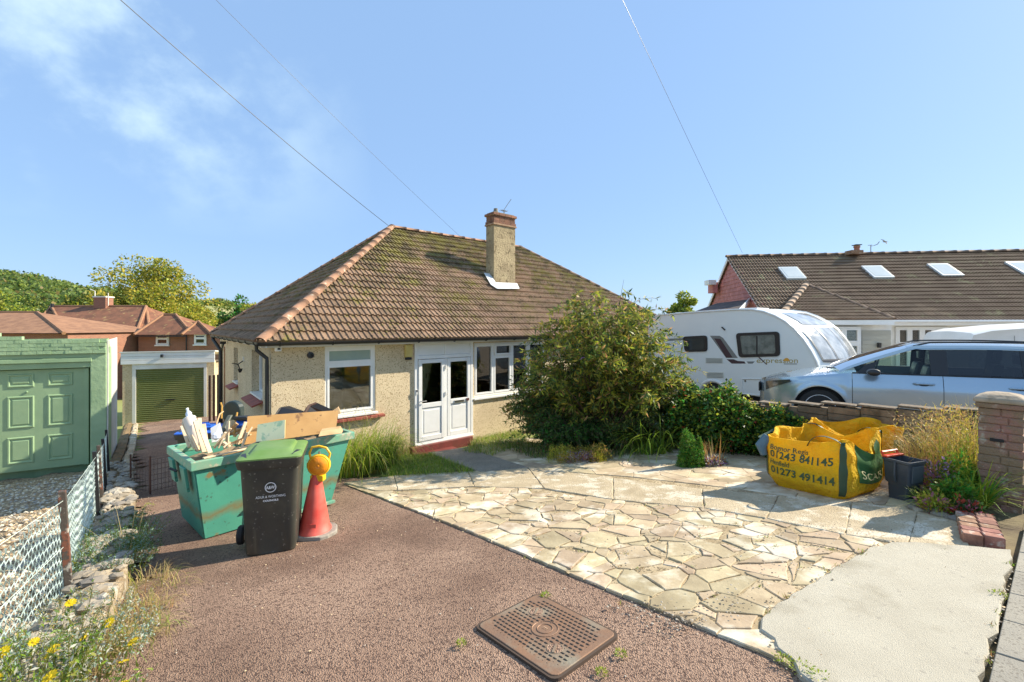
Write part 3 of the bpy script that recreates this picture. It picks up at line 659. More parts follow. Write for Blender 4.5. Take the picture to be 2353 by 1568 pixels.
ridge_tiles(roof, E1 + Z * 0.05, A1 + Z * 0.05, M['darkhip'], 0.09, 0.40, 'hip_tile')
ridge_tiles(roof, A0 + Z * 0.05, A1 + Z * 0.05, M['hip'], 0.085, 0.42, 'ridge_tile')
# mortar knob at the foot of the hip
# chimney
ch0 = U(1135, 600, 13.35); ch0.z = 0; cz0, cz1 = 0.7, 3.0
chs = MB().par(Vector((ch0.x, ch0.y, cz0)), D1 * 0.84, D2 * 0.40, Z * (cz1 - cz0)).build('chimney', mat('chimney_render', (0.45, 0.36, 0.21), 0.95, (0.27, 0.21, 0.12), 2.2, 7, 1.0, 22, coords='world', third=(0.17, 0.13, 0.07), third_scale=7, third_range=(0.56, 0.66), bdist=0.03), hs)
def ring(o, da, db, z, h, g, nm, m, par):
    MB().par(Vector((o.x, o.y, z)) - D1 * g - D2 * g, D1 * (da + 2 * g), D2 * (db + 2 * g), Z * h).build(nm, m, par, bevel=0.006)
ring(ch0, 0.84, 0.40, cz1, 0.05, 0.035, 'band', mat('cream_band', (0.40, 0.26, 0.16), 0.9, (0.25, 0.15, 0.09), 5, coords='world'), chs)
M['obrick'] = mat('old_brick', (0.27, 0.12, 0.07), 0.9, (0.15, 0.075, 0.05), 7, 5, 0.4, 50, coords='world', rnd=0.3, third=(0.24, 0.19, 0.10), third_scale=6, third_range=(0.56, 0.66))
rr = random.Random(8)
for c_ in range(4):
    g = (0.02, 0.0, 0.0, 0.04)[c_]; z_ = cz1 + 0.052 + c_ * 0.078; lx, ly = 0.84 + 2 * g, 0.40 + 2 * g; o_ = Vector((ch0.x, ch0.y, z_)) - D1 * g - D2 * g
    MB().par(o_ + D1 * .01 + D2 * .01, D1 * (lx - .02), D2 * (ly - .02), Z * 0.076).build('mortar_course', M['mortar'], chs)
    for side in range(2):
        n = 4 if side == 0 else 2
        for k in range(n):
            if side == 0: p = o_ + D1 * (k * lx / 4 + 0.006) + Z * 0.006; MB().par(p, D1 * (lx / 4 - 0.012), D2 * 0.1, Z * 0.066).build('brick', M['obrick'], chs)
            else: p = o_ + D2 * (k * ly / 2 + 0.006 + (0.1 if k == 0 else 0)) + Z * 0.006 + D1 * 0.0; MB().par(p, D1 * 0.1, D2 * (ly / 2 - 0.012 - (0.1 if k == 0 else 0)), Z * 0.066).build('brick', M['obrick'], chs)
MB().par(Vector((ch0.x, ch0.y, cz1 + 0.364)) + D1 * 0.02 + D2 * 0.02, D1 * 0.8, D2 * 0.36, Z * 0.03).build('flaunching', M['greyconc'], chs)
pc = Vector((ch0.x, ch0.y, cz1 + 0.39)) + D1 * 0.22 + D2 * 0.2
MB().lathe([(0.085, 0), (0.075, 0.06), (0.06, 0.12), (0.06, 0.15)], pc, 14).build('chimney_pot', M['greyconc'], chs)
pa = Vector((ch0.x, ch0.y, cz1 + 0.39)) + D1 * 0.55 + D2 * 0.2
aer = MB().tube([pa, pa + Z * 0.16], 0.016).tube([pa + Z * 0.14 - D1 * 0.14, pa + Z * 0.14 + D1 * 0.12], 0.010).tube([pa + Z * 0.10 - D1 * 0.06, pa + Vector((0.22, 0, 0.50))], 0.008, 5)
for q in range(4): aer.tube([pa + Z * 0.14 - D1 * (0.12 - q * 0.07) - D2 * 0.09, pa + Z * 0.14 - D1 * (0.12 - q * 0.07) + D2 * 0.09], 0.005, 4)
tag(aer.build('television_aerial', M['greyconc']), 'small grey television aerial on top of the tall chimney', 'aerial')
# lead flashing round the foot of the chimney, lying on the tiles
def onroof(u, v, lift=0.10):
    d = U(u, v, 1.0); n = D1.cross(T1).normalized(); k = (E0 + n * lift * (1 if n.z > 0 else -1)).dot(n) / d.dot(n); return d * k
fl = [onroof(1112, 628), onroof(1127, 630), onroof(1139, 650), onroof(1188, 652), onroof(1194, 664), onroof(1142, 664), onroof(1128, 655)]
MB().prism(fl, Z * 0.012).build('flashing', mat('white_flashing', (0.72, 0.74, 0.74), 0.5, (0.6, 0.63, 0.65), 6, coords='world'), chs)
# eaves: soffit, fascia, gutter, brackets, downpipes
sf = MB()
fo = 0.06
for a, b, n in ((E0, E1, N1), (E0, E3, N2)):
    d = (b - a).normalized(); l = (b - a).length
    p = Vector((a.x, a.y, -0.375)) - n * 0.0
    sf.par(p - n * 0.09 + d * 0.0, d * l, n * 0.022, Z * 0.10)
sf.build('fascia', M['whitepaint'], hs)
so_ = MB(); so_.par(Vector((E0.x, E0.y, -0.372)) - N1 * 0.095 + D1 * 0.1, D1 * (HL - .2), -N1 * 0.30, Z * -0.012)
so_.par(Vector((E0.x, E0.y, -0.372)) - N2 * 0.095 + D2 * 0.42, D2 * (HD - .5), -N2 * 0.22, Z * -0.012)
so_.build('soffit', M['whitepaint'], hs)
def gutter(a, b, n):
    d = (b - a).normalized(); l = (b - a).length; vs, fs = [], []; K = 9
    c = Vector((a.x, a.y, -0.285)) + n * 0.00
    for e in (0, l):
        for j in range(K):
            t_ = math.pi * j / (K - 1); vs.append(c + d * e + n * (math.cos(t_) * 0.062) - Z * math.sin(t_) * 0.062)
        for j in range(K):
            t_ = math.pi * j / (K - 1); vs.append(c + d * e + n * (math.cos(t_) * 0.056) - Z * math.sin(t_) * 0.056)
    for j in range(K - 1):
        fs += [(j, j + 1, 2 * K + j + 1, 2 * K + j), (K + j + 1, K + j, 3 * K + j, 3 * K + j + 1)]
    fs += [(0, 2 * K, 3 * K, K), (K - 1, 2 * K - 1, 4 * K - 1, 3 * K - 1)]
    MB().add(vs, fs).build('gutter', M['black'], hs, smooth=True)
    for k in range(int(l / 0.9)):
        q = c + d * (0.35 + k * 0.9)
        MB().tube([q + n * 0.068 * math.cos(math.pi * j / 8) - Z * 0.068 * math.sin(math.pi * j / 8) for j in range(9)], 0.011, 5).build('gutter_bracket', M['black'], hs)
gutter(E0 - D1 * 0.06, E1, N1); gutter(E0, E3, N2)
def pipe(pts, r=0.034, name='downpipe', par=hs, col=None): return MB().tube(pts, r, 10).build(name, col or M['black'], par, smooth=True)
s1 = 0.16
base = lambda s_, off, z_: Vector((W0.x, W0.y, z_)) + D2 * s_ + N2 * off
g1 = Vector((E0.x, E0.y, -0.33)) + D2 * 0.45
pipe([g1, g1 - Z * 0.10, base(0.05, 0.06, -0.58), base(0.05, 0.06, -0.70), base(0.05, 0.06, -3.2)])
g2 = Vector((E0.x, E0.y, -0.30)) + D2 * 7.75
pipe([g2 + Z * 0.16, g2, g2 - Z * 0.12, base(7.0, 0.07, -0.72), base(7.0, 0.07, -0.85), base(7.0, 0.07, -4.0)], 0.05)
pipe([base(6.55, 0.04, -0.5), base(6.95, 0.05, -0.75)], 0.022, 'waste_pipe')
pipe([base(6.4, 0.03, -0.6), base(6.4, 0.03, -3.6)], 0.013, 'gas_pipe', col=mat('copper', (0.35, 0.16, 0.08), 0.5, metal=0.5))
# windows
def window(par, o, d, n, w_, h, cells, fr=0.055, depth=0.07, gl='glass', fm='white', name='window'):
    """frame bars round each cell (a, b, za, zb in 0..w, 0..h); outer face at o"""
    mb_ = MB(); o = Vector(o)
    B = lambda a, b, za, zb, dp, pr=0.0: mb_.par(o + d * a + Z * za - n * (dp - pr), d * (b - a), n * dp, Z * (zb - za))
    B(0, w_, 0, fr, depth); B(0, w_, h - fr, h, depth); B(0, fr, fr, h - fr, depth); B(w_ - fr, w_, fr, h - fr, depth)
    xs = sorted({q[0] for q in cells} | {q[1] for q in cells}); 
    for q in cells:
        a, b, za, zb = q[:4]; t_ = fr * 0.45
        e = 0.012 if len(q) < 5 else q[4]
        B(a + t_, b - t_, za + t_, za + t_ + fr * 0.7, depth * 0.9, e); B(a + t_, b - t_, zb - t_ - fr * 0.7, zb - t_, depth * 0.9, e)
        B(a + t_, a + t_ + fr * 0.7, za + t_ + fr * .7, zb - t_ - fr * .7, depth * 0.9, e); B(b - t_ - fr * 0.7, b - t_, za + t_ + fr * .7, zb - t_ - fr * .7, depth * 0.9, e)
    for q in cells:
        for r_ in cells:
            pass
    # mullions and transoms between the cells
    for q in cells:
        a, b, za, zb = q[:4]
        if b < w_ - fr: B(b - fr * 0.45, b + fr * 0.45, za, zb, depth, 0.004)
        if zb < h - fr: B(a, b, zb - fr * 0.45, zb + fr * 0.45, depth, 0.002)
    wo_ = mb_.build(name, M[fm], par)
    for q in cells:
        a, b, za, zb = q[:4]; t_ = fr * 0.8
        MB().par(o + d * (a + t_) + Z * (za + t_) - n * (depth * 0.55), d * (b - a - 2 * t_), n * 0.006, Z * (zb - za - 2 * t_)).build('pane', M[q[5]] if len(q) > 5 else M[gl], wo_)
    return wo_
wp = lambda t_, z_, off=0.0: Vector((W0.x, W0.y, z_)) + D1 * t_ + N1 * off
M['frost'] = mat('frosted_glass', (0.33, 0.42, 0.38), 0.12, (0.28, 0.37, 0.34), 3, coords='world')
w1 = window(hs, wp(0.93, -1.75, -0.03), D1, N1, 1.02, 1.35, [(0.03, 0.99, 0.03, 1.0), (0.03, 0.99, 1.0, 1.32, 0.0, 'frost')])
# curtain and table inside, red sill tiles outside
MB().par(wp(0.97, -1.62, -0.45), D1 * 0.22, -N1 * 0.03, Z * 1.1).build('curtain', mat('yellow_curtain', (0.45, 0.33, 0.08), 0.8, (0.3, 0.2, 0.05), 4), w1)
MB().par(wp(0.90, -1.80, -0.05), D1 * 1.08, N1 * 0.115, Z * 0.045).build('sill', M['white'], w1, bevel=0.006)
for k in range(8): MB().par(wp(0.84 + k * 0.16, -1.875, -0.02) , D1 * 0.154, N1 * 0.125, Z * 0.055).build('sill_tile', M['sill'], w1, bevel=0.006)
w2 = window(hs, wp(4.46, -1.74, -0.03), D1, N1, 2.44, 1.32, [(0.03, 0.62, 0.03, 1.29), (0.62, 1.22, 0.03, 0.98), (0.62, 1.22, 0.98, 1.29, 0.05), (1.22, 1.82, 0.03, 1.29), (1.82, 2.41, 0.03, 1.29)])
MB().par(wp(4.42, -1.80, -0.05), D1 * 2.5, N1 * 0.12, Z * 0.05).build('sill', M['white'], w2, bevel=0.006)
w3 = window(hs, wp(8.2, -1.74, -0.03), D1, N1, 2.0, 1.32, [(0.03, 1.0, 0.03, 1.29), (1.0, 1.97, 0.03, 1.29)])
sp2 = lambda s_, z_, off=0.0: Vector((W0.x, W0.y, z_)) + D2 * s_ + N2 * off
M['sillpv'] = M['white']
for (s_, wd, zb, hh, cl_) in ((0.75, 1.2, -1.42, 0.92, [(0.03, 0.6, 0.03, 0.89), (0.6, 1.17, 0.03, 0.89)]), (3.9, 0.75, -1.44, 0.89, [(0.03, 0.72, 0.03, 0.86)])):
    ws = window(hs, sp2(s_, zb, -0.13), D2, N2, wd, hh, cl_)
    MB().par(sp2(s_ + .01, zb - 0.0, -0.12), D2 * (wd - .02), N2 * 0.17, Z * 0.035).build('sill', M['white'], ws, bevel=0.005)
    for k in range(int(wd / 0.16) + 1):
        o_ = sp2(s_ - 0.06 + k * 0.165, zb - 0.045, 0.0); MB().par(o_, D2 * 0.158, N2 * 0.20 - Z * 0.075, Z * 0.035).build('sill_tile', M['sill'], ws, bevel=0.005)
# door and porch front
DB = lambda a, b, za, zb, dp, off, mb_: mb_.par(wp(2.83 + a, za, off - dp), D1 * (b - a), N1 * dp, Z * (zb - za))
pf = MB(); o0 = 0.045
for a, b, za, zb in ((0.0, 0.075, -2.60, -0.35), (1.50, 1.57, -2.60, -0.35), (0.075, 1.50, -0.42, -0.35), (0.075, 1.50, -0.74, -0.66), (0.075, 1.5, -2.60, -2.55), (0.765, 0.83, -2.55, -0.74), (0.77, 0.82, -0.66, -0.42)): DB(a, b, za, zb, 0.12, o0, pf)
porch = pf.build('door_frame', M['white'], hs, bevel=0.005, seg=1)
MB().par(wp(2.83, -2.625, -0.03), D1 * 1.57, N1 * 0.11, Z * 0.022).build('threshold', M['white'], porch)
for a, b in ((0.075, 0.77), (0.82, 1.5)): MB().par(wp(2.83 + a + 0.003, -0.657, o0 - 0.05), D1 * (b - a - 0.006), N1 * 0.02, Z * 0.234).build('top_panel', M['white'], porch)
def leaf_door(a, b, za, zb, gz0, gz1, off, name, nm_p):
    mb_ = MB(); s_ = 0.085
    DB(a, a + s_, za, zb, 0.06, off, mb_); DB(b - s_, b, za, zb, 0.06, off, mb_); DB(a + s_, b - s_, zb - s_, zb, 0.06, off, mb_); DB(a + s_, b - s_, za, za + 0.10, 0.06, off, mb_); DB(a + s_, b - s_, gz0 - 0.10, gz0, 0.06, off, mb_)
    dr = mb_.build(name, M['white'], hs, bevel=0.005, seg=1)
    m2 = MB(); DB(a + s_ + .002, b - s_ - .002, za + 0.102, gz0 - 0.102, 0.02, off - 0.02, m2); m2.build(nm_p, M['white'], dr)
    m2 = MB(); DB(a + s_ + .05, b - s_ - .05, za + 0.16, gz0 - 0.16, 0.012, off - 0.012, m2); m2.build(nm_p, M['white'], dr, bevel=0.01, seg=1)
    m2 = MB(); DB(a + s_ - .002, b - s_ + .002, gz0 - .002, zb - s_ + .002, 0.006, off - 0.03, m2); m2.build('pane', M['glass'], dr); return dr
d1_ = leaf_door(0.085, 0.755, -2.545, -0.75, -1.72, -0.82, 0.065, 'front_door', 'lower_panel')
d2_ = leaf_door(0.84, 1.49, -2.545, -0.75, -1.70, -0.80, 0.045, 'side_panel', 'lower_panel')
MB().tube([wp(2.83 + 0.13, -1.66, 0.07), wp(2.83 + 0.13, -1.66, 0.115), wp(2.83 + 0.25, -1.66, 0.115)], 0.011, 8).build('handle', M['steel'], d1_)
for z_ in (-0.95, -1.55): MB().box(wp(2.83 + 0.775, z_, 0.075), 0.02, 0.03, 0.1, D1, N1, Z).build('hinge', M['white'], d1_)
lb = MB().box(wp(2.83 + 1.16, -1.765, 0.055), 0.27, 0.02, 0.055, D1, N1, Z).build('letterbox', M['steel'], d2_, bevel=0.005)
MB().box(wp(2.83 + 1.40, -1.75, 0.055), 0.08, 0.016, 0.055, D1, N1, Z).build('sticker', mat('brown_sticker', (0.10, 0.03, 0.02), 0.5), d2_)
bell = MB().box(wp(2.83 + 0.035, -1.45, 0.055), 0.035, 0.025, 0.11, D1, N1, Z).build('door_bell', M['white'], porch, bevel=0.006)
MB().box(wp(2.83 + 0.035, -1.425, 0.066), 0.026, 0.012, 0.045, D1, N1, Z).build('bell_face', M['black'], bell)
# inner door seen through the glass
ind = MB().par(wp(2.83 + 0.12, -2.6, -0.40), D1 * 0.62, -N1 * 0.05, Z * 2.0).build('inner_door', mat('inner_door_paint', (0.62, 0.56, 0.38), 0.6), hs)
text('house_number', '17', 0.15, lambda x, y: wp(2.83 + 0.50 + x, -1.22 + y, -0.392), M['black'], ind, 0.004)
MB().par(wp(2.83 + 1.12, -2.6, -0.5), D1 * 0.03, -N1 * 0.35, Z * 1.9).build('inner_frame', M['white'], hs)
MB().par(wp(2.70, -2.86, -0.02), D1 * 1.62, N1 * 0.17, Z * 0.235).build('door_step', M['redpaint'], hs, bevel=0.012)
MB().par(wp(2.80, -3.0, 0.02), D1 * 0.95, N1 * 0.36, Z * 0.235).build('door_step', M['redpaint'], hs, bevel=0.015)
# things fixed to the wall
ab = empty('alarm_box', tuple(wp(2.66, -0.6, 0.0)), 'yellowed burglar alarm box under the eaves beside the door frame', 'alarm')
MB().box(wp(2.68, -0.54, 0.035), 0.17, 0.07, 0.27, D1, N1, Z).build('cover', mat('aged_cream_plastic', (0.60, 0.50, 0.20), 0.45, (0.55, 0.42, 0.12), 6), ab, bevel=0.012)
MB().box(wp(2.68, -0.71, 0.03), 0.14, 0.06, 0.05, D1, N1, Z).build('base', M['black'], ab, bevel=0.01)
vt = MB().lathe([(0.055, 0), (0.062, 0.02), (0.058, 0.05), (0.034, 0.055), (0.034, 0.02)], wp(0.66, -0.55, 0.0), 18, D1, Z, N1).build('flue_vent', M['black'], smooth=True)
tag(vt, 'round black flue vent high on the pebbledash wall by the window', 'vent')
vt = empty('motion_sensor', tuple(wp(0.05, -0.42, 0)), 'small white square motion sensor under the gutter at the house corner', 'sensor')
MB().box(wp(0.08, -0.395, 0.13), 0.10, 0.08, 0.115, D1, N1, Z).build('housing', M['white'], vt, bevel=0.01)
MB().box(wp(0.085, -0.395, 0.172), 0.045, 0.01, 0.06, D1, N1, Z).build('lens', M['black'], vt)
lp = empty('wall_lamp', tuple(sp2(2.9, -0.9)), 'black outdoor lamp bracket on the side wall between two windows', 'lamp')
MB().box(sp2(2.95, -0.76, 0.02), 0.07, 0.03, 0.10, D2, N2, Z).build('back_plate', M['whitepaint'], lp)
MB().tube([sp2(2.95, -0.80, 0.03), sp2(2.9, -0.87, 0.14), sp2(2.85, -0.84, 0.26)], 0.012).tube([sp2(2.9, -0.87, 0.14), sp2(2.9, -1.0, 0.10)], 0.012).build('bracket', M['black'], lp)
MB().lathe([(0.02, 0), (0.045, 0.05), (0.05, 0.09)], sp2(2.9, -1.06, 0.10), 12).build('lamp_head', M['black'], lp)
MB().box(sp2(5.9, -0.47, 0.12), 0.11, 0.14, 0.07, D2, N2, Z).build('floodlight', M['black'], label='small black floodlight hung beneath the side gutter by the big downpipe', cat='floodlight')
MB().par(wp(0.72, -0.375, 0.01), D1 * 0.9, N1 * 0.02, Z * -0.02).build('trunking', M['white'], hs)
for k, (a, b) in enumerate(((0.0, 0.5),)):
    MB().par(sp2(-0.0, -3.3, 0.002) + N1 * 0.001, D2 * 0.02, N2 * 0.01, Z * 0.1)
# ------------------------------------------------------------ green garage
gd = Vector((0.873, 0.489, 0)).normalized(); gn = Vector((gd.y, -gd.x, 0)); g0 = Vector((-9.16, 9.77, 0))   # g0: eastern jamb of the door
gp = lambda t_, z_, off=0.0: g0 + gd * t_ + gn * off + Z * z_
gg = empty('green_garage', tuple(gp(-1.0, -3.1)), 'sage green painted garage with panelled door and stepped brick parapet', 'garage')
zb = -3.03; dh = zb + 2.13
MB().par(gp(0.03, zb - 0.3, 0.02), gd * 0.27, -gn * 0.4, Z * (-0.46 - zb + 0.3)).build('pilaster', M['greenw'], gg, bevel=0.015)
MB().par(gp(0.12, -0.62, 0.04), gd * 0.18, -gn * 0.3, Z * 0.22).build('pilaster_head', M['greenw'], gg, bevel=0.02)
MB().par(gp(-2.6, dh + 0.0, 0.0), gd * 2.63, -gn * 0.2, Z * 0.12).build('lintel', M['green'], gg, bevel=0.01)
MB().par(gp(-2.6, dh + 0.122, 0.035), gd * 2.66, -gn * 0.2, Z * 0.09).build('lintel', M['green'], gg, bevel=0.01)
MB().par(gp(-2.6, dh + 0.214, 0.012), gd * 2.66, -gn * 0.2, Z * 0.095).build('lintel', M['green'], gg, bevel=0.01)
MB().par(gp(-2.6, dh + 0.30, -0.1), gd * 2.9, -gn * 0.12, Z * 0.26).build('wall_core', M['greenw'], gg)
MB().par(gp(-2.6, dh + 0.55, -0.1), gd * 1.0, -gn * 0.12, Z * 0.22).build('wall_core', M['greenw'], gg)
# stepped parapet of painted bricks
bme = MB().box((0.107, 0.05, 0.0325), 0.214, 0.12, 0.069).mesh('brick', M['greenw'])
rr = random.Random(5)
steps = {4: -0.98, 5: -1.22, 6: -1.50}
for c_ in range(7):
    z_ = dh + 0.31 + c_ * 0.0755
    for k in range(14):
        t_ = 0.30 - 0.218 * (k + 1) + (0.109 if c_ % 2 else 0)
        if c_ % 2 and k == 0: continue
        if t_ + 0.2 > steps.get(c_, 1): continue
        inst('brick', bme, gg, gp(t_, z_, -0.05 + rr.uniform(-0.006, 0.006)), frame(gd, gn, Z) @ Matrix.Rotation(rr.uniform(-.02, .02), 3, 'X'))
    if c_ in (1, 3): MB().par(gp(0.19, z_, -0.102), gd * 0.11, gn * 0.112, Z * 0.068).build('brick', M['greenw'], gg)
MB().par(gp(-2.6, dh + 0.55, -0.12), gd * 2.89, -gn * 0.1, Z * 0.07).build('coping', M['greenw'], gg)
MB().par(gp(0.303, -3.5, 0.0), gd * 0.02, D2 * 3.3, Z * 3.18).build('side_wall', mat('white_render', (0.72, 0.71, 0.66), 0.8, (0.55, 0.53, 0.47), 1.5, 6, 0.4, 12, coords='world'), gg)
MB().par(gp(-2.6, -3.6, 0) + D2 * .35, gd * 2.88, D2 * 2.9, Z * 3.1).build('body', M['greenw'], gg)
dr = MB().par(gp(-2.6, zb + 0.03, -0.09), gd * 2.585, -gn * 0.04, Z * (dh - zb - 0.05)).build('garage_door', M['green'], gg)
MB().par(gp(-2.6, zb, -0.05), gd * 0.0001, -gn * 0.1, Z * 0.01)
dm = MB(); 
for t_ in (-0.09, ): dm.par(gp(t_, zb + 0.03, -0.05), gd * 0.08, -gn * 0.06, Z * (dh - zb - 0.05))
dm.build('door_jamb', M['green'], dr)
rows = [(0.10, 0.46), (0.60, 1.10 + 0.1), (1.36, 1.86 - 0.02)]
vv = lambda v: -(v - HY) / F * 9.5
rows = [(vv(1062) + 0.02, vv(1000)), (vv(980), vv(908)), (vv(888), vv(858))]
for c_ in range(4):
    tb = -0.27 - c_ * 0.60
    for za, zb_ in rows:
        a, b = tb - 0.40, tb
        def P_(t_, z_, off): return gp(t_, z_, off)
        q = [(a, za), (b, za), (b, zb_), (a, zb_)]; c0 = ((a + b) / 2, (za + zb_) / 2)
        def insq(g): return [(a + g, za + g), (b - g, za + g), (b - g, zb_ - g), (a + g, zb_ - g)]
        vs = [P_(x, z_, -0.089) for x, z_ in insq(0)] + [P_(x, z_, -0.073) for x, z_ in insq(0.012)] + [P_(x, z_, -0.073) for x, z_ in insq(0.03)] + [P_(x, z_, -0.094) for x, z_ in insq(0.05)] + [P_(x, z_, -0.094) for x, z_ in insq(0.06)] + [P_(x, z_, -0.078) for x, z_ in insq(0.085)]
        fs = []
        for r_ in range(5): fs += [(r_ * 4 + j, r_ * 4 + (j + 1) % 4, r_ * 4 + 4 + (j + 1) % 4, r_ * 4 + 4 + j) for j in range(4)]
        fs.append((20, 21, 22, 23)); MB().add(vs, fs).build('door_panel', M['green'], dr)
hd_ = MB().lathe([(0.02, 0), (0.024, 0.012), (0.01, 0.02)], gp(-0.98, vv(899), -0.088), 12, gd, Z, gn).build('lock', M['green'], dr)
# ------------------------------------------------------------ roller-door garage at the foot of the drive
rd = Vector((0.924, 0.383, 0)).normalized(); rn = Vector((rd.y, -rd.x, 0)); r0 = Vector((-14.7, 17.0, 0)); rp = lambda t_, z_, off=0.0: r0 + rd * t_ + rn * off + Z * z_
rg = empty('roller_garage', tuple(rp(1.4, -3.7)), 'white fascia garage with olive roller shutter at the end of the drive', 'garage')
zg = -3.72
MB().par(rp(0.03, zg - 0.3, 0), rd * 0.30, -rn * 0.3, Z * 2.6).build('pier', M['render'], rg); MB().par(rp(2.72, zg - 0.3, 0), rd * 0.25, -rn * 0.3, Z * 2.6).build('pier', M['render'], rg)
MB().par(rp(0.03, zg - 0.3, -0.31), rd * 2.94, -rn * 5.0, Z * 2.3).build('body', M['render'], rg)
for k in range(3): MB().par(rp(0, -1.46 + k * 0.147, 0.08), rd * 3.0, -rn * 0.05, Z * 0.14).build('fascia_board', M['white'], rg, bevel=0.006, seg=1)
MB().par(rp(-0.02, -1.02, 0.11), rd * 3.04, -rn * 5.2 - Z * 0.42, Z * 0.045).build('flat_roof', M['whitepaint'], rg)
MB().par(rp(0.33, -1.66, 0.03), rd * 2.38, -rn * 0.10, Z * 0.10).build('door_frame', M['whitepaint'], rg); MB().par(rp(0.33, -1.56, 0.02), rd * 2.38, -rn * 0.10, Z * 0.10).build('door_frame', M['whitepaint'], rg)
MB().par(rp(0.33, zg, 0.02), rd * 0.11, -rn * 0.1, Z * (-1.66 - zg)).build('door_frame', M['whitepaint'], rg); MB().par(rp(2.62, zg, 0.02), rd * 0.10, -rn * 0.1, Z * (-1.66 - zg)).build('door_frame', M['whitepaint'], rg)
sh = empty('roller_door', tuple(rp(1.4, zg, -0.05))); sh.parent = rg; sh.location = rp(1.4, zg, -0.05) - ORIG['roller_garage']
ns = 27; hs_ = (-1.66 - zg) / ns
pr = [(0, 0), (0.2, 0.004), (0.55, 0.034), (0.8, 0.03), (1, 0)]
sm_ = MB().add([Vector((x_, -o_, q * hs_)) for x_ in (0, 2.20) for q, o_ in pr] , [(j, j + 5, j + 6, j + 1) for j in range(4)]).mesh('slat', M['olive'])
for k in range(ns): inst('slat', sm_, sh, rp(0.43, zg + k * hs_, -0.04), frame(rd, -rn, Z))
MB().box(rp(1.52, zg + 0.85, 0.0), 0.3, 0.05, 0.03, rd, rn, Z).build('handle', M['black'], sh)
MB().par(rp(0.3, zg - 0.05, 0.10), rd * 2.6, -rn * 0.25, Z * 0.06).build('threshold', mat('timber_sill', (0.50, 0.36, 0.18), 0.9, (0.35, 0.25, 0.12), 4), rg)
MB().box(rp(1.28, -1.16, 0.13), 0.07, 0.10, 0.11, rd, rn, Z).build('floodlight', M['black'], label='small black floodlight fixed on the white garage fascia', cat='floodlight')
# timber gate between the garage and the bungalow
gt = empty('side_gate', tuple(U(485, 965, 16.6)), 'dark brown close boarded side gate between the garage and the bungalow', 'gate')
for k in range(5):
    q = U(479 + k * 4.7, 749, 16.4); MB().par(Vector((q.x, q.y + k * .12, -3.75)), Vector((0.068, 0.02, 0)), Y * 0.02, Z * 1.95).build('board', mat('brown_timber', (0.13, 0.065, 0.04), 0.85, (0.08, 0.04, 0.025), 4) if k == 0 else MATS['brown_timber'], gt)

# ------------------------------------------------------------ low wall, strip and fence on the western edge of the drive
lw = MB(); rr = random.Random(12); tt = 0.0; rows = []
def ridge_strip(line, t0, t1, step, a, b, h, seed):
    """a rough low bank between offsets a and b from the line"""
    rr = random.Random(seed); mb_ = MB(); n = int((t1 - t0) / step); prof = [(a, -0.25), (a, 0.02), (a + (b - a) * 0.25, h * 0.95), (a + (b - a) * 0.6, h * 1.05), (b - 0.02, h * 0.9), (b, h * 0.75), (b + 0.01, -0.25)]
    rg_ = []
    for i in range(n + 1):
        t_ = t0 + (t1 - t0) * i / n; r_ = []
        for j, (o_, z_) in enumerate(prof):
            p = along(t_, o_ + (rr.uniform(-.02, .02) if 0 < j < 5 else rr.uniform(-.006, .006)), line); r_.append(Vector((p.x, p.y, gz(p.x, p.y) + z_ + (rr.uniform(-.02, .02) if 0 < j < 6 else 0))))
        rg_.append(r_)
    return mb_.loft(rg_, closed=False, cap=False)
wall_l = tag(ridge_strip(WL, 0.1, 7.2, 0.05, 0.02, 0.40, 0.18, 3).build('low_wall', mat('rubble_cement', (0.40, 0.33, 0.23), 0.95, (0.24, 0.18, 0.11), 9, 7, 1.0, 22, coords='world', third=(0.52, 0.48, 0.40), third_scale=6, third_range=(0.55, 0.66), bdist=0.04), loc=(-5.2, 5.7, -2.5), smooth=False), 'low crumbling cement and rubble wall along the fence beside the drive', 'wall')
st_m = []
for k in range(5):
    rr = random.Random(60 + k); vs = []; 
    for i in range(6):
        for j in range(4):
            ph = math.pi * (j + .5) / 4; th = 2 * math.pi * i / 6; r_ = rr.uniform(0.75, 1.15)
            vs.append((math.sin(ph) * math.cos(th) * r_, math.sin(ph) * math.sin(th) * r_, math.cos(ph) * r_ * 0.7))
    fs = [((i) * 4 + j, ((i + 1) % 6) * 4 + j, ((i + 1) % 6) * 4 + j + 1, i * 4 + j + 1) for i in range(6) for j in range(3)] + [tuple(i * 4 for i in range(6))[::-1], tuple(i * 4 + 3 for i in range(6))]
    st_m.append(MB().add(vs, fs).mesh('rock', mat('flint_%d' % k, [(0.40, 0.34, 0.25), (0.30, 0.25, 0.18), (0.42, 0.33, 0.21), (0.24, 0.21, 0.18), (0.52, 0.48, 0.40)][k], 0.8, (0.25, 0.22, 0.18), 6, 5, 0.4, 20, rnd=0.15)))
for k in range(240):
    t_ = R.uniform(2.2, 10.6) if k > 25 else R.uniform(6, 9); o_ = R.uniform(0.06, 0.38); p = along(t_, o_, WL); s_ = R.uniform(0.03, 0.075)
    inst('rock', R.choice(st_m), wall_l, Vector((p.x, p.y, gz(p.x, p.y) + 0.19 + R.uniform(-.02, .02))), Matrix.Rotation(R.uniform(0, 6), 3, 'Z'), (s_ * 1.3, s_, s_ * 0.8))
tag(ridge_strip(WL, 7.25, 19.5, 0.2, 0.0, 0.22, 0.10, 5).build('brick_edging', mat('mossy_brick', (0.24, 0.15, 0.08), 0.95, (0.16, 0.12, 0.05), 6, 5, 0.6, 20, coords='world'), loc=(-11, 12.5, -3.2)), 'low mossy brick edging running down to the roller garage', 'edging')
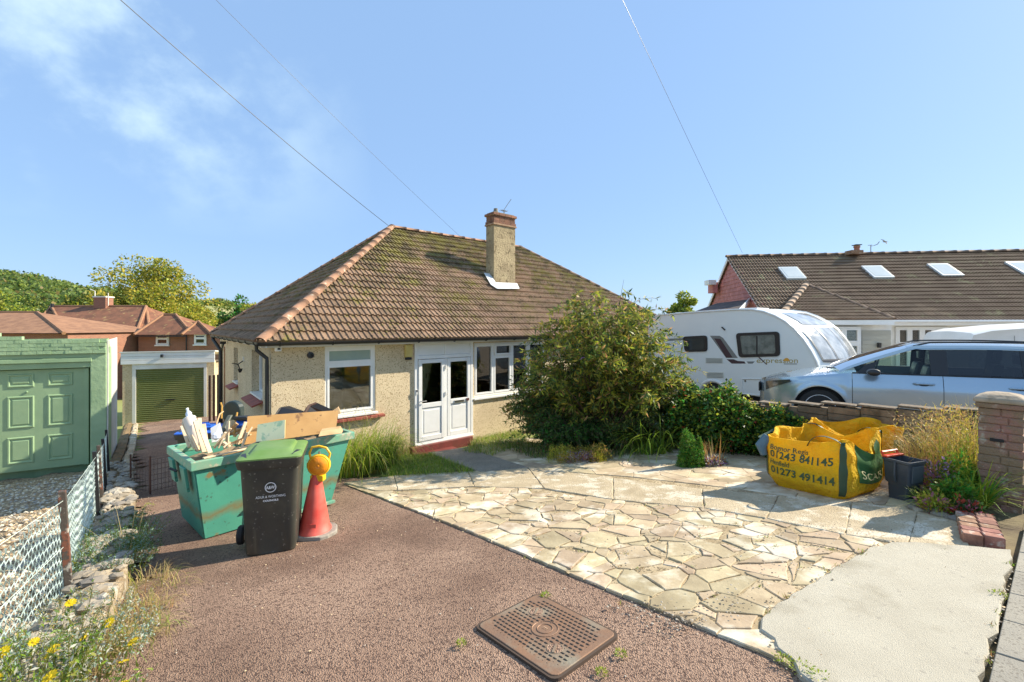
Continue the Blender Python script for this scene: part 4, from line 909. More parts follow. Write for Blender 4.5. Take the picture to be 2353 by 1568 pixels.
tag(ridge_strip(WL, 7.25, 19.5, 0.3, 0.24, 0.40, 0.06, 6).build('concrete_edging', M['concrete'], loc=(-10.9, 12.4, -3.2)), 'pale concrete edging strip between brick edging and drive', 'edging')
fc = empty('chain_link_fence', (-5.2, 5.7, -2.5), 'pale green chain link fence on rusty and dark posts beside the drive', 'fence')
M['mesh'] = mat('pale_green_wire', (0.72, 0.80, 0.72), 0.45, (0.58, 0.70, 0.62), 3, coords='world')
M['rust'] = mat('rusty_post', (0.07, 0.055, 0.045), 0.9, (0.16, 0.06, 0.035), 9, 5, 0.5, 30, coords='world', contrast=(0.52, 0.56), third=(0.45, 0.42, 0.36), third_scale=12, third_range=(0.6, 0.68))
FH = 0.80
def wire_mesh(t0, t1, pitch, name):
    mb_ = MB(); r_ = 0.0033; vs, fs = [], []; n = int((t1 - t0) / pitch); hh = pitch * 1.35; rows_ = int(FH / hh)
    for i in range(n):
        base_t = t0 + i * pitch
        pts = []
        for j in range(rows_ + 1):
            side = j % 2; t_ = base_t + (pitch * 0.53 if side else -pitch * 0.03); p = along(t_, 0.008 if (j + i) % 2 else -0.008)
            sag = 0.02 * math.sin(t_ * 5.1) + 0.012 * math.sin(t_ * 13)
            pts.append(Vector((p.x, p.y, gz(p.x, p.y) + 0.12 + (FH - 0.10) * (1 - j / rows_) + sag)))
        # rounded knuckles: two extra points near each bend
        q = [pts[0] + Vector((0, 0, 0.02))]
        for a, b in zip(pts[:-1], pts[1:]): q += [a + (b - a) * 0.14, a + (b - a) * 0.86]
        b0 = len(vs)
        for p in q: vs += [p + Vector((r_, 0, 0)), p + Vector((-r_ * .5, r_ * .87, 0)), p + Vector((-r_ * .5, -r_ * .87, 0))]
        for a in range(len(q) - 1):
            for c_ in range(3): fs.append((b0 + a * 3 + c_, b0 + a * 3 + (c_ + 1) % 3, b0 + a * 3 + 3 + (c_ + 1) % 3, b0 + a * 3 + 3 + c_))
    o = mb_.add(vs, fs).build(name, M['mesh'], fc); o['kind'] = 'stuff'
wire_mesh(0.0, 10.9, 0.036, 'wire_mesh')
for zz in (0.16, 0.50, 0.88):
    MB().tube([Vector((p.x, p.y, gz(p.x, p.y) + zz)) for p in (along(0.4 * k, 0.012) for k in range(28))], 0.002, 4).build('line_wire', M['mesh'], fc)
lens = [0]; 
for i in range(len(FL) - 1): lens.append(lens[-1] + (FL[i + 1] - FL[i]).length)
for k, (t_, mt, lab, wd) in enumerate(((lens[3], 'rust', 'rusty post with flaking paint', 0.055), (lens[4], 'black', 'straight black post', 0.045), (lens[4] + 0.75, 'rust', 'weathered brown post', 0.045), (lens[5] + .2, 'black', 'black post', 0.045), (lens[6], 'black', 'black post', 0.045), (0.05, 'rust', None, 0.055))):
    p = along(t_, 0.05); b = Vector((p.x, p.y, gz(p.x, p.y))); d_ = along(t_ + 0.1, 0.05) - p; d_.normalize(); n_ = Vector((d_.y, -d_.x, 0)); lean = n_ * (-0.05) - d_ * 0.02
    po = MB().par(b - d_ * wd / 2 - n_ * wd / 2 - Z * 0.1, d_ * wd, n_ * wd * 0.9, lean + Z * 1.06).build('post', M[mt], fc, bevel=0.005)
    if lab: po['label'] = lab
# gravel stones
n = 9000; reg = [(-2.6, 1.9), (-3.15, 2.9), (-3.75, 3.8), (-5.5, 6.0), (-8.6, 9.6), (-11, 8.2), (-8, 3), (-5, 1.2)]
pts = []; 
while len(pts) < n:
    x, y = NR.uniform(-11, -2.4), NR.uniform(1.2, 9.6)
    if inside((x, y), reg): pts.append((x, y, gz(x, y) - 0.012))
pts = np.array(pts)
def pebbles(name, pts, smin, smax, mats, seed=4, **t):
    rg_ = np.random.default_rng(seed); n = len(pts); oc = np.array([(1, 0, 0), (0, 1, 0), (-1, 0, 0), (0, -1, 0), (0, 0, 1), (0.5, 0.5, 0.7), (-0.5, 0.4, 0.75)], float)
    oc = oc[:5]; fc_ = np.array([(0, 1, 4), (1, 2, 4), (2, 3, 4), (3, 0, 4)])
    s_ = rg_.uniform(smin, smax, n); a = rg_.uniform(0, 6.28, n); v = oc[None] * s_[:, None, None] * rg_.uniform(0.6, 1.2, (n, 5, 1)); v[:, :, 2] *= 0.75
    ca_, sa_ = np.cos(a)[:, None], np.sin(a)[:, None]; x_ = v[:, :, 0] * ca_ - v[:, :, 1] * sa_; y_ = v[:, :, 0] * sa_ + v[:, :, 1] * ca_
    v = np.stack([x_, y_, v[:, :, 2]], 2) + np.asarray(pts)[:, None]; f = (np.arange(n) * 5)[:, None, None] + fc_[None]
    mi = np.repeat(rg_.integers(0, len(mats), n), 4)
    return tag(put(name, quads(name, v.reshape(-1, 3), f.reshape(-1, 3), mi, mats)), **t)
pm = [mat('pebble_tan', (0.62, 0.47, 0.28), 0.8), mat('pebble_cream', (0.74, 0.64, 0.47), 0.8), mat('pebble_brown', (0.36, 0.24, 0.13), 0.8), mat('pebble_grey', (0.40, 0.35, 0.28), 0.8)]
pebbles('gravel', pts, 0.012, 0.034, pm, kind='stuff', label='loose tan gravel in front of the green garage', cat='gravel')

# ------------------------------------------------------------ boundary wall, pier, brick step
bd = D2; b0 = Vector((6.62, 4.92, 0)); bn = Vector((-bd.y, bd.x, 0))
bw = empty('boundary_wall', (4.9, 7.3, -2.1), 'weathered brown block boundary wall between the paving and the parked car', 'wall')
M['block'] = mat('walling_block', (0.155, 0.11, 0.07), 0.95, (0.24, 0.18, 0.115), 4, 6, 0.6, 25, coords='world', rnd=0.28, third=(0.10, 0.075, 0.045), third_scale=5, third_range=(0.52, 0.66))
core = MB(); bp = lambda s_, z_, off=0.0: b0 + bd * s_ + bn * off + Z * z_
for k in range(-5, 17):
    s_ = k * 0.5; q = b0 + bd * (s_ + .25); top = gz(q.x, q.y) + 0.82; core.par(bp(s_, gz(q.x, q.y) - 0.3, -0.015), bd * 0.5, -bn * 0.17, Z * (top - gz(q.x, q.y) + 0.3))
core.build('mortar_core', mat('wall_mortar', (0.23, 0.18, 0.12), 0.95, (0.15, 0.12, 0.08), 6, coords='world', bump=0.3), bw)
bl = MB().box((0.205, 0.06, 0.045), 0.41, 0.12, 0.092).mesh('block', M['block']); rr = random.Random(9)
for c_ in range(8):
    s_ = -2.4 - (0.21 if c_ % 2 else 0)
    while s_ < 8.2:
        ln = rr.choice((0.30, 0.42, 0.42, 0.5)); q = b0 + bd * (s_ + ln / 2)
        if s_ >= -2.5: inst('block', bl, bw, Vector((b0.x, b0.y, gz(q.x, q.y) + 0.02 + c_ * 0.104)) + bd * s_ - bn * (0.105 + rr.uniform(-0.008, 0.008)), frame(bd, bn, Z) @ Matrix.Rotation(rr.uniform(-.015, .015), 3, 'X'), ((ln - 0.014) / 0.41, 1, 1))
        s_ += ln
for k in range(-5, 18):
    s_ = k * 0.47; q = b0 + bd * (s_ + .2); MB().par(bp(s_ + 0.004, gz(q.x, q.y) + 0.862 + rr.uniform(-.016, .016), 0.02), bd * 0.46, -bn * 0.20, Z * 0.03).build('coping_stone', mat('coping', (0.15, 0.115, 0.08), 0.95, (0.30, 0.26, 0.20), 12, 6, 0.8, 25, coords='world', contrast=(0.5, 0.7)) if k == -5 else MATS['coping'], bw, bevel=0.008)
# pier
pq = U(2247, 749, 4.85); pz = gz(5, 4.6); pa_ = -bd; pb = Vector((-pa_.y, pa_.x, 0))
pr_ = empty('gate_pier', (pq.x + .2, pq.y + .2, pz), 'rough rendered brick gate pier with a pyramid cap beside the flower bed', 'pier')
M['pier'] = mat('pier_render', (0.23, 0.16, 0.10), 0.95, (0.30, 0.155, 0.12), 4, 6, 0.9, 18, coords='world', contrast=(0.45, 0.6), third=(0.38, 0.33, 0.25), third_scale=8, third_range=(0.55, 0.65), bdist=0.03)
P0 = Vector((pq.x, pq.y, 0)); hh = 0
rr = random.Random(2)
PWd = 0.33
for c_ in range(13):
    z_ = pz - 0.05 + c_ * 0.083; g = rr.uniform(-0.008, 0.008)
    for k in range(2):
        for j in range(2):
            MB().par(P0 + pa_ * (k * 0.17 + (0.05 if c_ % 2 and k else 0) - g) + pb * (j * 0.17) + Z * (z_ + 0.003), pa_ * ((0.155 if k else 0.165) if not c_ % 2 else (0.112 if k else 0.215)), pb * 0.163, Z * 0.078).build('brick', M['pier'], pr_, bevel=0.008, seg=1)
MB().par(P0 + pa_ * 0.012 + pb * 0.012 + Z * (pz - 0.1), pa_ * 0.305, pb * 0.31, Z * 1.12).build('mortar_core', M['pier'], pr_)
zt = pz + 1.03
MB().par(P0 - pa_ * 0.02 - pb * 0.02 + Z * zt, pa_ * (PWd + .04), pb * (PWd + .04), Z * 0.055).build('cap_course', M['pier'], pr_, bevel=0.012)
cap = MB(); c0 = P0 - pa_ * 0.035 - pb * 0.035 + Z * (zt + 0.057); r_ = []; cw2 = PWd + .07
for g, h_ in ((0, 0), (0.0, 0.045), (0.07, 0.085), (0.15, 0.105)):
    r_.append([c0 + pa_ * x + pb * y + Z * h_ for x, y in ((g, g), (cw2 - g, g), (cw2 - g, cw2 - g), (g, cw2 - g))])
cap.loft(r_).build('cap', mat('pier_cap', (0.30, 0.24, 0.17), 0.95, (0.40, 0.33, 0.25), 6, 6, 0.7, 25, coords='world', third=(0.25, 0.2, 0.14), third_scale=9, third_range=(0.55, 0.65)), pr_, bevel=0.015)
MB().box(P0 + pa_ * 0.14 - pb * 0.008 + Z * (pz + 0.70), 0.10, 0.02, 0.03, pa_, pb, Z).build('slot', M['dark'], pr_)
bs = empty('brick_step', tuple(G(2270, 1230)), 'low red brick plinth at the foot of the gate pier', 'step')
s0, s1_, s2_ = G(2212, 1252), G(2312, 1264), G(2262, 1196)
ax_ = (s1_ - s0); ax_.z = 0; lx = ax_.length; ax_.normalize(); ay_ = Vector((-ax_.y, ax_.x, 0)); 
rr = random.Random(4)
for j in range(6):
    for k in range(2):
        o_ = s0 + ax_ * (k * (lx / 2) + 0.004) + ay_ * (j * 0.108); o_.z = gz(o_.x, o_.y) - 0.03
        o_.x += ay_.x * 0.0
        MB().par(o_ - ax_ * 0.0 + Vector((0.04, 0, 0)) * j * 0.6, ax_ * (lx / 2 - 0.005), ay_ * 0.104, Z * (0.135 + rr.uniform(-.003, .003))).build('brick', M['brick'], bs, bevel=0.006, seg=1)

# ------------------------------------------------------------ long neighbouring bungalow
nd = Vector((1, -0.134, 0)).normalized(); nn = Vector((nd.y, -nd.x, 0)); e0_ = Vector((9.08, 16.0, 0.20)); ln_ = 24.0
nb = empty('long_bungalow', (14, 16, -2.6), 'long neighbouring bungalow with brown tiled roof, skylights and pink tile hung gable', 'bungalow')
depth = 4.15; rz = 3.06; back = -nn
ap = e0_ + back * depth; ap.z = rz
Tn = plane(e0_, nd, ap)
dk = MB(); far = nd * ln_
eb = e0_ + back * depth * 2
dk.add([e0_, e0_ + far, ap + far, ap], [(0, 1, 2, 3)]); dk.add([eb, eb + far, ap + far, ap], [(3, 2, 1, 0)])
nr = dk.build('roof', M['darktile'], nb)
sl_ = (ap - e0_).length
def on_n(u, v):                             # point of the neighbour's roof plane seen at (u, v)
    d = U(u, v, 1.0); n = nd.cross(Tn).normalized(); return d * (e0_.dot(n) / d.dot(n))
tile_roof(nr, e0_ - Tn * 0.05 + nd * 0.02, nd, Tn, [(-0.12, 0), (ln_, 0), (ln_, sl_ + .03), (-0.12, sl_ + .03)], M['darktile'], 0.235, 0.27, near=230, seed=8)
ridge_tiles(nr, ap - nd * 0.1 + Z * 0.04, ap + far + Z * 0.04, M['darkhip'], 0.11, 0.45, 'ridge_tile')
MB().par(Vector((e0_.x, e0_.y, -2.9)) + back * 0.35 + nd * 0.15, nd * (ln_ - .3), back * 0.25, Z * 3.0).build('front_wall', M['whitepaint'], nb)
gw = MB().prism([Vector((e0_.x, e0_.y, -2.9)) + back * 0.35 + nd * 0.12, Vector((e0_.x, e0_.y, -2.9)) + back * (depth * 2 - .35) + nd * 0.12, Vector((eb.x, eb.y, 0.30)) - back * 0.35 + nd * .12, ap + nd * 0.12 - Z * 0.12, Vector((e0_.x, e0_.y, 0.30)) + back * 0.35 + nd * .12], nd * 0.2).build('gable_wall', mat('gable_render', (0.45, 0.16, 0.14), 0.9, (0.38, 0.13, 0.12), 5, coords='world'), nb)
# tile hanging on the gable
M['pink'] = mat('pink_hung_tile', (0.50, 0.21, 0.20), 0.85, (0.43, 0.17, 0.16), 4, rnd=0.12, coords='world')
tm_ = MB().par((0, 0, 0), (0.20, 0, 0), (0, -0.03, 0.0), (0, 0.022, 0.20)).mesh('hung_tile', M['pink'])
zz = 0.3; c_ = 0
hang = MB()
while zz < 2.85:
    w2_ = (rz - 0.1 - zz) / (rz - 0.2) * depth
    s_ = -w2_ + (0.1 if c_ % 2 else 0)
    while s_ + 0.2 < w2_ :
        ct = Vector((e0_.x, e0_.y, 0)) + back * (depth + s_) + nd * 0.115 + Z * zz
        inst('hung_tile', tm_, gw, ct + nd * 0.0, frame(back, nd, Z)) if s_ < w2_ * 0.9 else None
        s_ += 0.207
    zz += 0.17; c_ += 1
for a, b in ((e0_, ap), (eb, ap)):
    dd = (b - a); MB().par(a - nd * 0.03 - Z * 0.12, dd, nd * 0.035, Z * 0.16).build('bargeboard', M['white'], nb)
MB().par(e0_ - nd * 0.0 + Z * -0.17 + nn * 0.02, nd * ln_, -nn * 0.03, Z * 0.14).build('fascia', M['white'], nb)
MB().par(e0_ + Z * -0.17 + nn * 0.0, nd * ln_, -nn * 0.5, Z * -0.02).build('soffit', M['white'], nb)
MB().tube([e0_ + nn * 0.07 - Z * 0.05, e0_ + nn * 0.07 - Z * 0.05 + far], 0.05, 8).build('gutter', M['white'], nb)
# projecting wing with a hipped end
fw = nn * 1.3; zl = e0_.z
wa = U(1787, 749, 14.75); wb = U(2056, 749, 14.35); wa.z = wb.z = 0.19; wt = on_n(1853, 656)
wd_ = (wb - wa).normalized(); wn = Vector((wd_.y, -wd_.x, 0))
wk = wa * (e0_.dot(nd.cross(Tn)) / wa.dot(nd.cross(Tn))); wm = wb - wn * 2.2
def onroofn(p):                             # drop a point vertically on to the main slope
    n = nd.cross(Tn).normalized(); return Vector((p.x, p.y, (e0_.dot(n) - n.x * p.x - n.y * p.y) / n.z))
wr = MB().add([wa, wb, wt, wk, onroofn(wm)], [(0, 1, 2), (1, 4, 2), (3, 0, 2)]).build('wing_roof', M['darktile'], nb)
T4 = plane(wa, wd_, wt)
tile_roof(wr, wa, wd_, T4, [(0, 0), ((wb - wa).length, 0), st(wt, wa, wd_, T4)], M['darktile'], 0.235, 0.27, near=60, seed=9)
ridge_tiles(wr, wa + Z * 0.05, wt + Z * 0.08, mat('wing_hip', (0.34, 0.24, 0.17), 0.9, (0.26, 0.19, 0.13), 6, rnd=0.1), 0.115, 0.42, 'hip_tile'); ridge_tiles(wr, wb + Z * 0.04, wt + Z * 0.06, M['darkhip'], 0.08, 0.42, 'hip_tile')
MB().par(wa - wn * 0.01 + Z * -0.16, wd_ * (wb - wa).length, -wn * 0.03, Z * 0.15).build('fascia', M['white'], nb)
wq = lambda u, z_, off=0.0: (lambda s__: wa + wd_ * s__ - wn * (0.35 - off) + Z * (z_ - wa.z))(((U(u, 749, 1).x * (wa - wn * 0.35).y - (wa - wn * 0.35).x)) / (wd_.x - U(u, 749, 1).x * wd_.y))
sL, sR = wq(1795, 0), wq(2049, 0)
MB().par(Vector((sL.x, sL.y, -2.9)), wd_ * (sR - sL).length, -wn * 1.6, Z * 2.95).build('wing_wall', M['whitepaint'], nb)
M['blind'] = mat('blind', (0.42, 0.44, 0.36), 0.7, (0.36, 0.38, 0.31), 2)
def nwin(par, o, d, n, w_, h, cols, rws):
    cells = [(0.03 + (w_ - .06) * i / cols, 0.03 + (w_ - .06) * (i + 1) / cols, za, zb_) for i in range(cols) for za, zb_ in rws]
    wo_ = window(par, o, d, n, w_, h, cells, 0.07, 0.07, gl='glass')
    for (a, b, za, zb_) in cells:
        k = int((zb_ - za - .1) / 0.055)
        sl2 = MB()
        for j in range(k): sl2.par(Vector(o) + d * (a + 0.06) + Z * (za + 0.06 + j * 0.055) - n * 0.085, d * (b - a - .12), -n * 0.02 + Z * 0.02, Z * 0.022)
        ob = sl2.build('blind_slats', M['blind'], wo_); ob['kind'] = 'stuff'
    MB().par(Vector(o) - n * 0.12, d * w_, n * 0.004, Z * h).build('backing', M['dark'], wo_)
    return wo_
a_, b_ = wq(1895, -1.45, 0.14), wq(1972, -1.45, 0.14)
nwin(nb, a_, wd_, wn, (b_ - a_).length, 1.42, 2, [(0.03, 0.88), (0.88, 1.39)])
# grey cladding boards
c1, c2 = wq(1980, 0, 0.03), wq(2046, 0, 0.03)
M['clad'] = mat('grey_cladding', (0.44, 0.43, 0.36), 0.7, (0.40, 0.39, 0.33), 2, rnd=0.05)
for k in range(10): 
    o_ = Vector((c1.x, c1.y, -0.30 - k * 0.155)); MB().par(o_, wd_ * (c2 - c1).length, -wn * 0.04 , Z * 0.15 - wn * 0.012).build('cladding_board', M['clad'], nb)
MB().box(wq(2016, -0.63, 0.09), 0.09, 0.09, 0.16, wd_, wn, Z).build('wall_light', M['black'], label='small black wall light on the grey cladding of the long bungalow', cat='lamp', bevel=0.01)
mq = lambda u, z_, off=0.0: (lambda s__: Vector((e0_.x, e0_.y, 0)) + nd * s__ - nn * (0.35 - off) + Z * z_)(((U(u, 749, 1).x * (e0_ - nn * 0.35).y - (e0_ - nn * 0.35).x)) / (nd.x - U(u, 749, 1).x * nd.y))
a_, b_ = mq(2056, -1.5, 0.07), mq(2176, -1.5, 0.07)
nwin(nb, a_, nd, nn, (b_ - a_).length, 1.46, 4, [(0.03, 0.85), (0.85, 1.43)])
c1, c2 = mq(2183, 0, 0.03), mq(2400, 0, 0.03)
for k in range(8):
    MB().par(Vector((c1.x, c1.y, -0.20 - k * 0.155)), nd * (c2 - c1).length, -nn * 0.04, Z * 0.15 - nn * 0.012).build('cladding_board', M['clad'], nb)
# skylights
for k, (l_, m__) in enumerate((((1790, 620), (1836, 620, 1847, 643, 1802, 643)), ((1982, 617), (2028, 617, 2048, 641, 2002, 641)), ((2134, 611), (2180, 611, 2206, 638, 2160, 638)), ((2316, 608), (2362, 608, 2390, 632, 2345, 632)))):
    q = [on_n(*l_), on_n(m__[0], m__[1]), on_n(m__[2], m__[3]), on_n(m__[4], m__[5])]; n_ = nd.cross(Tn).normalized(); n_ = n_ if n_.z > 0 else -n_
    wdt = (q[1] - q[0]).length; c = sum(q, Vector()) / 4; hh_ = 0.98
    wdt = 0.74
    sk = MB().par(c - nd * wdt / 2 - Tn * hh_ / 2 + n_ * 0.03, nd * wdt, Tn * hh_, n_ * 0.08).build('skylight', mat('skylight_frame', (0.62, 0.66, 0.66), 0.5) if k == 0 else MATS['skylight_frame'], nr, bevel=0.01)
    MB().par(c - nd * (wdt / 2 - .07) - Tn * (hh_ / 2 - .08) + n_ * 0.111, nd * (wdt - .14), Tn * (hh_ - .16), n_ * 0.006).build('pane', mat('skylight_pane', (0.62, 0.66, 0.64), 0.08, (0.56, 0.61, 0.60), 2) if k == 0 else MATS['skylight_pane'], sk)
pcq = U(1969, 583, 19.2); pcq.z = 3.05
MB().lathe([(0.10, 0), (0.13, 0.04), (0.11, 0.06), (0.10, 0.26), (0.13, 0.28), (0.12, 0.34)], pcq, 14).build('chimney_pot', mat('terracotta', (0.35, 0.15, 0.09), 0.8), nb)
MB().box(pcq + Vector((-0.12, 0, 0.06)), 0.5, 0.4, 0.16).build('chimney_cap', M['brick'], nb)
MB().box(pcq + Vector((0, 0, 0.38)), 0.26, 0.26, 0.03).build('cowl', M['black'], nb)
q = U(2001, 575, 19.0); q.z = 3.1
tag(MB().tube([q, q + Z * 0.30], 0.015, 5).tube([q + Z * 0.28 - X * 0.12, q + Z * 0.30 + X * 0.05], 0.012, 5).tube([q + Vector((0.15, 0, 0.28)), q + Vector((0.28, 0.0, 0.33)), q + Vector((0.36, 0, 0.44))], 0.014, 5).tube([q + Vector((0.0, 0, 0.24)), q + Vector((0.28, 0, 0.33))], 0.008, 4).build('roof_aerial', M['greyconc']), 'small aerial on the ridge of the long bungalow by the clay pot', 'aerial')
# lean-to porch roof beyond the gable
q1, q2, q3, q4 = U(1580, 722, 17.5), U(1648, 697, 19.5), U(1722, 688, 18.0), U(1690, 722, 15.6)
lt = MB().prism([q1, q2, q3, q4], Z * -0.06).build('lean_to_roof', mat('dark_shingle', (0.07, 0.055, 0.05), 0.9, (0.12, 0.09, 0.08), 3, 5, 0.5, 20, coords='world'), nb)
MB().par(q4 - Z * 0.10, q3 - q4, Vector((0.05, 0, 0)), Z * 0.16).build('bargeboard', M['white'], nb)
MB().box(U(1632, 650, 21.5), 0.35, 0.5, 0.22).build('dormer_fascia', M['white'], nb); MB().box(U(1638, 662, 21.7), 0.25, 0.5, 0.5).build('dormer_cheek', M['pink'], nb)

# ------------------------------------------------------------ red brick houses beyond the garage
Yh = 32.0
M['rtile'] = mat('red_roof_tile', (0.24, 0.10, 0.052), 0.9, (0.15, 0.065, 0.036), 1.6, 6, 0.7, 9, coords='world', third=(0.38, 0.26, 0.10), third_scale=2.5, third_range=(0.58, 0.68), contrast=(0.4, 0.6))
def brickmat(name, c1, c2, mo, scale=1.0):
    m = bpy.data.materials.new(name); m.use_nodes = True; t = m.node_tree; b = t.nodes['Principled BSDF']; b.inputs['Roughness'].default_value = 0.9
    br = t.nodes.new('ShaderNodeTexBrick'); br.inputs['Color1'].default_value = c1 + (1,); br.inputs['Color2'].default_value = c2 + (1,); br.inputs['Mortar'].default_value = mo + (1,)
    br.inputs['Scale'].default_value = 1.0; br.inputs['Brick Width'].default_value = 0.225; br.inputs['Row Height'].default_value = 0.075; br.inputs['Mortar Size'].default_value = 0.008
    g = t.nodes.new('ShaderNodeNewGeometry'); s_ = t.nodes.new('ShaderNodeSeparateXYZ'); c = t.nodes.new('ShaderNodeCombineXYZ'); t.links.new(g.outputs['Position'], s_.inputs[0])
    ad = t.nodes.new('ShaderNodeMath'); t.links.new(s_.outputs['X'], ad.inputs[0]); t.links.new(s_.outputs['Y'], ad.inputs[1]); t.links.new(ad.outputs[0], c.inputs['X']); t.links.new(s_.outputs['Z'], c.inputs['Y'])
    t.links.new(c.outputs[0], br.inputs['Vector']); t.links.new(br.outputs['Color'], b.inputs['Base Color']); return m
M['hbrick'] = brickmat('house_brickwork', (0.33, 0.13, 0.075), (0.25, 0.10, 0.06), (0.30, 0.22, 0.16))
rh = empty('red_brick_house', (-27, 34, -7), 'red brick house with a long mossy orange tiled roof and squat chimney', 'house')
def hip_roof(u0, u1, ze, ur0, ur1, zr, y0, dep, name, par, m='rtile', hip='hip'):
    a = Vector((U(u0, 0, y0).x, y0, ze)); b = Vector((U(u1, 0, y0).x, y0, ze)); c = b + Y * dep; d = a + Y * dep
    yr = y0 + dep / 2; r0_ = Vector((U(ur0, 0, yr).x, yr, zr)); r1_ = Vector((U(ur1, 0, yr).x, yr, zr))
    o = MB().add([a, b, c, d, r0_, r1_], [(0, 1, 5, 4), (1, 2, 5), (2, 3, 4, 5), (3, 0, 4), (3, 2, 1, 0)]).build(name, M[m], par)
    for p, q in ((a, r0_), (b, r1_), (r0_, r1_)):
        if (q - p).length > 0.2: MB().tube([p, q], 0.10, 6).build('hip_line', MATS['ridge_clay'], o)
    return o, a, b, r0_, r1_
mat('ridge_clay', (0.36, 0.18, 0.09), 0.9, (0.26, 0.14, 0.08), 4, coords='world')
zr_, ze_ = (HY - 704) / F * 36, -(768 - HY) / F * 32
ro, *_ = hip_roof(152, 312, ze_, 118, 336, zr_, 32, 8, 'roof', rh)
ro2, *_ = hip_roof(60, 345, ze_ - .02, 118, 336, zr_ - .02, 32.3, 8, 'roof', rh)
x0, x1 = U(0, 0, 32).x, U(318, 0, 32).x
MB().par((x0 - 6, 32.6, -8), (x1 - x0 + 6, 0, 0), (0, 7, 0), (0, 0, 8 + ze_ - 0.02)).build('wall', M['hbrick'], rh)
MB().par((U(145, 0, 32).x, 32.05, ze_ - .13), (U(316, 0, 32).x - U(145, 0, 32).x, 0, 0), (0, .1, 0), (0, 0, 0.12)).build('gutter', M['black'], rh)
q = U(238, 694, 36); MB().box((q.x, 36, (HY - 697) / F * 36 - 0.05), 0.95, 0.7, 1.0).build('chimney', M['hbrick'], rh)
MB().box((q.x, 36, (HY - 683) / F * 36), 1.05, 0.8, 0.10).build('chimney_cap', M['whitepaint'], rh)
MB().tube([(q.x - .5, 35.8, 1.6), (q.x - .5, 35.8, 2.75), (q.x - .9, 35.8, 2.9)], 0.03, 5).tube([(q.x + .55, 35.8, 1.6), (q.x + .55, 35.8, 2.6)], 0.03, 5).build('aerial', M['whitepaint'], rh)
MB().tube([(U(123, 0, 35.8).x, 35.7, 1.0), (U(123, 0, 35.8).x, 35.7, 1.75)], 0.11, 8).build('vent_pipe', M['black'], rh)
def hwin(u0, u1, v0, v1, y_, par, cols=2, tr=True):
    o_ = U(u0, v1, y_); w_ = U(u1, v1, y_).x - o_.x; h_ = U(u0, v0, y_).z - o_.z
    cells = []
    for i in range(cols):
        a, b = 0.05 + (w_ - .1) * i / cols, 0.05 + (w_ - .1) * (i + 1) / cols
        cells += [(a, b, 0.05, h_ - 0.05)] if not (tr and i == 0) else [(a, b, .05, h_ * .6), (a, b, h_ * .6, h_ - .05)]
    wo_ = window(par, o_, X, -Y, w_, h_, cells, 0.06, 0.09, gl='dglass')
    MB().par(o_ + Y * 0.085, X * w_, Y * 0.005, Z * h_).build('backing', M['dark'], wo_); MB().par(o_ - X * .06 - Z * 0.08 - Y * 0.06, X * (w_ + .12), Y * 0.1, Z * 0.08).build('sill', M['whitepaint'], wo_)
hwin(265, 302, 770, 795, 32.5, rh, 2, False)
MB().par(U(303, 800, 32.48), X * 0.9, Y * 0.05, Z * 1.0).build('tile_hanging', mat('slate_grey', (0.07, 0.075, 0.085), 0.8), rh)
wg = empty('brick_wing_house', (-23, 30, -7), 'red brick house wing with small hipped roofs and white windows', 'house')
hip_roof(308, 444, ze_ - .02, 376, 404, (HY - 723) / F * 32.6, 30.6, 4.4, 'roof', wg)
hip_roof(418, 487, ze_ + .0, 455, 456, (HY - 739) / F * 31.4, 30.2, 2.6, 'roof', wg)
hip_roof(380, 470, ze_, 396, 450, (HY - 743) / F * 32.6, 30.9, 4.0, 'roof', wg)
MB().par((U(318, 0, 31).x, 31.0, -8), (U(436, 0, 31).x - U(318, 0, 31).x, 0, 0), (0, 4, 0), (0, 0, 8 + ze_ - .03)).build('wall', M['hbrick'], wg)
MB().par((U(430, 0, 30.5).x, 30.5, -8), (3.0, 0, 0), (0, 3, 0), (0, 0, 8 + ze_ - .03)).build('wall', M['hbrick'], wg)
MB().par((U(310, 0, 30.6).x, 30.56, ze_ - .16), (U(444, 0, 30.6).x - U(310, 0, 30.6).x, 0, 0), (0, .1, 0), (0, 0, 0.1)).build('gutter', M['black'], wg)
hwin(358, 387, 769, 793, 30.9, wg, 1); hwin(446, 473, 768, 792, 30.4, wg, 1)
MB().tube([(U(433, 0, 30.6).x, 30.4, ze_), (U(433, 0, 30.6).x, 30.4, -4)], 0.04, 6).build('downpipe', M['black'], wg)
oh = empty('orange_roof_house', (-34, 28, -7), 'house with a plain pale orange tiled roof behind the green garage', 'house')
M['otile'] = mat('orange_roof_tile', (0.33, 0.17, 0.09), 0.9, (0.24, 0.12, 0.065), 2.2, 6, 0.6, 9, coords='world', contrast=(0.4, 0.6))
hip_roof(-170, 147, -(766 - HY) / F * 26, -60, 86, (HY - 718) / F * 30, 26, 8, 'roof', oh, 'otile')
MB().par((U(-170, 0, 26).x, 26.4, -7), (U(140, 0, 26).x - U(-170, 0, 26).x, 0, 0), (0, 7, 0), (0, 0, 7 - (768 - HY) / F * 26)).build('wall', M['hbrick'], oh)
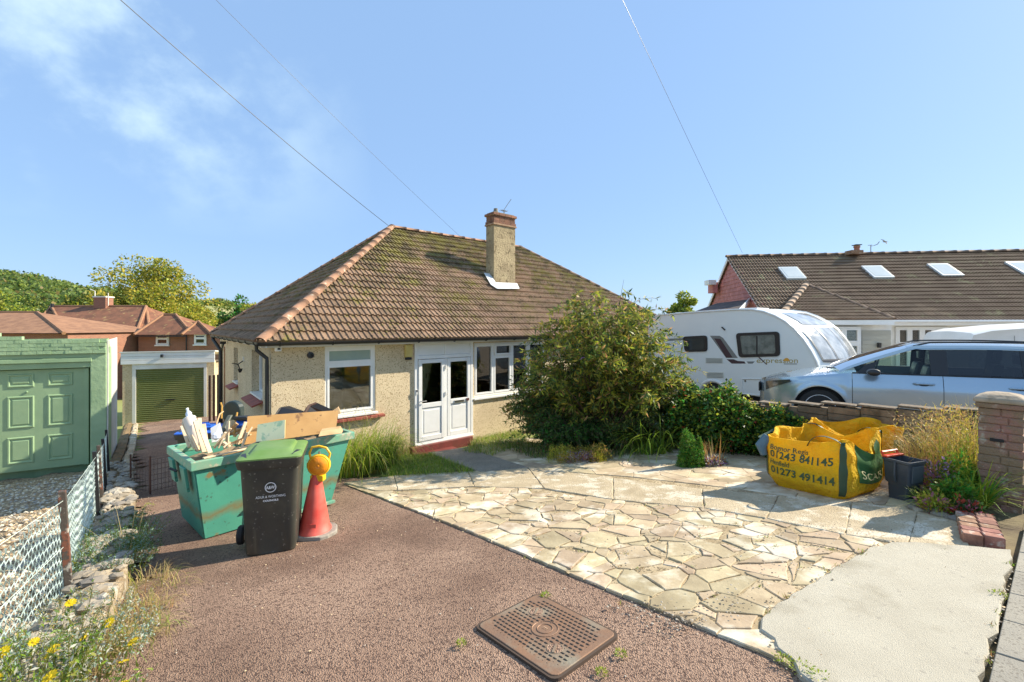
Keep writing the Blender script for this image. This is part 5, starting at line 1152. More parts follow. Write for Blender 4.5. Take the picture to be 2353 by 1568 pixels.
# wires
wires = [((900, 523, 13.45), (-7.1, 8.3, 6.0), 'overhead cable running from the ridge end up past the cloud'), ]
def wire(p, q, label, ext=1.7, sag=0.12, r=0.008):
    p, q = Vector(p), Vector(q); q = p + (q - p) * ext; n = 24
    tag(MB().tube([p + (q - p) * (k / n) - Z * sag * 4 * (k / n) * (1 - k / n) for k in range(n + 1)], r, 5).build('overhead_wire', M['black']), label, 'cable', 'overhead wires')
wire(U(899, 524, 13.4), U(290, 0, 7.6), 'black overhead cable rising from the hip end of the mossy roof', 1.3, 0.12, 0.007)
wire(U(1062, 548, 14.8), U(505, 0, 8.4), 'faint overhead wire rising from the middle of the mossy ridge', 1.3, 0.1, 0.0035)
wire(U(1706, 582, 19.8), U(1505, 150, 11.5), 'overhead wire rising from the gable of the long bungalow', 2.2, 0.1, 0.005)
# gull
gl_ = empty('gull', tuple(U(2034, 556, 24)), 'small dark gull flying above the long bungalow roof', 'bird'); q = U(2034, 556, 24)
MB().loft([[q + Vector((x, math.cos(t_) * r_, math.sin(t_) * r_)) for t_ in [k * math.pi / 4 for k in range(8)]] for x, r_ in ((-0.14, .008), (-0.08, .03), (0.0, .035), (0.08, .025), (0.13, .006))]).build('body', M['greyconc'], gl_, smooth=True)
for s_ in (-1, 1):
    MB().prism([q + Vector((-0.03, 0, 0)), q + Vector((0.05, 0, 0)), q + Vector((0.02, 0.1 * s_, 0.11 * s_)), q + Vector((-0.08, 0.2 * s_, 0.17 * s_))], Vector((0, 0, 0.01))).build('wing', M['greyconc'], gl_)
# ------------------------------------------------------------ skip and what lies in it
M['skip'] = mat('skip_paint', (0.075, 0.33, 0.23), 0.5, (0.06, 0.27, 0.20), 1.6, 5, 0.12, 20, coords='world', third=(0.22, 0.17, 0.07), third_scale=4.5, third_range=(0.64, 0.70), speck=(0.05, 0.05, 0.03), speck_scale=45, speck_amt=0.012)
t = M['skip'].node_tree                     # a rust tide mark low on the sides
g = t.nodes.new('ShaderNodeNewGeometry'); s_ = t.nodes.new('ShaderNodeSeparateXYZ'); t.links.new(g.outputs['Position'], s_.inputs[0])
n1 = t.nodes.new('ShaderNodeTexNoise'); n1.inputs['Scale'].default_value = 5; n1.inputs['Detail'].default_value = 6; t.links.new(g.outputs['Position'], n1.inputs['Vector'])
ad = t.nodes.new('ShaderNodeMath'); ad.operation = 'MULTIPLY_ADD'; ad.inputs[1].default_value = 0.22; t.links.new(n1.outputs['Fac'], ad.inputs[0]); t.links.new(s_.outputs['Z'], ad.inputs[2])
su = t.nodes.new('ShaderNodeMath'); su.operation = 'SUBTRACT'; su.inputs[1].default_value = -2.05; t.links.new(ad.outputs[0], su.inputs[0])
ab_ = t.nodes.new('ShaderNodeMath'); ab_.operation = 'ABSOLUTE'; t.links.new(su.outputs[0], ab_.inputs[0])
mr = t.nodes.new('ShaderNodeMapRange'); mr.inputs['From Min'].default_value = 0.08; mr.inputs['From Max'].default_value = -0.02; mr.inputs['To Max'].default_value = 0.9; t.links.new(ab_.outputs[0], mr.inputs['Value'])
b = t.nodes['Principled BSDF']; src = b.inputs['Base Color'].links[0].from_socket; mx = t.nodes.new('ShaderNodeMix'); mx.data_type = 'RGBA'; mx.inputs['B'].default_value = (0.22, 0.12, 0.03, 1)
t.links.new(mr.outputs[0], mx.inputs['Factor']); t.links.new(src, mx.inputs['A']); t.links.new(mx.outputs['Result'], b.inputs['Base Color'])
sl_, sw_ = Vector((0.66, 0.75, 0)).normalized(), Vector((-0.75, 0.66, 0)).normalized()
SN = Vector((-3.545, 5.0, 0)); zr_, zb_ = -1.512, -2.42
sp_ = lambda a, b_, z_: SN + sl_ * a + sw_ * b_ + Z * z_
SLn, SWd = 1.93, 1.04
sk = empty('skip', tuple(sp_(0.95, 0.6, zb_)), 'scratched teal green metal skip full of timber standing on the drive', 'skip')
def slabq(q, th, name, par=sk, m='skip', **k):
    q = [Vector(p) for p in q]; n = (q[1] - q[0]).cross(q[3] - q[0]).normalized(); return MB().prism(q, n * th).build(name, M[m], par, **k)
b0_, b1_, b2_, b3_ = sp_(0.14, 0.06, zb_), sp_(SLn - 0.30, 0.06, zb_), sp_(SLn - 0.30, SWd - .06, zb_), sp_(0.14, SWd - 0.06, zb_)
t0_, t1_, t2_, t3_ = sp_(0.03, 0.03, zr_ - .02), sp_(SLn - 0.03, 0.03, zr_ - .02), sp_(SLn - 0.03, SWd - 0.03, zr_ - .02), sp_(0.03, SWd - 0.03, zr_ - .02)
slabq([b0_, b1_, t1_, t0_], 0.012, 'side_panel'); slabq([b2_, b3_, t3_, t2_], 0.012, 'side_panel'); slabq([b3_, b0_, t0_, t3_], 0.012, 'end_panel'); slabq([b1_, b2_, t2_, t1_], 0.012, 'end_panel'); slabq([b0_, b1_, b2_, b3_], 0.02, 'floor')
rim = MB()
rim.par(sp_(-0.015, -0.02, zr_ - 0.10), sl_ * (SLn + .03), sw_ * 0.06, Z * 0.10); rim.par(sp_(-0.015, SWd - 0.04, zr_ - 0.10), sl_ * (SLn + .03), sw_ * 0.06, Z * 0.10)
rim.par(sp_(-0.015, 0.041, zr_ - 0.10), sl_ * 0.06, sw_ * (SWd - .082), Z * 0.10); rim.par(sp_(SLn - 0.045, 0.041, zr_ - 0.10), sl_ * 0.06, sw_ * (SWd - .082), Z * 0.10)
rim.build('rim', mat('rim_paint', (0.12, 0.38, 0.26), 0.55, (0.25, 0.36, 0.24), 7, 5, 0.15, 30, coords='world', third=(0.42, 0.42, 0.30), third_scale=14, third_range=(0.58, 0.64)), sk, bevel=0.008)
for k in (0.16, SWd - 0.36):
    MB().prism([sp_(-0.01, k, zr_ - 0.10), sp_(-0.01, k + 0.2, zr_ - 0.10), sp_(0.03, k + 0.18, zr_ - 0.38), sp_(0.03, k + 0.02, zr_ - 0.38)], -sl_ * 0.03).build('lug', M['skip'], sk, bevel=0.006)
MB().tube([sp_(-0.05, 0.40, zr_ - 0.17), sp_(-0.10, 0.46, zr_ - 0.14), sp_(-0.08, 0.55, zr_ - 0.16)], 0.014, 6).build('hook', M['black'], sk)
MB().par(sp_(0.62, 0.03, zb_ + 0.06), sl_ * 0.17, -sw_ * 0.05, Z * 0.20).build('bracket', mat('turquoise_paint', (0.06, 0.50, 0.42), 0.45), sk, bevel=0.006)
MB().par(sp_(0.60, 0.03, zb_ + 0.255), sl_ * 0.21, -sw_ * 0.07, Z * 0.012).build('bracket_top', MATS['turquoise_paint'], sk)
MB().par(sp_(SLn * .4, -0.0, zb_ - 0.005), sl_ * (SLn * .45), -sw_ * 0.05, Z * 0.03).build('skid', MATS['rim_paint'], sk)
for k in range(3):                          # faded painted lettering blocks at the end
    MB().prism([b3_ * (0.35 + k * .2) + t3_ * (0.65 - k * .2) + (b0_ - b3_) * 0.35, b3_ * (0.35 + k * .2) + t3_ * (0.65 - k * .2) + (b0_ - b3_) * 0.85, b3_ * (0.24 + k * .2) + t3_ * (0.76 - k * .2) + (b0_ - b3_) * 0.85, b3_ * (0.24 + k * .2) + t3_ * (0.76 - k * .2) + (b0_ - b3_) * 0.35], -sl_ * 0.0035).build('worn_patch', mat('worn_paint', (0.34, 0.26, 0.18), 0.8, (0.12, 0.30, 0.23), 9, 5, coords='world') if k == 0 else MATS['worn_paint'], sk)
# fill below the visible rubbish
fl_ = ridge = MB(); rr = random.Random(3); gx, gy = 14, 9; vs = [sp_(0.06 + (SLn - .14) * i / gx, 0.06 + (SWd - .12) * j / gy, zr_ - 0.16 + rr.uniform(-.05, .06)) for j in range(gy + 1) for i in range(gx + 1)]
tag(MB().add(vs, [(j * (gx + 1) + i, j * (gx + 1) + i + 1, (j + 1) * (gx + 1) + i + 1, (j + 1) * (gx + 1) + i) for j in range(gy) for i in range(gx)]).build('rubble', mat('sawdust_rubble', (0.34, 0.25, 0.15), 0.95, (0.18, 0.12, 0.07), 9, 6, 1.0, 30, coords='world')), 'loose wood chips and rubble filling the teal skip', 'rubble', kind='stuff')
def plank(p, q, w_, th, m, label, cat='timber', group='timber offcuts in the skip', name='timber_offcut', roll=0.3):
    p, q = Vector(p), Vector(q); d = q - p; a = d.cross(Z); a = a.normalized() if a.length > 1e-3 else X.copy(); b = a.cross(d).normalized()
    a2 = a * math.cos(roll) + b * math.sin(roll); b2 = -a * math.sin(roll) + b * math.cos(roll)
    return tag(MB().par(p - a2 * w_ / 2 - b2 * th / 2, a2 * w_, b2 * th, d).build(name, m, bevel=0.003, seg=1), label, cat, group)
P1 = [((447, 1030, 5.12), (421, 972, 5.35), 0.035, 0.02, 'thin pale batten leaning outermost against the white roll'),
      ((470, 1040, 5.05), (449, 968, 5.25), 0.05, 0.022, 'long pale timber batten standing in front of the white roll'),
      ((483, 1042, 5.0), (462, 985, 5.1), 0.045, 0.02, 'timber batten with a nail hole resting over the skip rim'),
      ((462, 1030, 5.15), (458, 962, 5.35), 0.04, 0.03, 'upright pale batten just beside the white roll'),
      ((474, 1025, 5.25), (467, 975, 5.4), 0.05, 0.02, 'short upright batten ending square behind the long one'),
      ((435, 1028, 5.2), (417, 980, 5.5), 0.03, 0.02, 'slim upright batten nearest the blue lidded bin'),
      ((456, 1035, 5.1), (440, 1000, 5.2), 0.03, 0.02, 'short broken stick at the foot of the white roll')]
for a, b, w_, th, lab in P1: plank(U(*a), U(*b), w_, th, M['palewood'], lab, roll=R.uniform(-.3, .5))
rr = random.Random(77)
desc = ['lying flat among the wood chips', 'tilted against the brown board']
for k in range(26):
    u, v = rr.uniform(490, 562), rr.uniform(993, 1024); dep = 5.3 + (1024 - v) / 31 * 0.55; p = U(u, v + 8, dep); ang = rr.uniform(0, 3.14); up = rr.choice((rr.uniform(0.0, 0.1), rr.uniform(.1, .26)))
    l = rr.uniform(0.10, 0.28); q = p + Vector((math.cos(ang) * l, math.sin(ang) * l * .5, up))
    plank(p, q, rr.uniform(0.02, 0.05), rr.uniform(0.01, 0.022), rr.choice((M['wood'], M['palewood'])), 'small sawn wood offcut among others between the roll and the brown board', group='small wood offcuts heaped in the skip', roll=rr.uniform(0, 1.5))
plank(sp_(0.12, 0.05, zr_ + .01), sp_(0.70, 0.10, zr_ + 0.02), 0.05, 0.012, M['palewood'], 'pale batten lying flat along the near rim of the skip', roll=0)
plank(sp_(0.30, 0.14, zr_ - .02), sp_(0.78, 0.20, zr_ + 0.0), 0.04, 0.02, M['wood'], 'brown batten lying just inside the near rim', roll=0)
# roll with a bottle on top
rb = [U(463, 1030, 5.2), U(434, 962, 5.35)]; rdir = (rb[1] - rb[0]).normalized(); rl = empty('paper_roll', tuple(rb[0]), 'thick white roll of lining paper standing upright in the skip', 'roll')
ra_ = rdir.cross(Y).normalized(); rb2 = ra_.cross(rdir)
L_ = (rb[1] - rb[0]).length
MB().lathe([(0.066, 0), (0.068, L_ * .5), (0.066, L_ - .004), (0.062, L_), (0.03, L_), (0.03, L_ - .05)], rb[0], 22, ra_, rb2, rdir, cap=False).build('roll', mat('roll_paper', (0.76, 0.66, 0.56), 0.75, (0.68, 0.58, 0.48), 4), rl, smooth=True)
MB().tube([rb[1] + ra_ * 0.067 * math.cos(k * math.pi / 12) + rb2 * 0.067 * math.sin(k * math.pi / 12) - rdir * .01 for k in range(25)], 0.005, 5).build('edge', M['white'], rl)
bp_ = rb[1] + ra_ * -0.012; bt = empty('plastic_bottle', tuple(bp_), 'clear crumpled plastic bottle sitting on top of the white roll', 'bottle')
M['clear'] = mat('clear_plastic', (0.75, 0.80, 0.88), 0.12, (0.55, 0.62, 0.75), 25, 3, 0.6, 40)
MB().lathe([(0.03, 0), (0.034, 0.015), (0.032, 0.04), (0.034, 0.055), (0.024, 0.08), (0.013, 0.095), (0.013, 0.115)], bp_, 12, ra_, rb2, (rdir + Vector((.12, 0, 0))).normalized()).build('bottle_body', M['clear'], bt, smooth=True)
MB().lathe([(0.016, 0.112), (0.016, 0.13)], bp_, 10, ra_, rb2, (rdir + Vector((.12, 0, 0))).normalized()).build('cap', M['white'], bt)
tag(MB().lathe([(0.005, 0), (0.05, .03), (0.045, 0.075), (0.02, 0.09)], U(496, 1012, 5.25), 9).build('plastic_bag', M['clear']), 'small crumpled clear plastic bag between the roll and the white card', 'plastic bag')
tag(slabq([U(487, 1018, 5.4), U(516, 1012, 5.45), U(506, 972, 5.55), U(484, 985, 5.5)], 0.008, 'white_card', None, 'white'), 'folded sheet of white card sticking up behind the plastic bag', 'card')
M['blue'] = mat('blue_plastic', (0.02, 0.12, 0.55), 0.4)
tag(slabq([U(461, 992, 5.9), U(486, 989, 5.95), U(482, 976, 6.05), U(462, 978, 6.05)], 0.05, 'blue_crate', None, 'blue', bevel=0.01), 'bright blue plastic crate edge behind the upright battens', 'crate')
tag(slabq([U(543, 986, 5.8), U(572, 984, 5.85), U(570, 962, 5.95), U(545, 965, 5.9)], 0.06, 'blue_toolbox', None, 'blue', bevel=0.015), 'blue and black plastic toolbox beside the brown board', 'toolbox')
MB().box(U(557, 961, 5.85), 0.17, 0.10, 0.05).build('toolbox_lid', M['black'], None, label='black lid lying on the blue plastic toolbox', cat='lid', bevel=0.01)
# rounded black machine guard on an arm
cg = U(531, 942, 6.1); gr = empty('strimmer_guard', tuple(cg), 'dark rounded machine guard on a grey arm rising from the skip', 'machine')
pf_ = [cg + Vector((0.118 * math.cos(k * math.pi / 10), 0, 0.118 * math.sin(k * math.pi / 10))) for k in range(11)] + [cg + Vector((-0.118, 0, -0.14)), cg + Vector((0.118, 0, -0.14))]
MB().prism(pf_, Vector((0.02, 0.09, 0))).build('guard', mat('dark_guard', (0.03, 0.045, 0.04), 0.35), gr, bevel=0.02)
MB().par(U(497, 1002, 5.75), U(522, 955, 6.0) - U(497, 1002, 5.75), X * 0.055, Y * 0.05).build('arm', mat('grey_arm', (0.10, 0.11, 0.085), 0.5), gr, bevel=0.01)
M['gold'] = mat('tan_handle', (0.55, 0.30, 0.06), 0.5)
tag(MB().tube([U(538, 1000, 5.75), U(541, 972, 5.85), U(545, 948, 5.9)], 0.011, 6).build('broom_handle', M['gold']), 'tan wooden handle standing in front of the dark guard', 'handle')
tag(MB().tube([U(498, 1000, 5.7), U(498, 972, 5.8), U(505, 952, 5.9), U(513, 946, 6.0)], 0.009, 6).build('hose', M['wood'], smooth=True), 'thin brown hose arching beside the dark guard', 'hose')
tag(MB().tube([U(509, 962, 6.0), U(510, 934, 6.05), U(507, 925, 6.05)], 0.010, 6).build('tool_handle', M['gold']), 'yellow brown tool handle just behind the dark guard', 'handle')
# boards
bb = [U(562, 1022, 5.62), U(771, 992, 6.28), U(778, 943, 6.42), U(569, 957, 5.78)]
tag(slabq(bb, -0.022, 'ply_board', None, 'wood'), 'large scratched brown plywood board standing along the skip', 'board')
bpo = bpy.data.objects['ply_board']; bpo.data.materials[0] = mat('plywood', (0.40, 0.215, 0.065), 0.5, (0.50, 0.29, 0.10), 2.0, 6, 0.1, 12, coords='world', third=(0.22, 0.11, 0.04), third_scale=7, third_range=(0.60, 0.66))
fb = [U(588, 1016, 5.30), U(654, 1008, 5.42), U(655, 965, 5.46), U(592, 976, 5.34)]
fbk = MB(); nfb = (fb[1] - fb[0]).cross(fb[3] - fb[0]).normalized(); nfb = nfb if nfb.y > 0 else -nfb
fbk.prism([p + nfb * 0.004 for p in fb], nfb * 0.10); fo_ = empty('insulation_block', tuple(fb[0]), 'thick cream foam block with a pale green face leaning on the board', 'foam block')
fbk.build('foam', mat('cream_foam', (0.72, 0.52, 0.24), 0.85, (0.62, 0.42, 0.18), 8), fo_, bevel=0.006)
MB().prism(fb, nfb * 0.0035).build('facing', mat('green_facing', (0.46, 0.55, 0.36), 0.7, (0.56, 0.60, 0.44), 3, third=(0.26, 0.42, 0.30), third_scale=6, third_range=(0.56, 0.62), coords='world'), fo_)
tag(MB().prism([U(731, 1004, 5.9), U(786, 996, 6.15), U(780, 985, 6.2), U(736, 992, 5.95)], Vector((-0.03, 0.12, 0.01))).build('wood_block', M['wood'], bevel=0.005), 'pale wood block by the far end of the skip', 'wood block')
tag(MB().prism([U(742, 960, 6.6), U(783, 951, 6.7), U(777, 935, 6.75)], Vector((0, 0.02, 0))).build('wood_wedge', M['wood']), 'brown wood corner poking up behind the plywood board', 'wood offcut')
tag(MB().prism([U(625, 962, 6.35), U(700, 950, 6.5), U(660, 935, 6.7), U(641, 938, 6.5)], Vector((0.0, 0.06, 0.004))).build('black_tray', M['black'], bevel=0.004), 'flat black plastic panel tilted behind the plywood board', 'panel')
bx = empty('brown_box', tuple(U(690, 955, 6.5)), 'dark brown open box lying on its side behind the board', 'box')
M['dbrown'] = mat('dark_brown_board', (0.07, 0.035, 0.022), 0.5)
q0_, q1_, q2_ = U(686, 962, 6.45), U(708, 931, 6.6), U(762, 955, 6.8)
MB().prism([q0_, q1_, q1_ + Vector((.03, .02, -.01)), q0_ + Vector((.05, .02, 0))], Y * 0.22).build('side', M['dbrown'], bx); MB().prism([q1_, q2_, q2_ - Z * 0.025, q1_ - Z * .03], Y * 0.25).build('side', M['dbrown'], bx)
MB().prism([q0_, q1_, q2_, q2_ - Z * .1], Y * 0.01 + Vector((0, .24, 0))).build('inside', M['black'], bx)

# ------------------------------------------------------------ wheelie bins
def wheelie(name, loc, ax, h, label, lidc, tilt=0.0):
    ax = ax.normalized(); ay = Vector((-ax.y, ax.x, 0)); o = Vector(loc); o.z = 0; z0 = loc[2]
    b_ = empty(name, loc, label, 'wheelie bin'); P_ = lambda x, y, z_: o + ax * x + ay * y + Z * (z0 + z_)
    def ringp(w_, d_, z_, yc, r=0.04, notch=0.0):
        out = []
        for sx, sy, a0 in ((1, 1, 0), (-1, 1, 90), (-1, -1, 180), (1, -1, 270)):
            for k in range(4):
                t_ = math.radians(a0 + 30 * k); out.append(P_(sx * (w_ / 2 - r) + r * math.cos(t_), yc + sy * (d_ / 2 - r) + r * math.sin(t_), z_))
            if notch and sy == -1 and sx == -1: # fluting on the lower front
                for x_ in (-0.13, -0.10, -0.05, 0.05, 0.10, 0.13): out.append(P_(x_ * w_ / .5, yc - d_ / 2 + (notch if abs(x_) < 0.11 else 0), z_))
            elif sy == -1 and sx == -1:
                for x_ in (-0.13, -0.10, -0.05, 0.05, 0.10, 0.13): out.append(P_(x_ * w_ / .5, yc - d_ / 2, z_))
        return out
    body = MB().loft([ringp(0.45, 0.47, 0.012, 0.0, 0.05, 0.0), ringp(0.465, 0.49, 0.04, 0.0, 0.05, 0.018), ringp(0.485, 0.53, 0.30, 0.01, 0.05, 0.02), ringp(0.50, 0.56, 0.52, 0.015, 0.05, 0.004), ringp(0.535, 0.60, 0.90, 0.01, 0.05), ringp(0.54, 0.61, 0.945, 0.01, 0.05)])
    body.build('body', M['bin'], b_, smooth=True)
    MB().loft([ringp(0.575, 0.64, 0.90, 0.005, 0.05), ringp(0.60, 0.66, 0.945, 0.005, 0.05), ringp(0.61, 0.67, 0.985, 0.005, 0.05), ringp(0.58, 0.65, 0.99, 0.005, 0.05)]).build('rim', M['bin'], b_, smooth=True)
    lid = MB().loft([ringp(0.60, 0.655, 0.988, 0.0, 0.05), ringp(0.60, 0.655, 1.002, 0.0, 0.05), ringp(0.56, 0.61, 1.018, 0.005, 0.05), ringp(0.40, 0.50, 1.022, 0.02, 0.05), ringp(0.36, 0.44, 1.050, 0.03, 0.05), ringp(0.32, 0.38, 1.055, 0.03, 0.05)]).build('lid', lidc, b_, smooth=True)
    for s_ in (-1, 1):
        MB().prism([P_(s_ * 0.20, -0.30, 1.012), P_(s_ * 0.285, -0.25, 1.006), P_(s_ * 0.285, -0.14, 1.008), P_(s_ * 0.235, -0.16, 1.022)], Z * 0.008).build('grip_recess', M['black'], lid)
    MB().tube([P_(-0.27, 0.35, 0.99), P_(-0.24, 0.39, 1.0), P_(0.24, 0.39, 1.0), P_(0.27, 0.35, 0.99)], 0.016, 8).build('handle_bar', M['black'], b_, smooth=True)
    for s_ in (-1, 1):
        w_ = MB().lathe([(0.03, -0.03), (0.085, -0.03), (0.098, -0.015), (0.098, 0.02), (0.085, 0.035), (0.03, 0.035)], P_(s_ * 0.335, 0.10, 0.10), 22, ay, Z, ax).build('wheel', M['rubber'], b_, smooth=True)
        MB().lathe([(0.055, -0.037), (0.055, 0.037)], P_(s_ * 0.335, 0.10, 0.10), 16, ay, Z, ax).build('hub', M['black'], w_)
    MB().tube([P_(-0.335, 0.10, 0.10), P_(0.335, 0.10, 0.10)], 0.012, 8).build('axle', M['steel'], b_)
    return b_, P_
M['bin'] = mat('bin_plastic', (0.030, 0.032, 0.029), 0.42, (0.06, 0.06, 0.045), 2.6, 8, 0.12, 30, coords='world', speck=(0.20, 0.19, 0.16), speck_scale=75, speck_amt=0.012, third=(0.085, 0.08, 0.058), third_scale=3.5, third_range=(0.56, 0.85))
M['limelid'] = mat('lime_lid', (0.125, 0.235, 0.05), 0.45, (0.18, 0.28, 0.09), 3, coords='world')
bc = Vector((-2.54, 4.83, 0)); bz = gz(-2.5, 4.7)
wb_, BP = wheelie('wheelie_bin', (bc.x, bc.y, bz + 0.0), Vector((0.946, 0.32, 0)), 1.0, 'dark grey wheelie bin with a lime green lid and council logo', M['limelid'])
M['logo'] = mat('white_print', (0.72, 0.74, 0.74), 0.5)
lc = lambda x, y: BP(0.012 + x, -0.235 - (0.70 + y) * 0.062 - 0.018, 0.70 + y)
rgs = MB(); n = 36
for k in range(n):
    a, b2 = 2 * math.pi * k / n, 2 * math.pi * (k + 1) / n
    rgs.add([lc(0.052 * math.cos(a), 0.052 * math.sin(a)), lc(0.052 * math.cos(b2), 0.052 * math.sin(b2)), lc(0.044 * math.cos(b2), 0.044 * math.sin(b2)), lc(0.044 * math.cos(a), 0.044 * math.sin(a))], [(0, 1, 2, 3)])
rgs.build('logo_ring', M['logo'], wb_)
text('logo_letters', 'A&W', 0.046, lambda x, y: lc(x - 0.041, y - 0.016), M['logo'], wb_, 0.0012, fitw=0.082)
text('lettering', 'ADUR & WORTHING', 0.036, lambda x, y: lc(x - 0.135, y - 0.105), M['logo'], wb_, 0.0002, fitw=0.27)
text('lettering', 'COUNCILS', 0.026, lambda x, y: lc(x - 0.07, y - 0.142), M['logo'], wb_, 0.0012, fitw=0.14)
b2p = G(404, 1128)
wb2, BP2 = wheelie('wheelie_bin', (b2p.x + 0.36, b2p.y + 0.12, b2p.z), Vector((0.97, 0.24, 0)), 1.0, 'black wheelie bin with a bright blue lid half hidden behind the skip', M['blue'])

# ------------------------------------------------------------ traffic cone with lamp
cb0 = G(722, 1228); cb0.z = gz(cb0.x, cb0.y); cone = empty('traffic_cone', tuple(cb0), 'faded red traffic cone on a pale rubber base beside the wheelie bin', 'traffic cone')
la_ = Vector((0.03, 0.0, 1)).normalized()
hexa = [cb0 + Vector((0.255 * math.cos(a) * (1 if abs(math.cos(a)) > .6 else 1.0), 0.235 * math.sin(a), 0.0)) for a in [math.radians(d) for d in (5, 35, 55, 125, 145, 175, 185, 215, 235, 305, 325, 355)]]
MB().prism(hexa, Z * 0.055).build('base', mat('pale_rubber', (0.38, 0.35, 0.29), 0.85, (0.20, 0.18, 0.15), 7, 5, 0.5, 25, coords='world'), cone, bevel=0.012)
M['cone'] = mat('cone_plastic', (0.68, 0.06, 0.04), 0.5, (0.74, 0.15, 0.11), 4, 7, coords='world', third=(0.42, 0.13, 0.10), third_scale=9, third_range=(0.62, 0.72))
cprof = [(0.185, 0.055), (0.178, 0.075), (0.160, 0.10), (0.148, 0.16), (0.10, 0.42), (0.058, 0.64), (0.045, 0.68), (0.036, 0.70)]
MB().lathe(cprof, cb0, 32, X, Y, la_).build('cone', M['cone'], cone, smooth=True)
MB().box(cb0 + Vector((0.03, -0.148, 0.155)), 0.11, 0.004, 0.04, X, Y, (Z + Y * 0.18).normalized()).build('label_plate', M['cone'], cone, bevel=0.002)
lm = empty('road_lamp', tuple(cb0 + la_ * 0.62), 'orange and yellow road works lamp with a loop handle on the cone', 'lamp')
M['amber'] = mat('amber_lens', (0.90, 0.28, 0.015), 0.25, (0.95, 0.36, 0.02), 5, bump=0.4, bscale=30); M['yel'] = mat('lamp_yellow', (0.90, 0.50, 0.015), 0.4)
lf = Vector((0.25, -0.97, 0.06)).normalized(); lx_ = lf.cross(Z).normalized(); lu = lx_.cross(lf) * -1; lu = lu if lu.z > 0 else -lu
lc0 = cb0 + la_ * 0.78 + X * 0.03
MB().lathe([(0.118, -0.03), (0.124, -0.01), (0.124, 0.01), (0.112, 0.03), (0.10, 0.032)], lc0, 30, lx_, lu, lf).build('housing', M['yel'], lm, smooth=True)
MB().lathe([(0.104, 0.02), (0.096, 0.045), (0.07, 0.062), (0.03, 0.07), (0.014, 0.066), (0.010, 0.075)], lc0, 30, lx_, lu, lf).build('lens', M['amber'], lm, smooth=True)
MB().box(lc0 - Z * 0.14 - X * 0.01, 0.15, 0.09, 0.07).build('battery_case', M['yel'], lm, bevel=0.012)
MB().tube([lc0 + lx_ * a * s_ + lu * b_ for a, b_, s_ in ((-0.10, 0.05, 1), (-0.115, 0.12, 1), (-0.075, 0.185, 1), (0.0, 0.21, 1), (0.075, 0.20, 1), (0.10, 0.14, 1), (0.085, 0.07, 1))], 0.013, 8).build('handle', M['yel'], lm, smooth=True)
MB().box(lc0 + lx_ * 0.105 - lf * .02, 0.05, 0.03, 0.06, lx_, lf, lu).build('switch', M['yel'], lm, bevel=0.005); MB().lathe([(0.012, 0), (0.012, .02)], lc0 + lu * 0.125 - lf * .02, 8).build('bolt', M['steel'], lm)

# ------------------------------------------------------------ wire guard panels
wgd = empty('wire_guard', tuple(G(345, 1132)), 'brown folding wire guard standing in the shade before the bin', 'wire guard')
M['bwire'] = mat('brown_wire', (0.10, 0.045, 0.03), 0.7)
qa = [G(300, 1128), G(345, 1136), G(420, 1118)]
for a, b in zip(qa[:-1], qa[1:]):
    n = int((b - a).length / 0.05); h = 0.55; mb_ = MB()
    for k in range(1, n): p = a + (b - a) * k / n; mb_.tube([p + Z * .03, p + Z * h], 0.003, 4)
    for k in range(7): mb_.tube([a + Z * (0.05 + k * h / 6.5), b + Z * (0.05 + k * h / 6.5)], 0.003, 4)
    ob = mb_.build('wire_panel', M['bwire'], wgd); ob['kind'] = 'stuff'
for p in qa: MB().tube([p, p + Z * 0.62], 0.013, 6).build('post', M['bwire'], wgd)

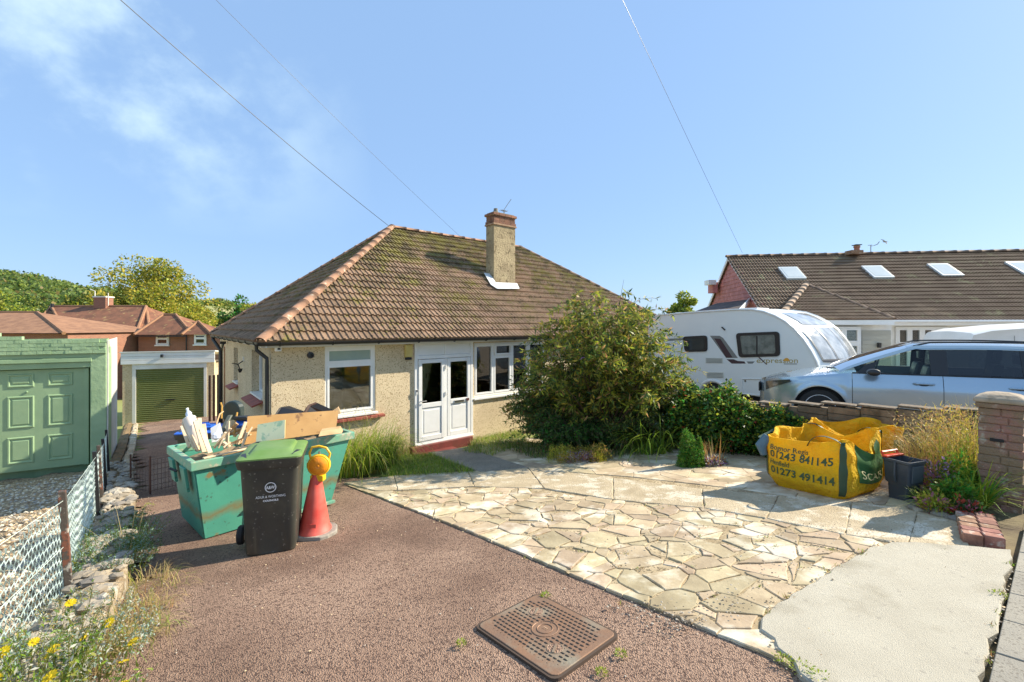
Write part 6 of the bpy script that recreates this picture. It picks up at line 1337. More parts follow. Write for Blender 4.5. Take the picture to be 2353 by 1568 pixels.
# ------------------------------------------------------------ builder's bags
M['bagy'] = mat('yellow_woven', (0.90, 0.57, 0.014), 0.75, (0.84, 0.52, 0.03), 5, 7, 1.0, 9, coords='world', trans=0.34, bdist=0.06, third=(0.62, 0.40, 0.07), third_scale=6, third_range=(0.6, 0.85), spec=0.25)
M['bagg'] = mat('green_print', (0.06, 0.17, 0.05), 0.5, (0.05, 0.14, 0.045), 5, trans=0.1); M['strap'] = mat('green_strap', (0.035, 0.07, 0.035), 0.6)
M['print'] = mat('dark_green_print', (0.045, 0.085, 0.03), 0.55); M['sand'] = mat('ballast', (0.30, 0.18, 0.09), 0.95, (0.18, 0.11, 0.06), 12, 5, 1.0, 60)
def bag(name, c0, dp, dq, lp_, lq_, h, label, seed, slump=0.06, wob=0.035, rim=0.30, fill=0.6):
    rr = random.Random(seed); c0 = Vector(c0); dp, dq = dp.normalized(), dq.normalized(); zg_ = c0.z; o = Vector((c0.x, c0.y, 0))
    cs = [o, o + dp * lp_, o + dp * lp_ + dq * lq_, o + dq * lq_]; ctr = sum(cs, Vector()) / 4
    ph = [rr.uniform(0, 6.28) for _ in range(8)]
    def top(s_):
        return h * (1 + slump * math.sin(s_ * math.pi * 2 / 4 * 3 + ph[0]) + slump * 0.6 * math.sin(s_ * math.pi * 5 / 2 + ph[1]) + 0.9 * slump * math.cos(2 * math.pi * s_) )
    def P_(s_, t_, inw=0.0):
        s_ = s_ % 4; k = int(s_); f = s_ - k; a, b = cs[k], cs[(k + 1) % 4]; n = (b - a).normalized(); n = Vector((n.y, -n.x, 0)); n = n if (a + b - ctr * 2).dot(n) > 0 else -n
        p = a + (b - a) * f
        p = p + (ctr - p) * (0.05 * (1 - min(1, 4 * f * (1 - f) * 3)))
        bul = 0.055 * (4 * f * (1 - f)) ** 0.8 * math.sin(math.pi * clamp(t_ * 0.85 + 0.12, 0, 1)) 
        und = -0.10 * max(0, 0.22 - t_) / 0.22 
        wr = wob * (0.25 + 0.9 * t_ ** 2.2) * (math.sin(s_ * 9 + ph[2] + t_ * 2) * .5 + math.sin(s_ * 17 + ph[3] - t_ * 5) * .3 + math.sin(t_ * 21 + s_ * 5 + ph[4]) * .2 * (1 if t_ > .4 else 0.3))
        p = p + n * (bul + wr) + (ctr - p).normalized() * (-und if und < 0 else 0) + (ctr - p) * inw
        z_ = zg_ + 0.0 + max(0, t_) * top(s_)
        return Vector((p.x, p.y, z_))
    root = empty(name, tuple(ctr + Z * zg_), label, 'bag')
    NS, NT = 96, 26; rg_ = []
    for j in range(NT + 1): rg_.append([P_(4 * i / NS, j / NT, 0.04 * max(0, j / NT - .8) / .2) for i in range(NS)])
    for j in range(1, 8):                   # the cloth turns over and hangs down inside
        q = j / 7; rg_.append([P_(4 * i / NS, 1 - q * q * 0.42 + 0.02 * math.sin(3.14 * q), 0.05 + 0.12 * q) for i in range(NS)])
    MB().loft(rg_, cap=False).build('fabric', M['bagy'], root, smooth=True)
    mb_ = MB(); inner = [P_(4 * i / 32, fill, 0.10) for i in range(32)]; mid = [ctr + (p - ctr) * 0.5 + Z * 0.0 for p in inner]
    for p in mid: p.z = zg_ + h * fill + 0.05
    cpt = Vector((ctr.x, ctr.y, zg_ + h * fill + .07)); mb_.add(inner + mid + [cpt], [(i, (i + 1) % 32, 32 + (i + 1) % 32, 32 + i) for i in range(32)] + [(32 + i, 32 + (i + 1) % 32, 64) for i in range(32)])
    mb_.build('contents', M['sand'], root, smooth=True)
    return root, P_
def patch(name, P_, s0, s1, t0, t1, m, par, off=0.004, ns=12, nt=12, jag=None):
    vs = []
    for j in range(nt + 1):
        for i in range(ns + 1):
            s_ = s0 + (s1 - s0) * i / ns; t_ = t0 + (t1 - t0) * j / nt
            a = P_(s_, t_); d = (P_(s_ + .01, t_) - P_(s_ - .01, t_)).cross(P_(s_, t_ + .01) - P_(s_, t_ - .01)); d.normalize(); c_ = ORIG[par.name]
            if d.dot(a - c_) < 0: d = -d
            vs.append(a + d * off)
    return MB().add(vs, [(j * (ns + 1) + i, j * (ns + 1) + i + 1, (j + 1) * (ns + 1) + i + 1, (j + 1) * (ns + 1) + i) for j in range(nt) for i in range(ns)]).build(name, m, par, smooth=True)
def onbag(P_, par, off):
    def f(s_, t_):
        a = P_(s_, t_); d = (P_(s_ + .01, t_) - P_(s_ - .01, t_)).cross(P_(s_, t_ + .01) - P_(s_, t_ - .01)); d.normalize()
        if d.dot(a - ORIG[par.name]) < 0: d = -d
        return a + d * off
    return f
bl0 = G(1757, 1118); br0 = G(1945, 1156); dp = br0 - bl0; lp_ = dp.length; dq = Vector((-dp.y, dp.x, 0)); 
b1, BPt = bag('builders_bag', (bl0.x, bl0.y, gz(3.9, 5.6) - 0.02), Vector((dp.x, dp.y, 0)), dq, lp_, 1.02, 0.67, 'full yellow bulk bag with dark green phone numbers printed on its side', 5, 0.075, 0.055)
fB = onbag(BPt, b1, 0.006)
for s_, nm in ((0.0, 'strap'), (0.965, 'strap'), (2.0, 'strap')):
    patch(nm, BPt, s_ - 0.035, s_ + 0.035, 0.14, 0.97, M['strap'], b1, 0.008, 4, 16)
def strap_loop(P_, par, s0, s1, hgt, lean, z0=0.93):
    a, b = P_(s0, z0), P_(s1, z0); pts = [a]; n = 14
    for k in range(1, n): q = k / n; p = a + (b - a) * q; pts.append(p + Z * hgt * math.sin(math.pi * q) ** 0.7 + lean * math.sin(math.pi * q))
    pts.append(b); w_ = 0.022; d = (b - a).normalized(); sd = Vector((-d.y, d.x, 0)); rg_ = [[p - sd * w_, p + sd * w_, p + sd * w_ + Z * .004, p - sd * w_ + Z * .004] for p in pts]
    MB().loft(rg_).build('handle', M['strap'], par, smooth=True)
strap_loop(BPt, b1, 0.965, 0.55, 0.10, Vector((-0.02, 0.05, 0))); strap_loop(BPt, b1, 0.02, 3.75, -0.05, Vector((-0.12, 0.02, 0)), .95); strap_loop(BPt, b1, 2.0, 2.35, 0.08, Vector((0, 0.05, 0))); strap_loop(BPt, b1, 3.0, 2.7, 0.08, Vector((0, 0.0, 0)))
def bt_(s, size, s0, t0, wd, bold=0.0, S=1): 
    vs, fs = text_verts(s, 1.0, bold); x0 = min(p.x for p in vs); wv = max(p.x for p in vs) - x0
    MB().add([fB(s0 + (p.x - x0) / wv * wd / lp_, t0 + p.y * size / 0.72) for p in vs], fs).build('lettering', M['print'], b1)
bt_('Bognor Regis', 0.095, 0.10, 0.765, 0.44, 0.012); bt_('01243 841145', 0.135, 0.10, 0.615, 0.72, 0.022); bt_('Henfield', 0.095, 0.10, 0.475, 0.24, 0.012); bt_('01273 491414', 0.135, 0.11, 0.305, 0.73, 0.022)
patch('print_panel', BPt, 1.22, 1.80, 0.36, 0.99, M['bagg'], b1, 0.006, 14, 14)
vs, fs = text_verts('SCAR', 1.0, 0.0); x0 = min(p.x for p in vs); wv = max(p.x for p in vs) - x0; fB2 = onbag(BPt, b1, 0.012)
MB().add([fB2(1.27 + (p.x - x0) / wv * 0.44, 0.44 + p.y * 0.20) for p in vs], fs).build('lettering', mat('cream_print', (0.75, 0.66, 0.35), 0.6), b1)
tag(MB().tube([BPt(3.95, 0.92) + Vector((-0.04, 0, 0.02)), BPt(3.97, 0.75) + Vector((-0.09, 0, 0)), BPt(3.97, 0.58) + Vector((-0.05, 0, 0))], [0.05, 0.07, 0.045], 10).build('bag_fold', mat('grey_blue_cloth', (0.10, 0.17, 0.22), 0.7), b1, smooth=True))
q = G(1985, 1090)
b2_, BP2t = bag('builders_bag', (4.25, 6.35, gz(4.8, 6.4)), Vector((0.86, -0.40, 0)), Vector((0.40, 0.86, 0)), 0.98, 0.62, 0.66, 'slumped yellow bulk bag standing behind the printed one, next to the wall', 9, 0.08, 0.06, fill=0.5)
patch('print_panel', BP2t, 0.90, 1.4, 0.1, 0.75, M['bagg'], b2_, 0.006, 12, 10); strap_loop(BP2t, b2_, 0.55, 0.75, 0.09, Vector((0, -0.03, 0)))
# ------------------------------------------------------------ food caddy
kc = G(2077, 1148); kc.z = gz(kc.x, kc.y); kd = empty('food_caddy', tuple(kc), 'grey food waste caddy with orange red handles next to the yellow bag', 'caddy')
ka = Vector((0.94, 0.34, 0)).normalized(); kb = Vector((-ka.y, ka.x, 0)); KP = lambda x, y, z_: kc + ka * x + kb * y + Z * z_
def kring(w_, d_, z_, r=0.03): return [KP(sx * (w_ / 2 - r) + r * math.cos(math.radians(a0 + 30 * k)), sy * (d_ / 2 - r) + r * math.sin(math.radians(a0 + 30 * k)), z_) for sx, sy, a0 in ((1, 1, 0), (-1, 1, 90), (-1, -1, 180), (1, -1, 270)) for k in range(4)]
M['kgrey'] = mat('caddy_grey', (0.045, 0.055, 0.07), 0.45, (0.06, 0.07, 0.08), 4); M['kor'] = mat('caddy_orange', (0.62, 0.06, 0.02), 0.4); M['kgr2'] = mat('caddy_front', (0.085, 0.10, 0.11), 0.5)
MB().loft([kring(0.22, 0.20, 0.0), kring(0.235, 0.21, 0.18), kring(0.265, 0.25, 0.20), kring(0.285, 0.27, 0.43), kring(0.305, 0.29, 0.44), kring(0.305, 0.29, 0.465), kring(0.27, 0.25, 0.465), kring(0.24, 0.22, 0.30)], cap=True).build('bucket', M['kgrey'], kd, smooth=True)
MB().par(KP(-0.095, -0.133, 0.225), ka * 0.19, kb * 0.012, Z * 0.19 - kb * 0.01).build('front_panel', M['kgr2'], kd, bevel=0.006)
MB().tube([KP(-0.15, 0, 0.22), KP(-0.17, 0.0, 0.30), KP(-0.16, 0.0, 0.45)], 0.012, 6).build('handle_side', M['kgrey'], kd); MB().tube([KP(0.145, 0, 0.16), KP(0.175, 0, 0.28), KP(0.16, 0.02, 0.46)], 0.014, 6).build('handle_side', M['kor'], kd, smooth=True)
MB().tube([KP(-0.13, 0.12, 0.45), KP(-0.13, 0.15, 0.515), KP(0.13, 0.15, 0.515), KP(0.13, 0.12, 0.45)], 0.015, 6).build('handle', M['kor'], kd)
MB().par(KP(-0.15, 0.08, 0.468), ka * 0.30, kb * 0.06, Z * 0.02).build('latch', M['kor'], kd, bevel=0.005)
# ------------------------------------------------------------ silver estate car
cd = Vector((0.84, -0.545, 0)).normalized(); cn_ = Vector((cd.y, -cd.x, 0)) ; cn_ = cn_ if cn_.y < 0 else -cn_    # cn_ points to the photographer's side
CS = 1.04; cz = -1.80; co_ = Vector((5.42, 7.95, 0)) - cd * 0.86 * CS
CW = 1.82
def CPt(x, y, z_): return co_ + cd * x * CS - cn_ * y * CS + Z * (cz + z_ * CS)     # y: 0 at the near flank, CW at the far flank
M['paint'] = mat('silver_paint', (0.40, 0.51, 0.60), 0.24, (0.38, 0.49, 0.58), 0.6, metal=0.6, coat=0.8); M["tyre"] = M["rubber"]
car = empty('estate_car', tuple(CPt(2.4, 0.9, 0)), 'silver blue estate car parked behind the block wall', 'car')
def sstep(a, b, x): t_ = clamp((x - a) / (b - a), 0, 1); return t_ * t_ * (3 - 2 * t_)
def belt(x):
    if x < 1.30: return 0.70 + 0.25 * (clamp(x, 0, 1.3) / 1.3) ** 0.62
    return 0.95 + 0.045 * (x - 1.3) / 3.0 if x < 4.3 else 0.995 - 0.02 * (x - 4.3)
def nose(x): return (0.50 * ((0.75 - x) / 0.75) ** 2.4 if x < 0.75 else 0) + (0.22 * ((x - 4.2) / 0.66) ** 2.2 if x > 4.2 else 0)
def yside(x, z_): return nose(x) + 0.10 * max(0, (z_ - 0.72)) ** 1.5 * 2 + 0.30 * max(0, 0.50 - z_) ** 2 + (0.012 if z_ > 0.80 else 0.0)
AX = (0.86, 3.70)
def low(x):
    z_ = 0.24 + (0.10 * ((0.4 - x) / .4) if x < 0.4 else 0)
    for a in AX:
        if abs(x - a) < 0.375: z_ = max(z_, 0.335 + math.sqrt(max(0, 0.375 ** 2 - (x - a) ** 2)))
    return z_
def flank(name, x0, x1, par, mir=False, top=None, m='paint'):
    n = max(4, int((x1 - x0) / 0.045)); rows = 12; rg_ = []
    for i in range(n + 1):
        x = x0 + (x1 - x0) * i / n; b_ = (top or belt)(x); l_ = low(x); col_ = []
        for j in range(rows + 1):
            z_ = l_ + (b_ - l_) * j / rows; y = yside(x, z_) + (0.035 * (j / rows) ** 8); 
            arch = 0.0
            for a in AX:
                d_ = math.hypot(x - a, z_ - 0.335)
                if d_ < 0.46: arch = -0.016 * sstep(0.46, 0.40, d_)
            y += arch; col_.append(CPt(x, CW - y if mir else y, z_))
        col_.append(CPt(x, CW - yside(x, l_) - .03 if mir else yside(x, l_) + 0.03, l_ - 0.002)) if False else None
        rg_.append(col_)
    ed = [[CPt(0, 0, 0)]]
    return MB().loft(rg_, closed=False, cap=False).build(name, M[m], par, smooth=True)
for mir in (False, True):
    for nm, a, b in (('front_wing', 0.0, 1.295), ('front_door', 1.303, 2.40), ('rear_door', 2.408, 3.44), ('rear_wing', 3.448, 4.86)):
        f_ = flank(nm, a, b, car, mir)
        if 'door' in nm and not mir:
            xh = b - 0.22; MB().tube([CPt(xh - 0.12, yside(xh, .83) - 0.005, 0.835), CPt(xh - 0.09, -0.028, 0.84), CPt(xh + 0.09, -0.028, 0.84), CPt(xh + 0.12, yside(xh, .83) - 0.005, 0.835)], 0.015, 8).build('handle', M['paint'], f_, smooth=True)
            MB().lathe([(0.062, 0), (0.05, 0.002)], CPt(xh, yside(xh, .82) - 0.004, 0.825), 16, cd, Z * 0.45, cn_).build('handle_cup', M['dark'], f_)
# dark inner shell that shows in the gaps and closes the arches
MB().par(CPt(0.5, 0.10, 0.26), cd * 4.1, -cn_ * (CW - .2), Z * 0.5).build('inner_shell', M['dark'], car)
for mir in (0, 1):
    MB().par(CPt(1.24, 0.07 if not mir else CW - .09, 0.3), cd * 2.3, -cn_ * 0.02, Z * 0.56).build('inner_shell', M['dark'], car)
bn_ = []                                     # bonnet
for i in range(15):
    x = 0.02 + 1.34 * i / 14; b_ = belt(x); y0_ = yside(x, b_) + 0.035; bn_.append([CPt(x, y0_ + (CW - 2 * y0_) * j / 12, b_ + 0.055 * math.sin(math.pi * j / 12) ** 0.6 * (0.3 + 0.7 * i / 14)) for j in range(13)])
MB().loft(bn_, closed=False, cap=False).build('bonnet', M['paint'], car, smooth=True)
fr_ = []                                     # bumper and grille face
for j in range(9):
    z_ = 0.22 + (0.70 - .22) * j / 8; fr_.append([CPt(-0.05 - 0.05 * math.sin(math.pi * k / 14) + 0.06 * (1 - math.sin(math.pi * k / 14)) + (0.03 if j == 8 else 0), 0.50 + (CW - 1.0) * k / 14, z_) for k in range(15)])
MB().loft(fr_, closed=False, cap=False).build('bumper', M['paint'], car, smooth=True)
MB().par(CPt(-0.102, 0.62, 0.48), -cn_ * 0.58, Z * 0.18, cd * 0.03).build('grille', M['black'], car, bevel=0.01)
hl = []
for i in range(9):
    x = 0.03 + 0.40 * i / 8; zt_ = belt(x) - 0.035; zl_ = zt_ - 0.15 * (1 - 0.75 * i / 8); hl.append([CPt(x, yside(x, z_) - 0.012, z_) for z_ in (zl_, (zl_ + zt_) / 2, zt_)])
h_ = MB().loft(hl, closed=False, cap=False).build('headlight', mat('headlamp', (0.05, 0.055, 0.06), 0.08, coat=1.0), car, smooth=True)
pass
for a in AX:
    for mir in (0, 1):
        c_ = CPt(a, 0.03 if not mir else CW - 0.24, 0.335); wv_ = -cn_
        w_ = MB().lathe([(0.24, 0.0), (0.32, 0.0), (0.335, 0.03), (0.335, 0.18), (0.32, 0.21), (0.24, 0.21)], c_, 36, cd, Z, wv_).build('wheel', M['tyre'], car, smooth=True)
        rm = MB().lathe([(0.205, 0.004), (0.235, -0.002), (0.235, 0.02), (0.205, 0.05)], c_, 32, cd, Z, wv_, cap=False)
        for k in range(5):
            for s_ in (-0.13, 0.13):
                an = 2 * math.pi * k / 5 + 0.35 + s_; an2 = 2 * math.pi * k / 5 + .35 + s_ * 0.6
                p0, p1 = c_ + (cd * math.cos(an2) + Z * math.sin(an2)) * 0.05, c_ + (cd * math.cos(an) + Z * math.sin(an)) * 0.225; d_ = (p1 - p0); sd = d_.cross(wv_).normalized()
                rm.par(p0 - sd * 0.012 + wv_ * 0.005, d_, sd * 0.024, wv_ * 0.02)
        rm.lathe([(0.055, 0.0), (0.055, 0.03)], c_, 14, cd, Z, wv_); rm.build('rim', mat('alloy', (0.80, 0.80, 0.80), 0.4) if 'alloy' not in MATS else MATS['alloy'], w_)
        MB().lathe([(0.238, 0.055), (0.238, 0.07)], c_, 24, cd, Z, wv_).build('brake_disc', M['dark'], w_)
    MB().lathe([(0.40, 0.0), (0.40, 1.5)], CPt(a, 0.12, 0.335), 20, cd, Z, -cn_).build('arch_liner', M['dark'], car) if False else None
# greenhouse
def roofz(x):
    if x < 2.12: return 0.97 + (1.415 - 0.97) * clamp((x - 1.12) / 1.0, 0, 1) ** 0.86
    if x < 4.25: return 1.415 + 0.035 * math.sin((x - 2.12) / 2.13 * math.pi) - 0.03 * (x - 2.12) / 2.13
    return 1.385 - (x - 4.25) / 0.55 * 0.38
def gy(x, z_): return yside(x, belt(x)) + 0.035 + 0.43 * max(0, z_ - belt(x))
rf_ = []
for i in range(30):
    x = 2.02 + 2.45 * i / 29; zt_ = roofz(x) - 0.015; y0_ = gy(x, zt_ - 0.03); rf_.append([CPt(x, y0_ + (CW - 2 * y0_) * j / 14, zt_ - 0.035 * (1 if j in (0, 14) else 0) + 0.055 * math.sin(math.pi * j / 14) ** 0.55) for j in range(15)])
MB().loft(rf_, closed=False, cap=False).build('roof', M['paint'], car, smooth=True)
for mir in (0, 1):
    YY = (lambda y: CW - y) if mir else (lambda y: y)
    def strip_(name, pts, m, wdt=None, par=car, off=0.0):
        MB().add([CPt(x, YY(gy(x, z_) - off), z_) for x, z_ in pts], [tuple(range(len(pts)))]).build(name, M[m], par)
    # cant rail / pillar frame in body colour, then the dark window band, then panes
    rail = [(1.13 + 1.0 * (i / 10), roofz(1.13 + 1.0 * i / 10)) for i in range(11)] + [(2.2 + i * 0.3, roofz(2.2 + i * .3) - .01) for i in range(8)] + [(4.45, roofz(4.45))]
    rg_ = [[CPt(x, YY(gy(x, z_)), z_ + 0.005), CPt(x, YY(gy(x, z_) - 0.004), z_ - 0.035 - 0.02 * clamp((x - 1.2), 0, 1))] for x, z_ in rail]
    MB().loft(rg_, closed=False, cap=False).build('roof_rail_panel', M['paint'], car, smooth=True)
    tz = lambda x: roofz(x) - 0.055 - .02 * clamp(x - 1.2, 0, 1)
    for (x0, x1, m_) in ((1.50, 2.30, 'lglass'), (2.44, 3.28, 'cglass'), (3.40, 4.18, 'cglass')):
        xs_ = [x0 + (x1 - x0) * i / 10 for i in range(11)]
        topb = [(x, min(tz(x), tz(x))) for x in xs_]; bot = [(x, belt(x) + 0.02) for x in xs_]
        if x1 > 4: topb = [(min(x, 4.02), tz(min(x, 4.02))) for x in xs_]
        MB().loft([[CPt(a_[0], YY(gy(*a_) - 0.0), a_[1]), CPt(b_[0], YY(gy(*b_)), b_[1])] for a_, b_ in zip(bot, topb)], closed=False, cap=False).build('window_pane', M[m_], car)
    for x0, x1 in ((1.36, 1.53), (2.27, 2.47), (3.25, 3.43), (4.1, 4.5)):
        a_, b_ = (x0, belt(x0) + 0.0), (x1, belt(x1) + 0.0); x2, x3 = (x0, x1) if x0 > 1.6 else (x0 + 0.12, x1 + 0.12)
        x2 = x2 if x1 < 4.4 else 3.94; x3 = x3 if x1 < 4.4 else 4.45
        MB().add([CPt(a_[0], YY(gy(*a_) - .006), a_[1]), CPt(b_[0], YY(gy(*b_) - .006), b_[1]), CPt(x3, YY(gy(x3, tz(x3)) - .006), tz(x3)), CPt(x2, YY(gy(x2, tz(x2)) - .006), tz(x2))], [(0, 1, 2, 3)]).build('pillar', M['black'], car)
    MB().tube([CPt(x, YY(gy(x, belt(x)) - 0.008), belt(x) + 0.008) for x in [1.3 + i * 0.2 for i in range(15)]], 0.010, 5).build('belt_trim', M['black'], car)
    MB().tube([CPt(x, YY(gy(x, roofz(x)) + 0.05), roofz(x) + (0.045 if 2.25 < x < 4.2 else 0.0)) for x in [2.1, 2.3] + [2.5 + i * 0.3 for i in range(6)] + [4.3]], 0.014, 6).build('roof_bar', M['black'], car, smooth=True)
    mp_ = CPt(1.56, YY(0.02), 0.99)
    MB().loft([[mp_ - cn_ * (o_ * (-1 if mir else 1)) * -1 + cd * (math.cos(t_) * r_ * 1.0) + Z * (math.sin(t_) * r_ * .62) for t_ in [k * math.pi / 6 for k in range(12)]] for o_, r_ in ((0.0, 0.04), (0.05, 0.09), (0.14, 0.10), (0.20, 0.085), (0.22, 0.04))]).build('mirror', M['black'], car, smooth=True)
ws = [[CPt(1.14 + 0.99 * t_, gy(1.14 + .99 * t_, roofz(1.14 + .99 * t_)) + 0.02 + (CW - 2 * gy(1.14 + .99 * t_, roofz(1.14 + .99 * t_)) - .04) * j / 12 , roofz(1.14 + .99 * t_) - 0.01 + 0.05 * math.sin(math.pi * j / 12) ** .6) - cd * 0.12 * math.sin(math.pi * j / 12) * (1 - t_) for j in range(13)] for t_ in [i / 8 for i in range(9)]]
MB().loft(ws, closed=False, cap=False).build('windscreen', M['lglass'], car, smooth=True)
MB().tube([CPt(1.10, 0.5, 0.99), CPt(0.96, 0.42, 1.0)], 0.012, 5).build('wiper', M['black'], car)
ts = [[CPt(x, 0.25 + 1.32 * j / 8, z_) for j in range(9)] for x, z_ in ((4.45, 1.30), (4.8, 0.98), (4.88, 0.9), (4.9, 0.4), (4.8, 0.25))]
MB().loft(ts, closed=False, cap=False).build('tailgate', M['paint'], car, smooth=True)
MB().par(CPt(1.3, 0.15, 0.80), cd * 3.2, -cn_ * (CW - .3), Z * 0.05).build('floor', M['dark'], car)
for y_ in (0.42, 1.28):
    for x_ in (2.15, 3.1):
        st_ = MB().par(CPt(x_, y_ - .22, 0.62), cd * 0.12, -cn_ * 0.44, Z * 0.5 + cd * 0.12).build('seat', M['black'], car, bevel=0.03)
        MB().par(CPt(x_ + 0.15, y_ - 0.1, 1.16), cd * 0.08, -cn_ * 0.2, Z * 0.14).build('headrest', M['black'], st_, bevel=0.02)
MB().tube([CPt(1.72 + 0.05 * math.sin(t_), 1.28 + 0.18 * math.cos(t_), 1.0 + 0.17 * math.sin(t_)) for t_ in [k * math.pi / 12 for k in range(25)]], 0.014, 6).build('steering_wheel', M['black'], car)

# ------------------------------------------------------------ touring caravan
kf = Vector((7.0, 10.2, 0)); kr = Vector((-0.52, 0.855, 0)).normalized(); kw = Vector((0.855, 0.52, 0)).normalized(); KW = 2.15
KV = lambda q, y, z_: kf + kr * q + kw * y + Z * z_
prof = [(0.36, -1.80), (0.10, -1.66), (0.02, -1.38), (0.03, -1.10), (0.12, -0.82), (0.24, -0.58), (0.40, -0.32), (0.60, -0.08), (0.82, 0.11), (1.06, 0.25), (1.34, 0.36), (1.66, 0.42), (2.1, 0.43), (3.2, 0.40), (4.6, 0.34), (4.9, 0.28), (5.05, 0.10), (5.12, -1.78)]
cav = empty('caravan', tuple(KV(2.6, 1.0, -2.15)), 'white touring caravan with a curved front parked on the neighbouring drive', 'caravan')
M['cav'] = mat('caravan_white', (0.78, 0.81, 0.79), 0.3, (0.75, 0.78, 0.77), 1.2, coords='world', spec=0.5); M['cavg'] = mat('caravan_window', (0.04, 0.045, 0.045), 0.06, coat=1.0)
MB().prism([KV(q, 0.03, z_) for q, z_ in prof], kw * 0.004).build('side_panel', M['cav'], cav)
MB().prism([KV(q, KW, z_) for q, z_ in prof], kw * 0.004).build('side_panel', M['cav'], cav)
sec = lambda y, e: [KV(q, y, z_) for q, z_ in prof]
ys_ = [0.034, 0.05, 0.10, 0.25, 0.6, 1.08, 1.55, 1.9, 2.05, 2.1, 2.12]
rg_ = []
for y in ys_:
    b_ = 0.13 * (1 - ((y - 1.08) / 1.05) ** 2)        # the front and roof swell a little across the width
    rg_.append([KV(q - (b_ if q < 1.2 else b_ * max(0, (2.2 - q))) * (1 if q < 2.2 else 0), y, z_ + (0.03 * b_ / .13 if z_ > 0.3 else 0)) for q, z_ in prof])
MB().loft(rg_, closed=False, cap=False).build('shell', M['cav'], cav, smooth=True)
MB().tube([KV(q, 0.02, z_) for q, z_ in prof[1:-1]], 0.024, 8).build('edge_trim', M['white'], cav, smooth=True)
MB().tube([KV(q + .03, KW, z_ + .01) for q, z_ in prof[1:-1]], 0.024, 8).build('edge_trim', M['white'], cav, smooth=True)
def cq(u): a = (u - CX) / F; return (kf.x - a * kf.y) / (-kr.x + a * kr.y)
def cside(u, v, off=0.0): q = cq(u); y = kf.y + kr.y * q; return KV(q, -off + 0.03, -(v - HY) / F * y)
def rpoly(pts, r=0.06, n=5):
    out = []; k = len(pts)
    for i in range(k):
        p, a, b = Vector(pts[i]), Vector(pts[i - 1]), Vector(pts[(i + 1) % k]); da, db = (a - p), (b - p); ra, rb_ = min(r, da.length * .4), min(r, db.length * .4); s_, e = p + da.normalized() * ra, p + db.normalized() * rb_
        for j in range(n + 1): t_ = j / n; out.append(s_ * (1 - t_) ** 2 + p * 2 * t_ * (1 - t_) + e * t_ * t_)
    return out
def cwin(pts, par=cav, inner=True):
    fr2 = MB().prism(rpoly([cside(u, v, 0.0) for u, v in pts], 0.10), -kw * 0.03).build('window', M['black'], par, bevel=0.006)
    c = Vector((sum(p[0] for p in pts) / 4, sum(p[1] for p in pts) / 4)); q = [(c.x + (u - c.x) * 0.80, c.y + (v - c.y) * 0.76) for u, v in pts]
    MB().prism(rpoly([cside(u, v, 0.031) for u, v in q], 0.06), -kw * 0.004).build('pane', mat('caravan_pane', (0.11, 0.12, 0.105), 0.10, (0.22, 0.23, 0.20), 6, 5, 0.5, 9, coords='world') if inner else M['cavg'], fr2)
    return fr2
wn_ = cwin([(1690, 766), (1790, 762), (1792, 819), (1697, 822)]); MB().prism([cside(1738, 772, .036), cside(1741, 772, .036), cside(1741, 816, .036), cside(1738, 816, .036)], -kw * 0.006).build('divider', M['black'], wn_)
cwin([(1568, 774), (1624, 771), (1625, 808), (1573, 809)], inner=False)
M['decalg'] = mat('grey_decal', (0.20, 0.21, 0.20), 0.4); M['decalr'] = mat('plum_decal', (0.055, 0.03, 0.04), 0.4)
dec = lambda nm, pts, m, off=0.0: MB().prism([cside(u, v, off) for u, v in pts], -kw * 0.003).build(nm, M[m], cav)
dec('decal', [(1630, 772), (1652, 772), (1660, 777), (1694, 823), (1667, 823)], 'decalg'); dec('decal', [(1640, 778), (1654, 779), (1682, 822), (1667, 822)], 'decalr', 0.004)
dec('decal', [(1668, 826), (1684, 826), (1694, 830), (1709, 831), (1712, 836), (1680, 836)], 'decalr', 0.001); dec('decal', [(1714, 831), (1733, 831), (1728, 836), (1718, 836)], 'decalg', 0.001); dec('decal', [(1530, 779), (1572, 777), (1571, 782), (1530, 784)], 'decalg')
dec('grab_handle', [(1656, 752), (1659, 751), (1667, 758), (1664, 760)], 'black', 0.02)
for v0, v1, u0 in ((822, 835, 1620), (855, 869, 1622)):
    vn = MB().prism([cside(u0, v0), cside(u0 + 40, v0 + 1), cside(u0 + 40, v1), cside(u0, v1)], -kw * 0.012).build('vent', mat('vent_cream', (0.66, 0.67, 0.60), 0.5) if v0 == 822 else MATS['vent_cream'], cav)
    for k in range(4):
        vv_ = v0 + 2.2 + k * (v1 - v0 - 4) / 3.3; MB().prism([cside(u0 + 2, vv_, .013), cside(u0 + 38, vv_ + .6, .013), cside(u0 + 38, vv_ + 2.0, .013), cside(u0 + 2, vv_ + 1.4, .013)], -kw * 0.002).build('louvre', M['decalg'], vn)
lk = MB().tube([cside(1703, 871, .01), cside(1764, 871, .01), cside(1766, 911, .01), cside(1706, 905, .01), cside(1703, 871, .01)], 0.016, 6).build('locker_frame', M['white'], cav)
for u_ in (1711, 1757): MB().lathe([(0.03, 0), (0.02, 0.01)], cside(u_, 876, .0), 10, kr, Z, -kw).build('locker_catch', M['greyconc'], lk)
MB().lathe([(0.045, 0), (0.03, 0.012)], cside(1690, 901), 12, kr, Z * .6, -kw).build('marker_light', mat('orange_light', (0.55, 0.13, 0.02), 0.3), cav)
qa_ = cq(1639); wc = KV(qa_, 0.10, -1.98)
MB().tube([KV(qa_ + 0.46 * math.cos(t_), 0.0, -1.98 + 0.46 * math.sin(t_)) for t_ in [math.pi * (0.08 + 0.84 * k / 16) for k in range(17)]], 0.045, 8).build('wheel_spat', M['white'], cav, smooth=True)
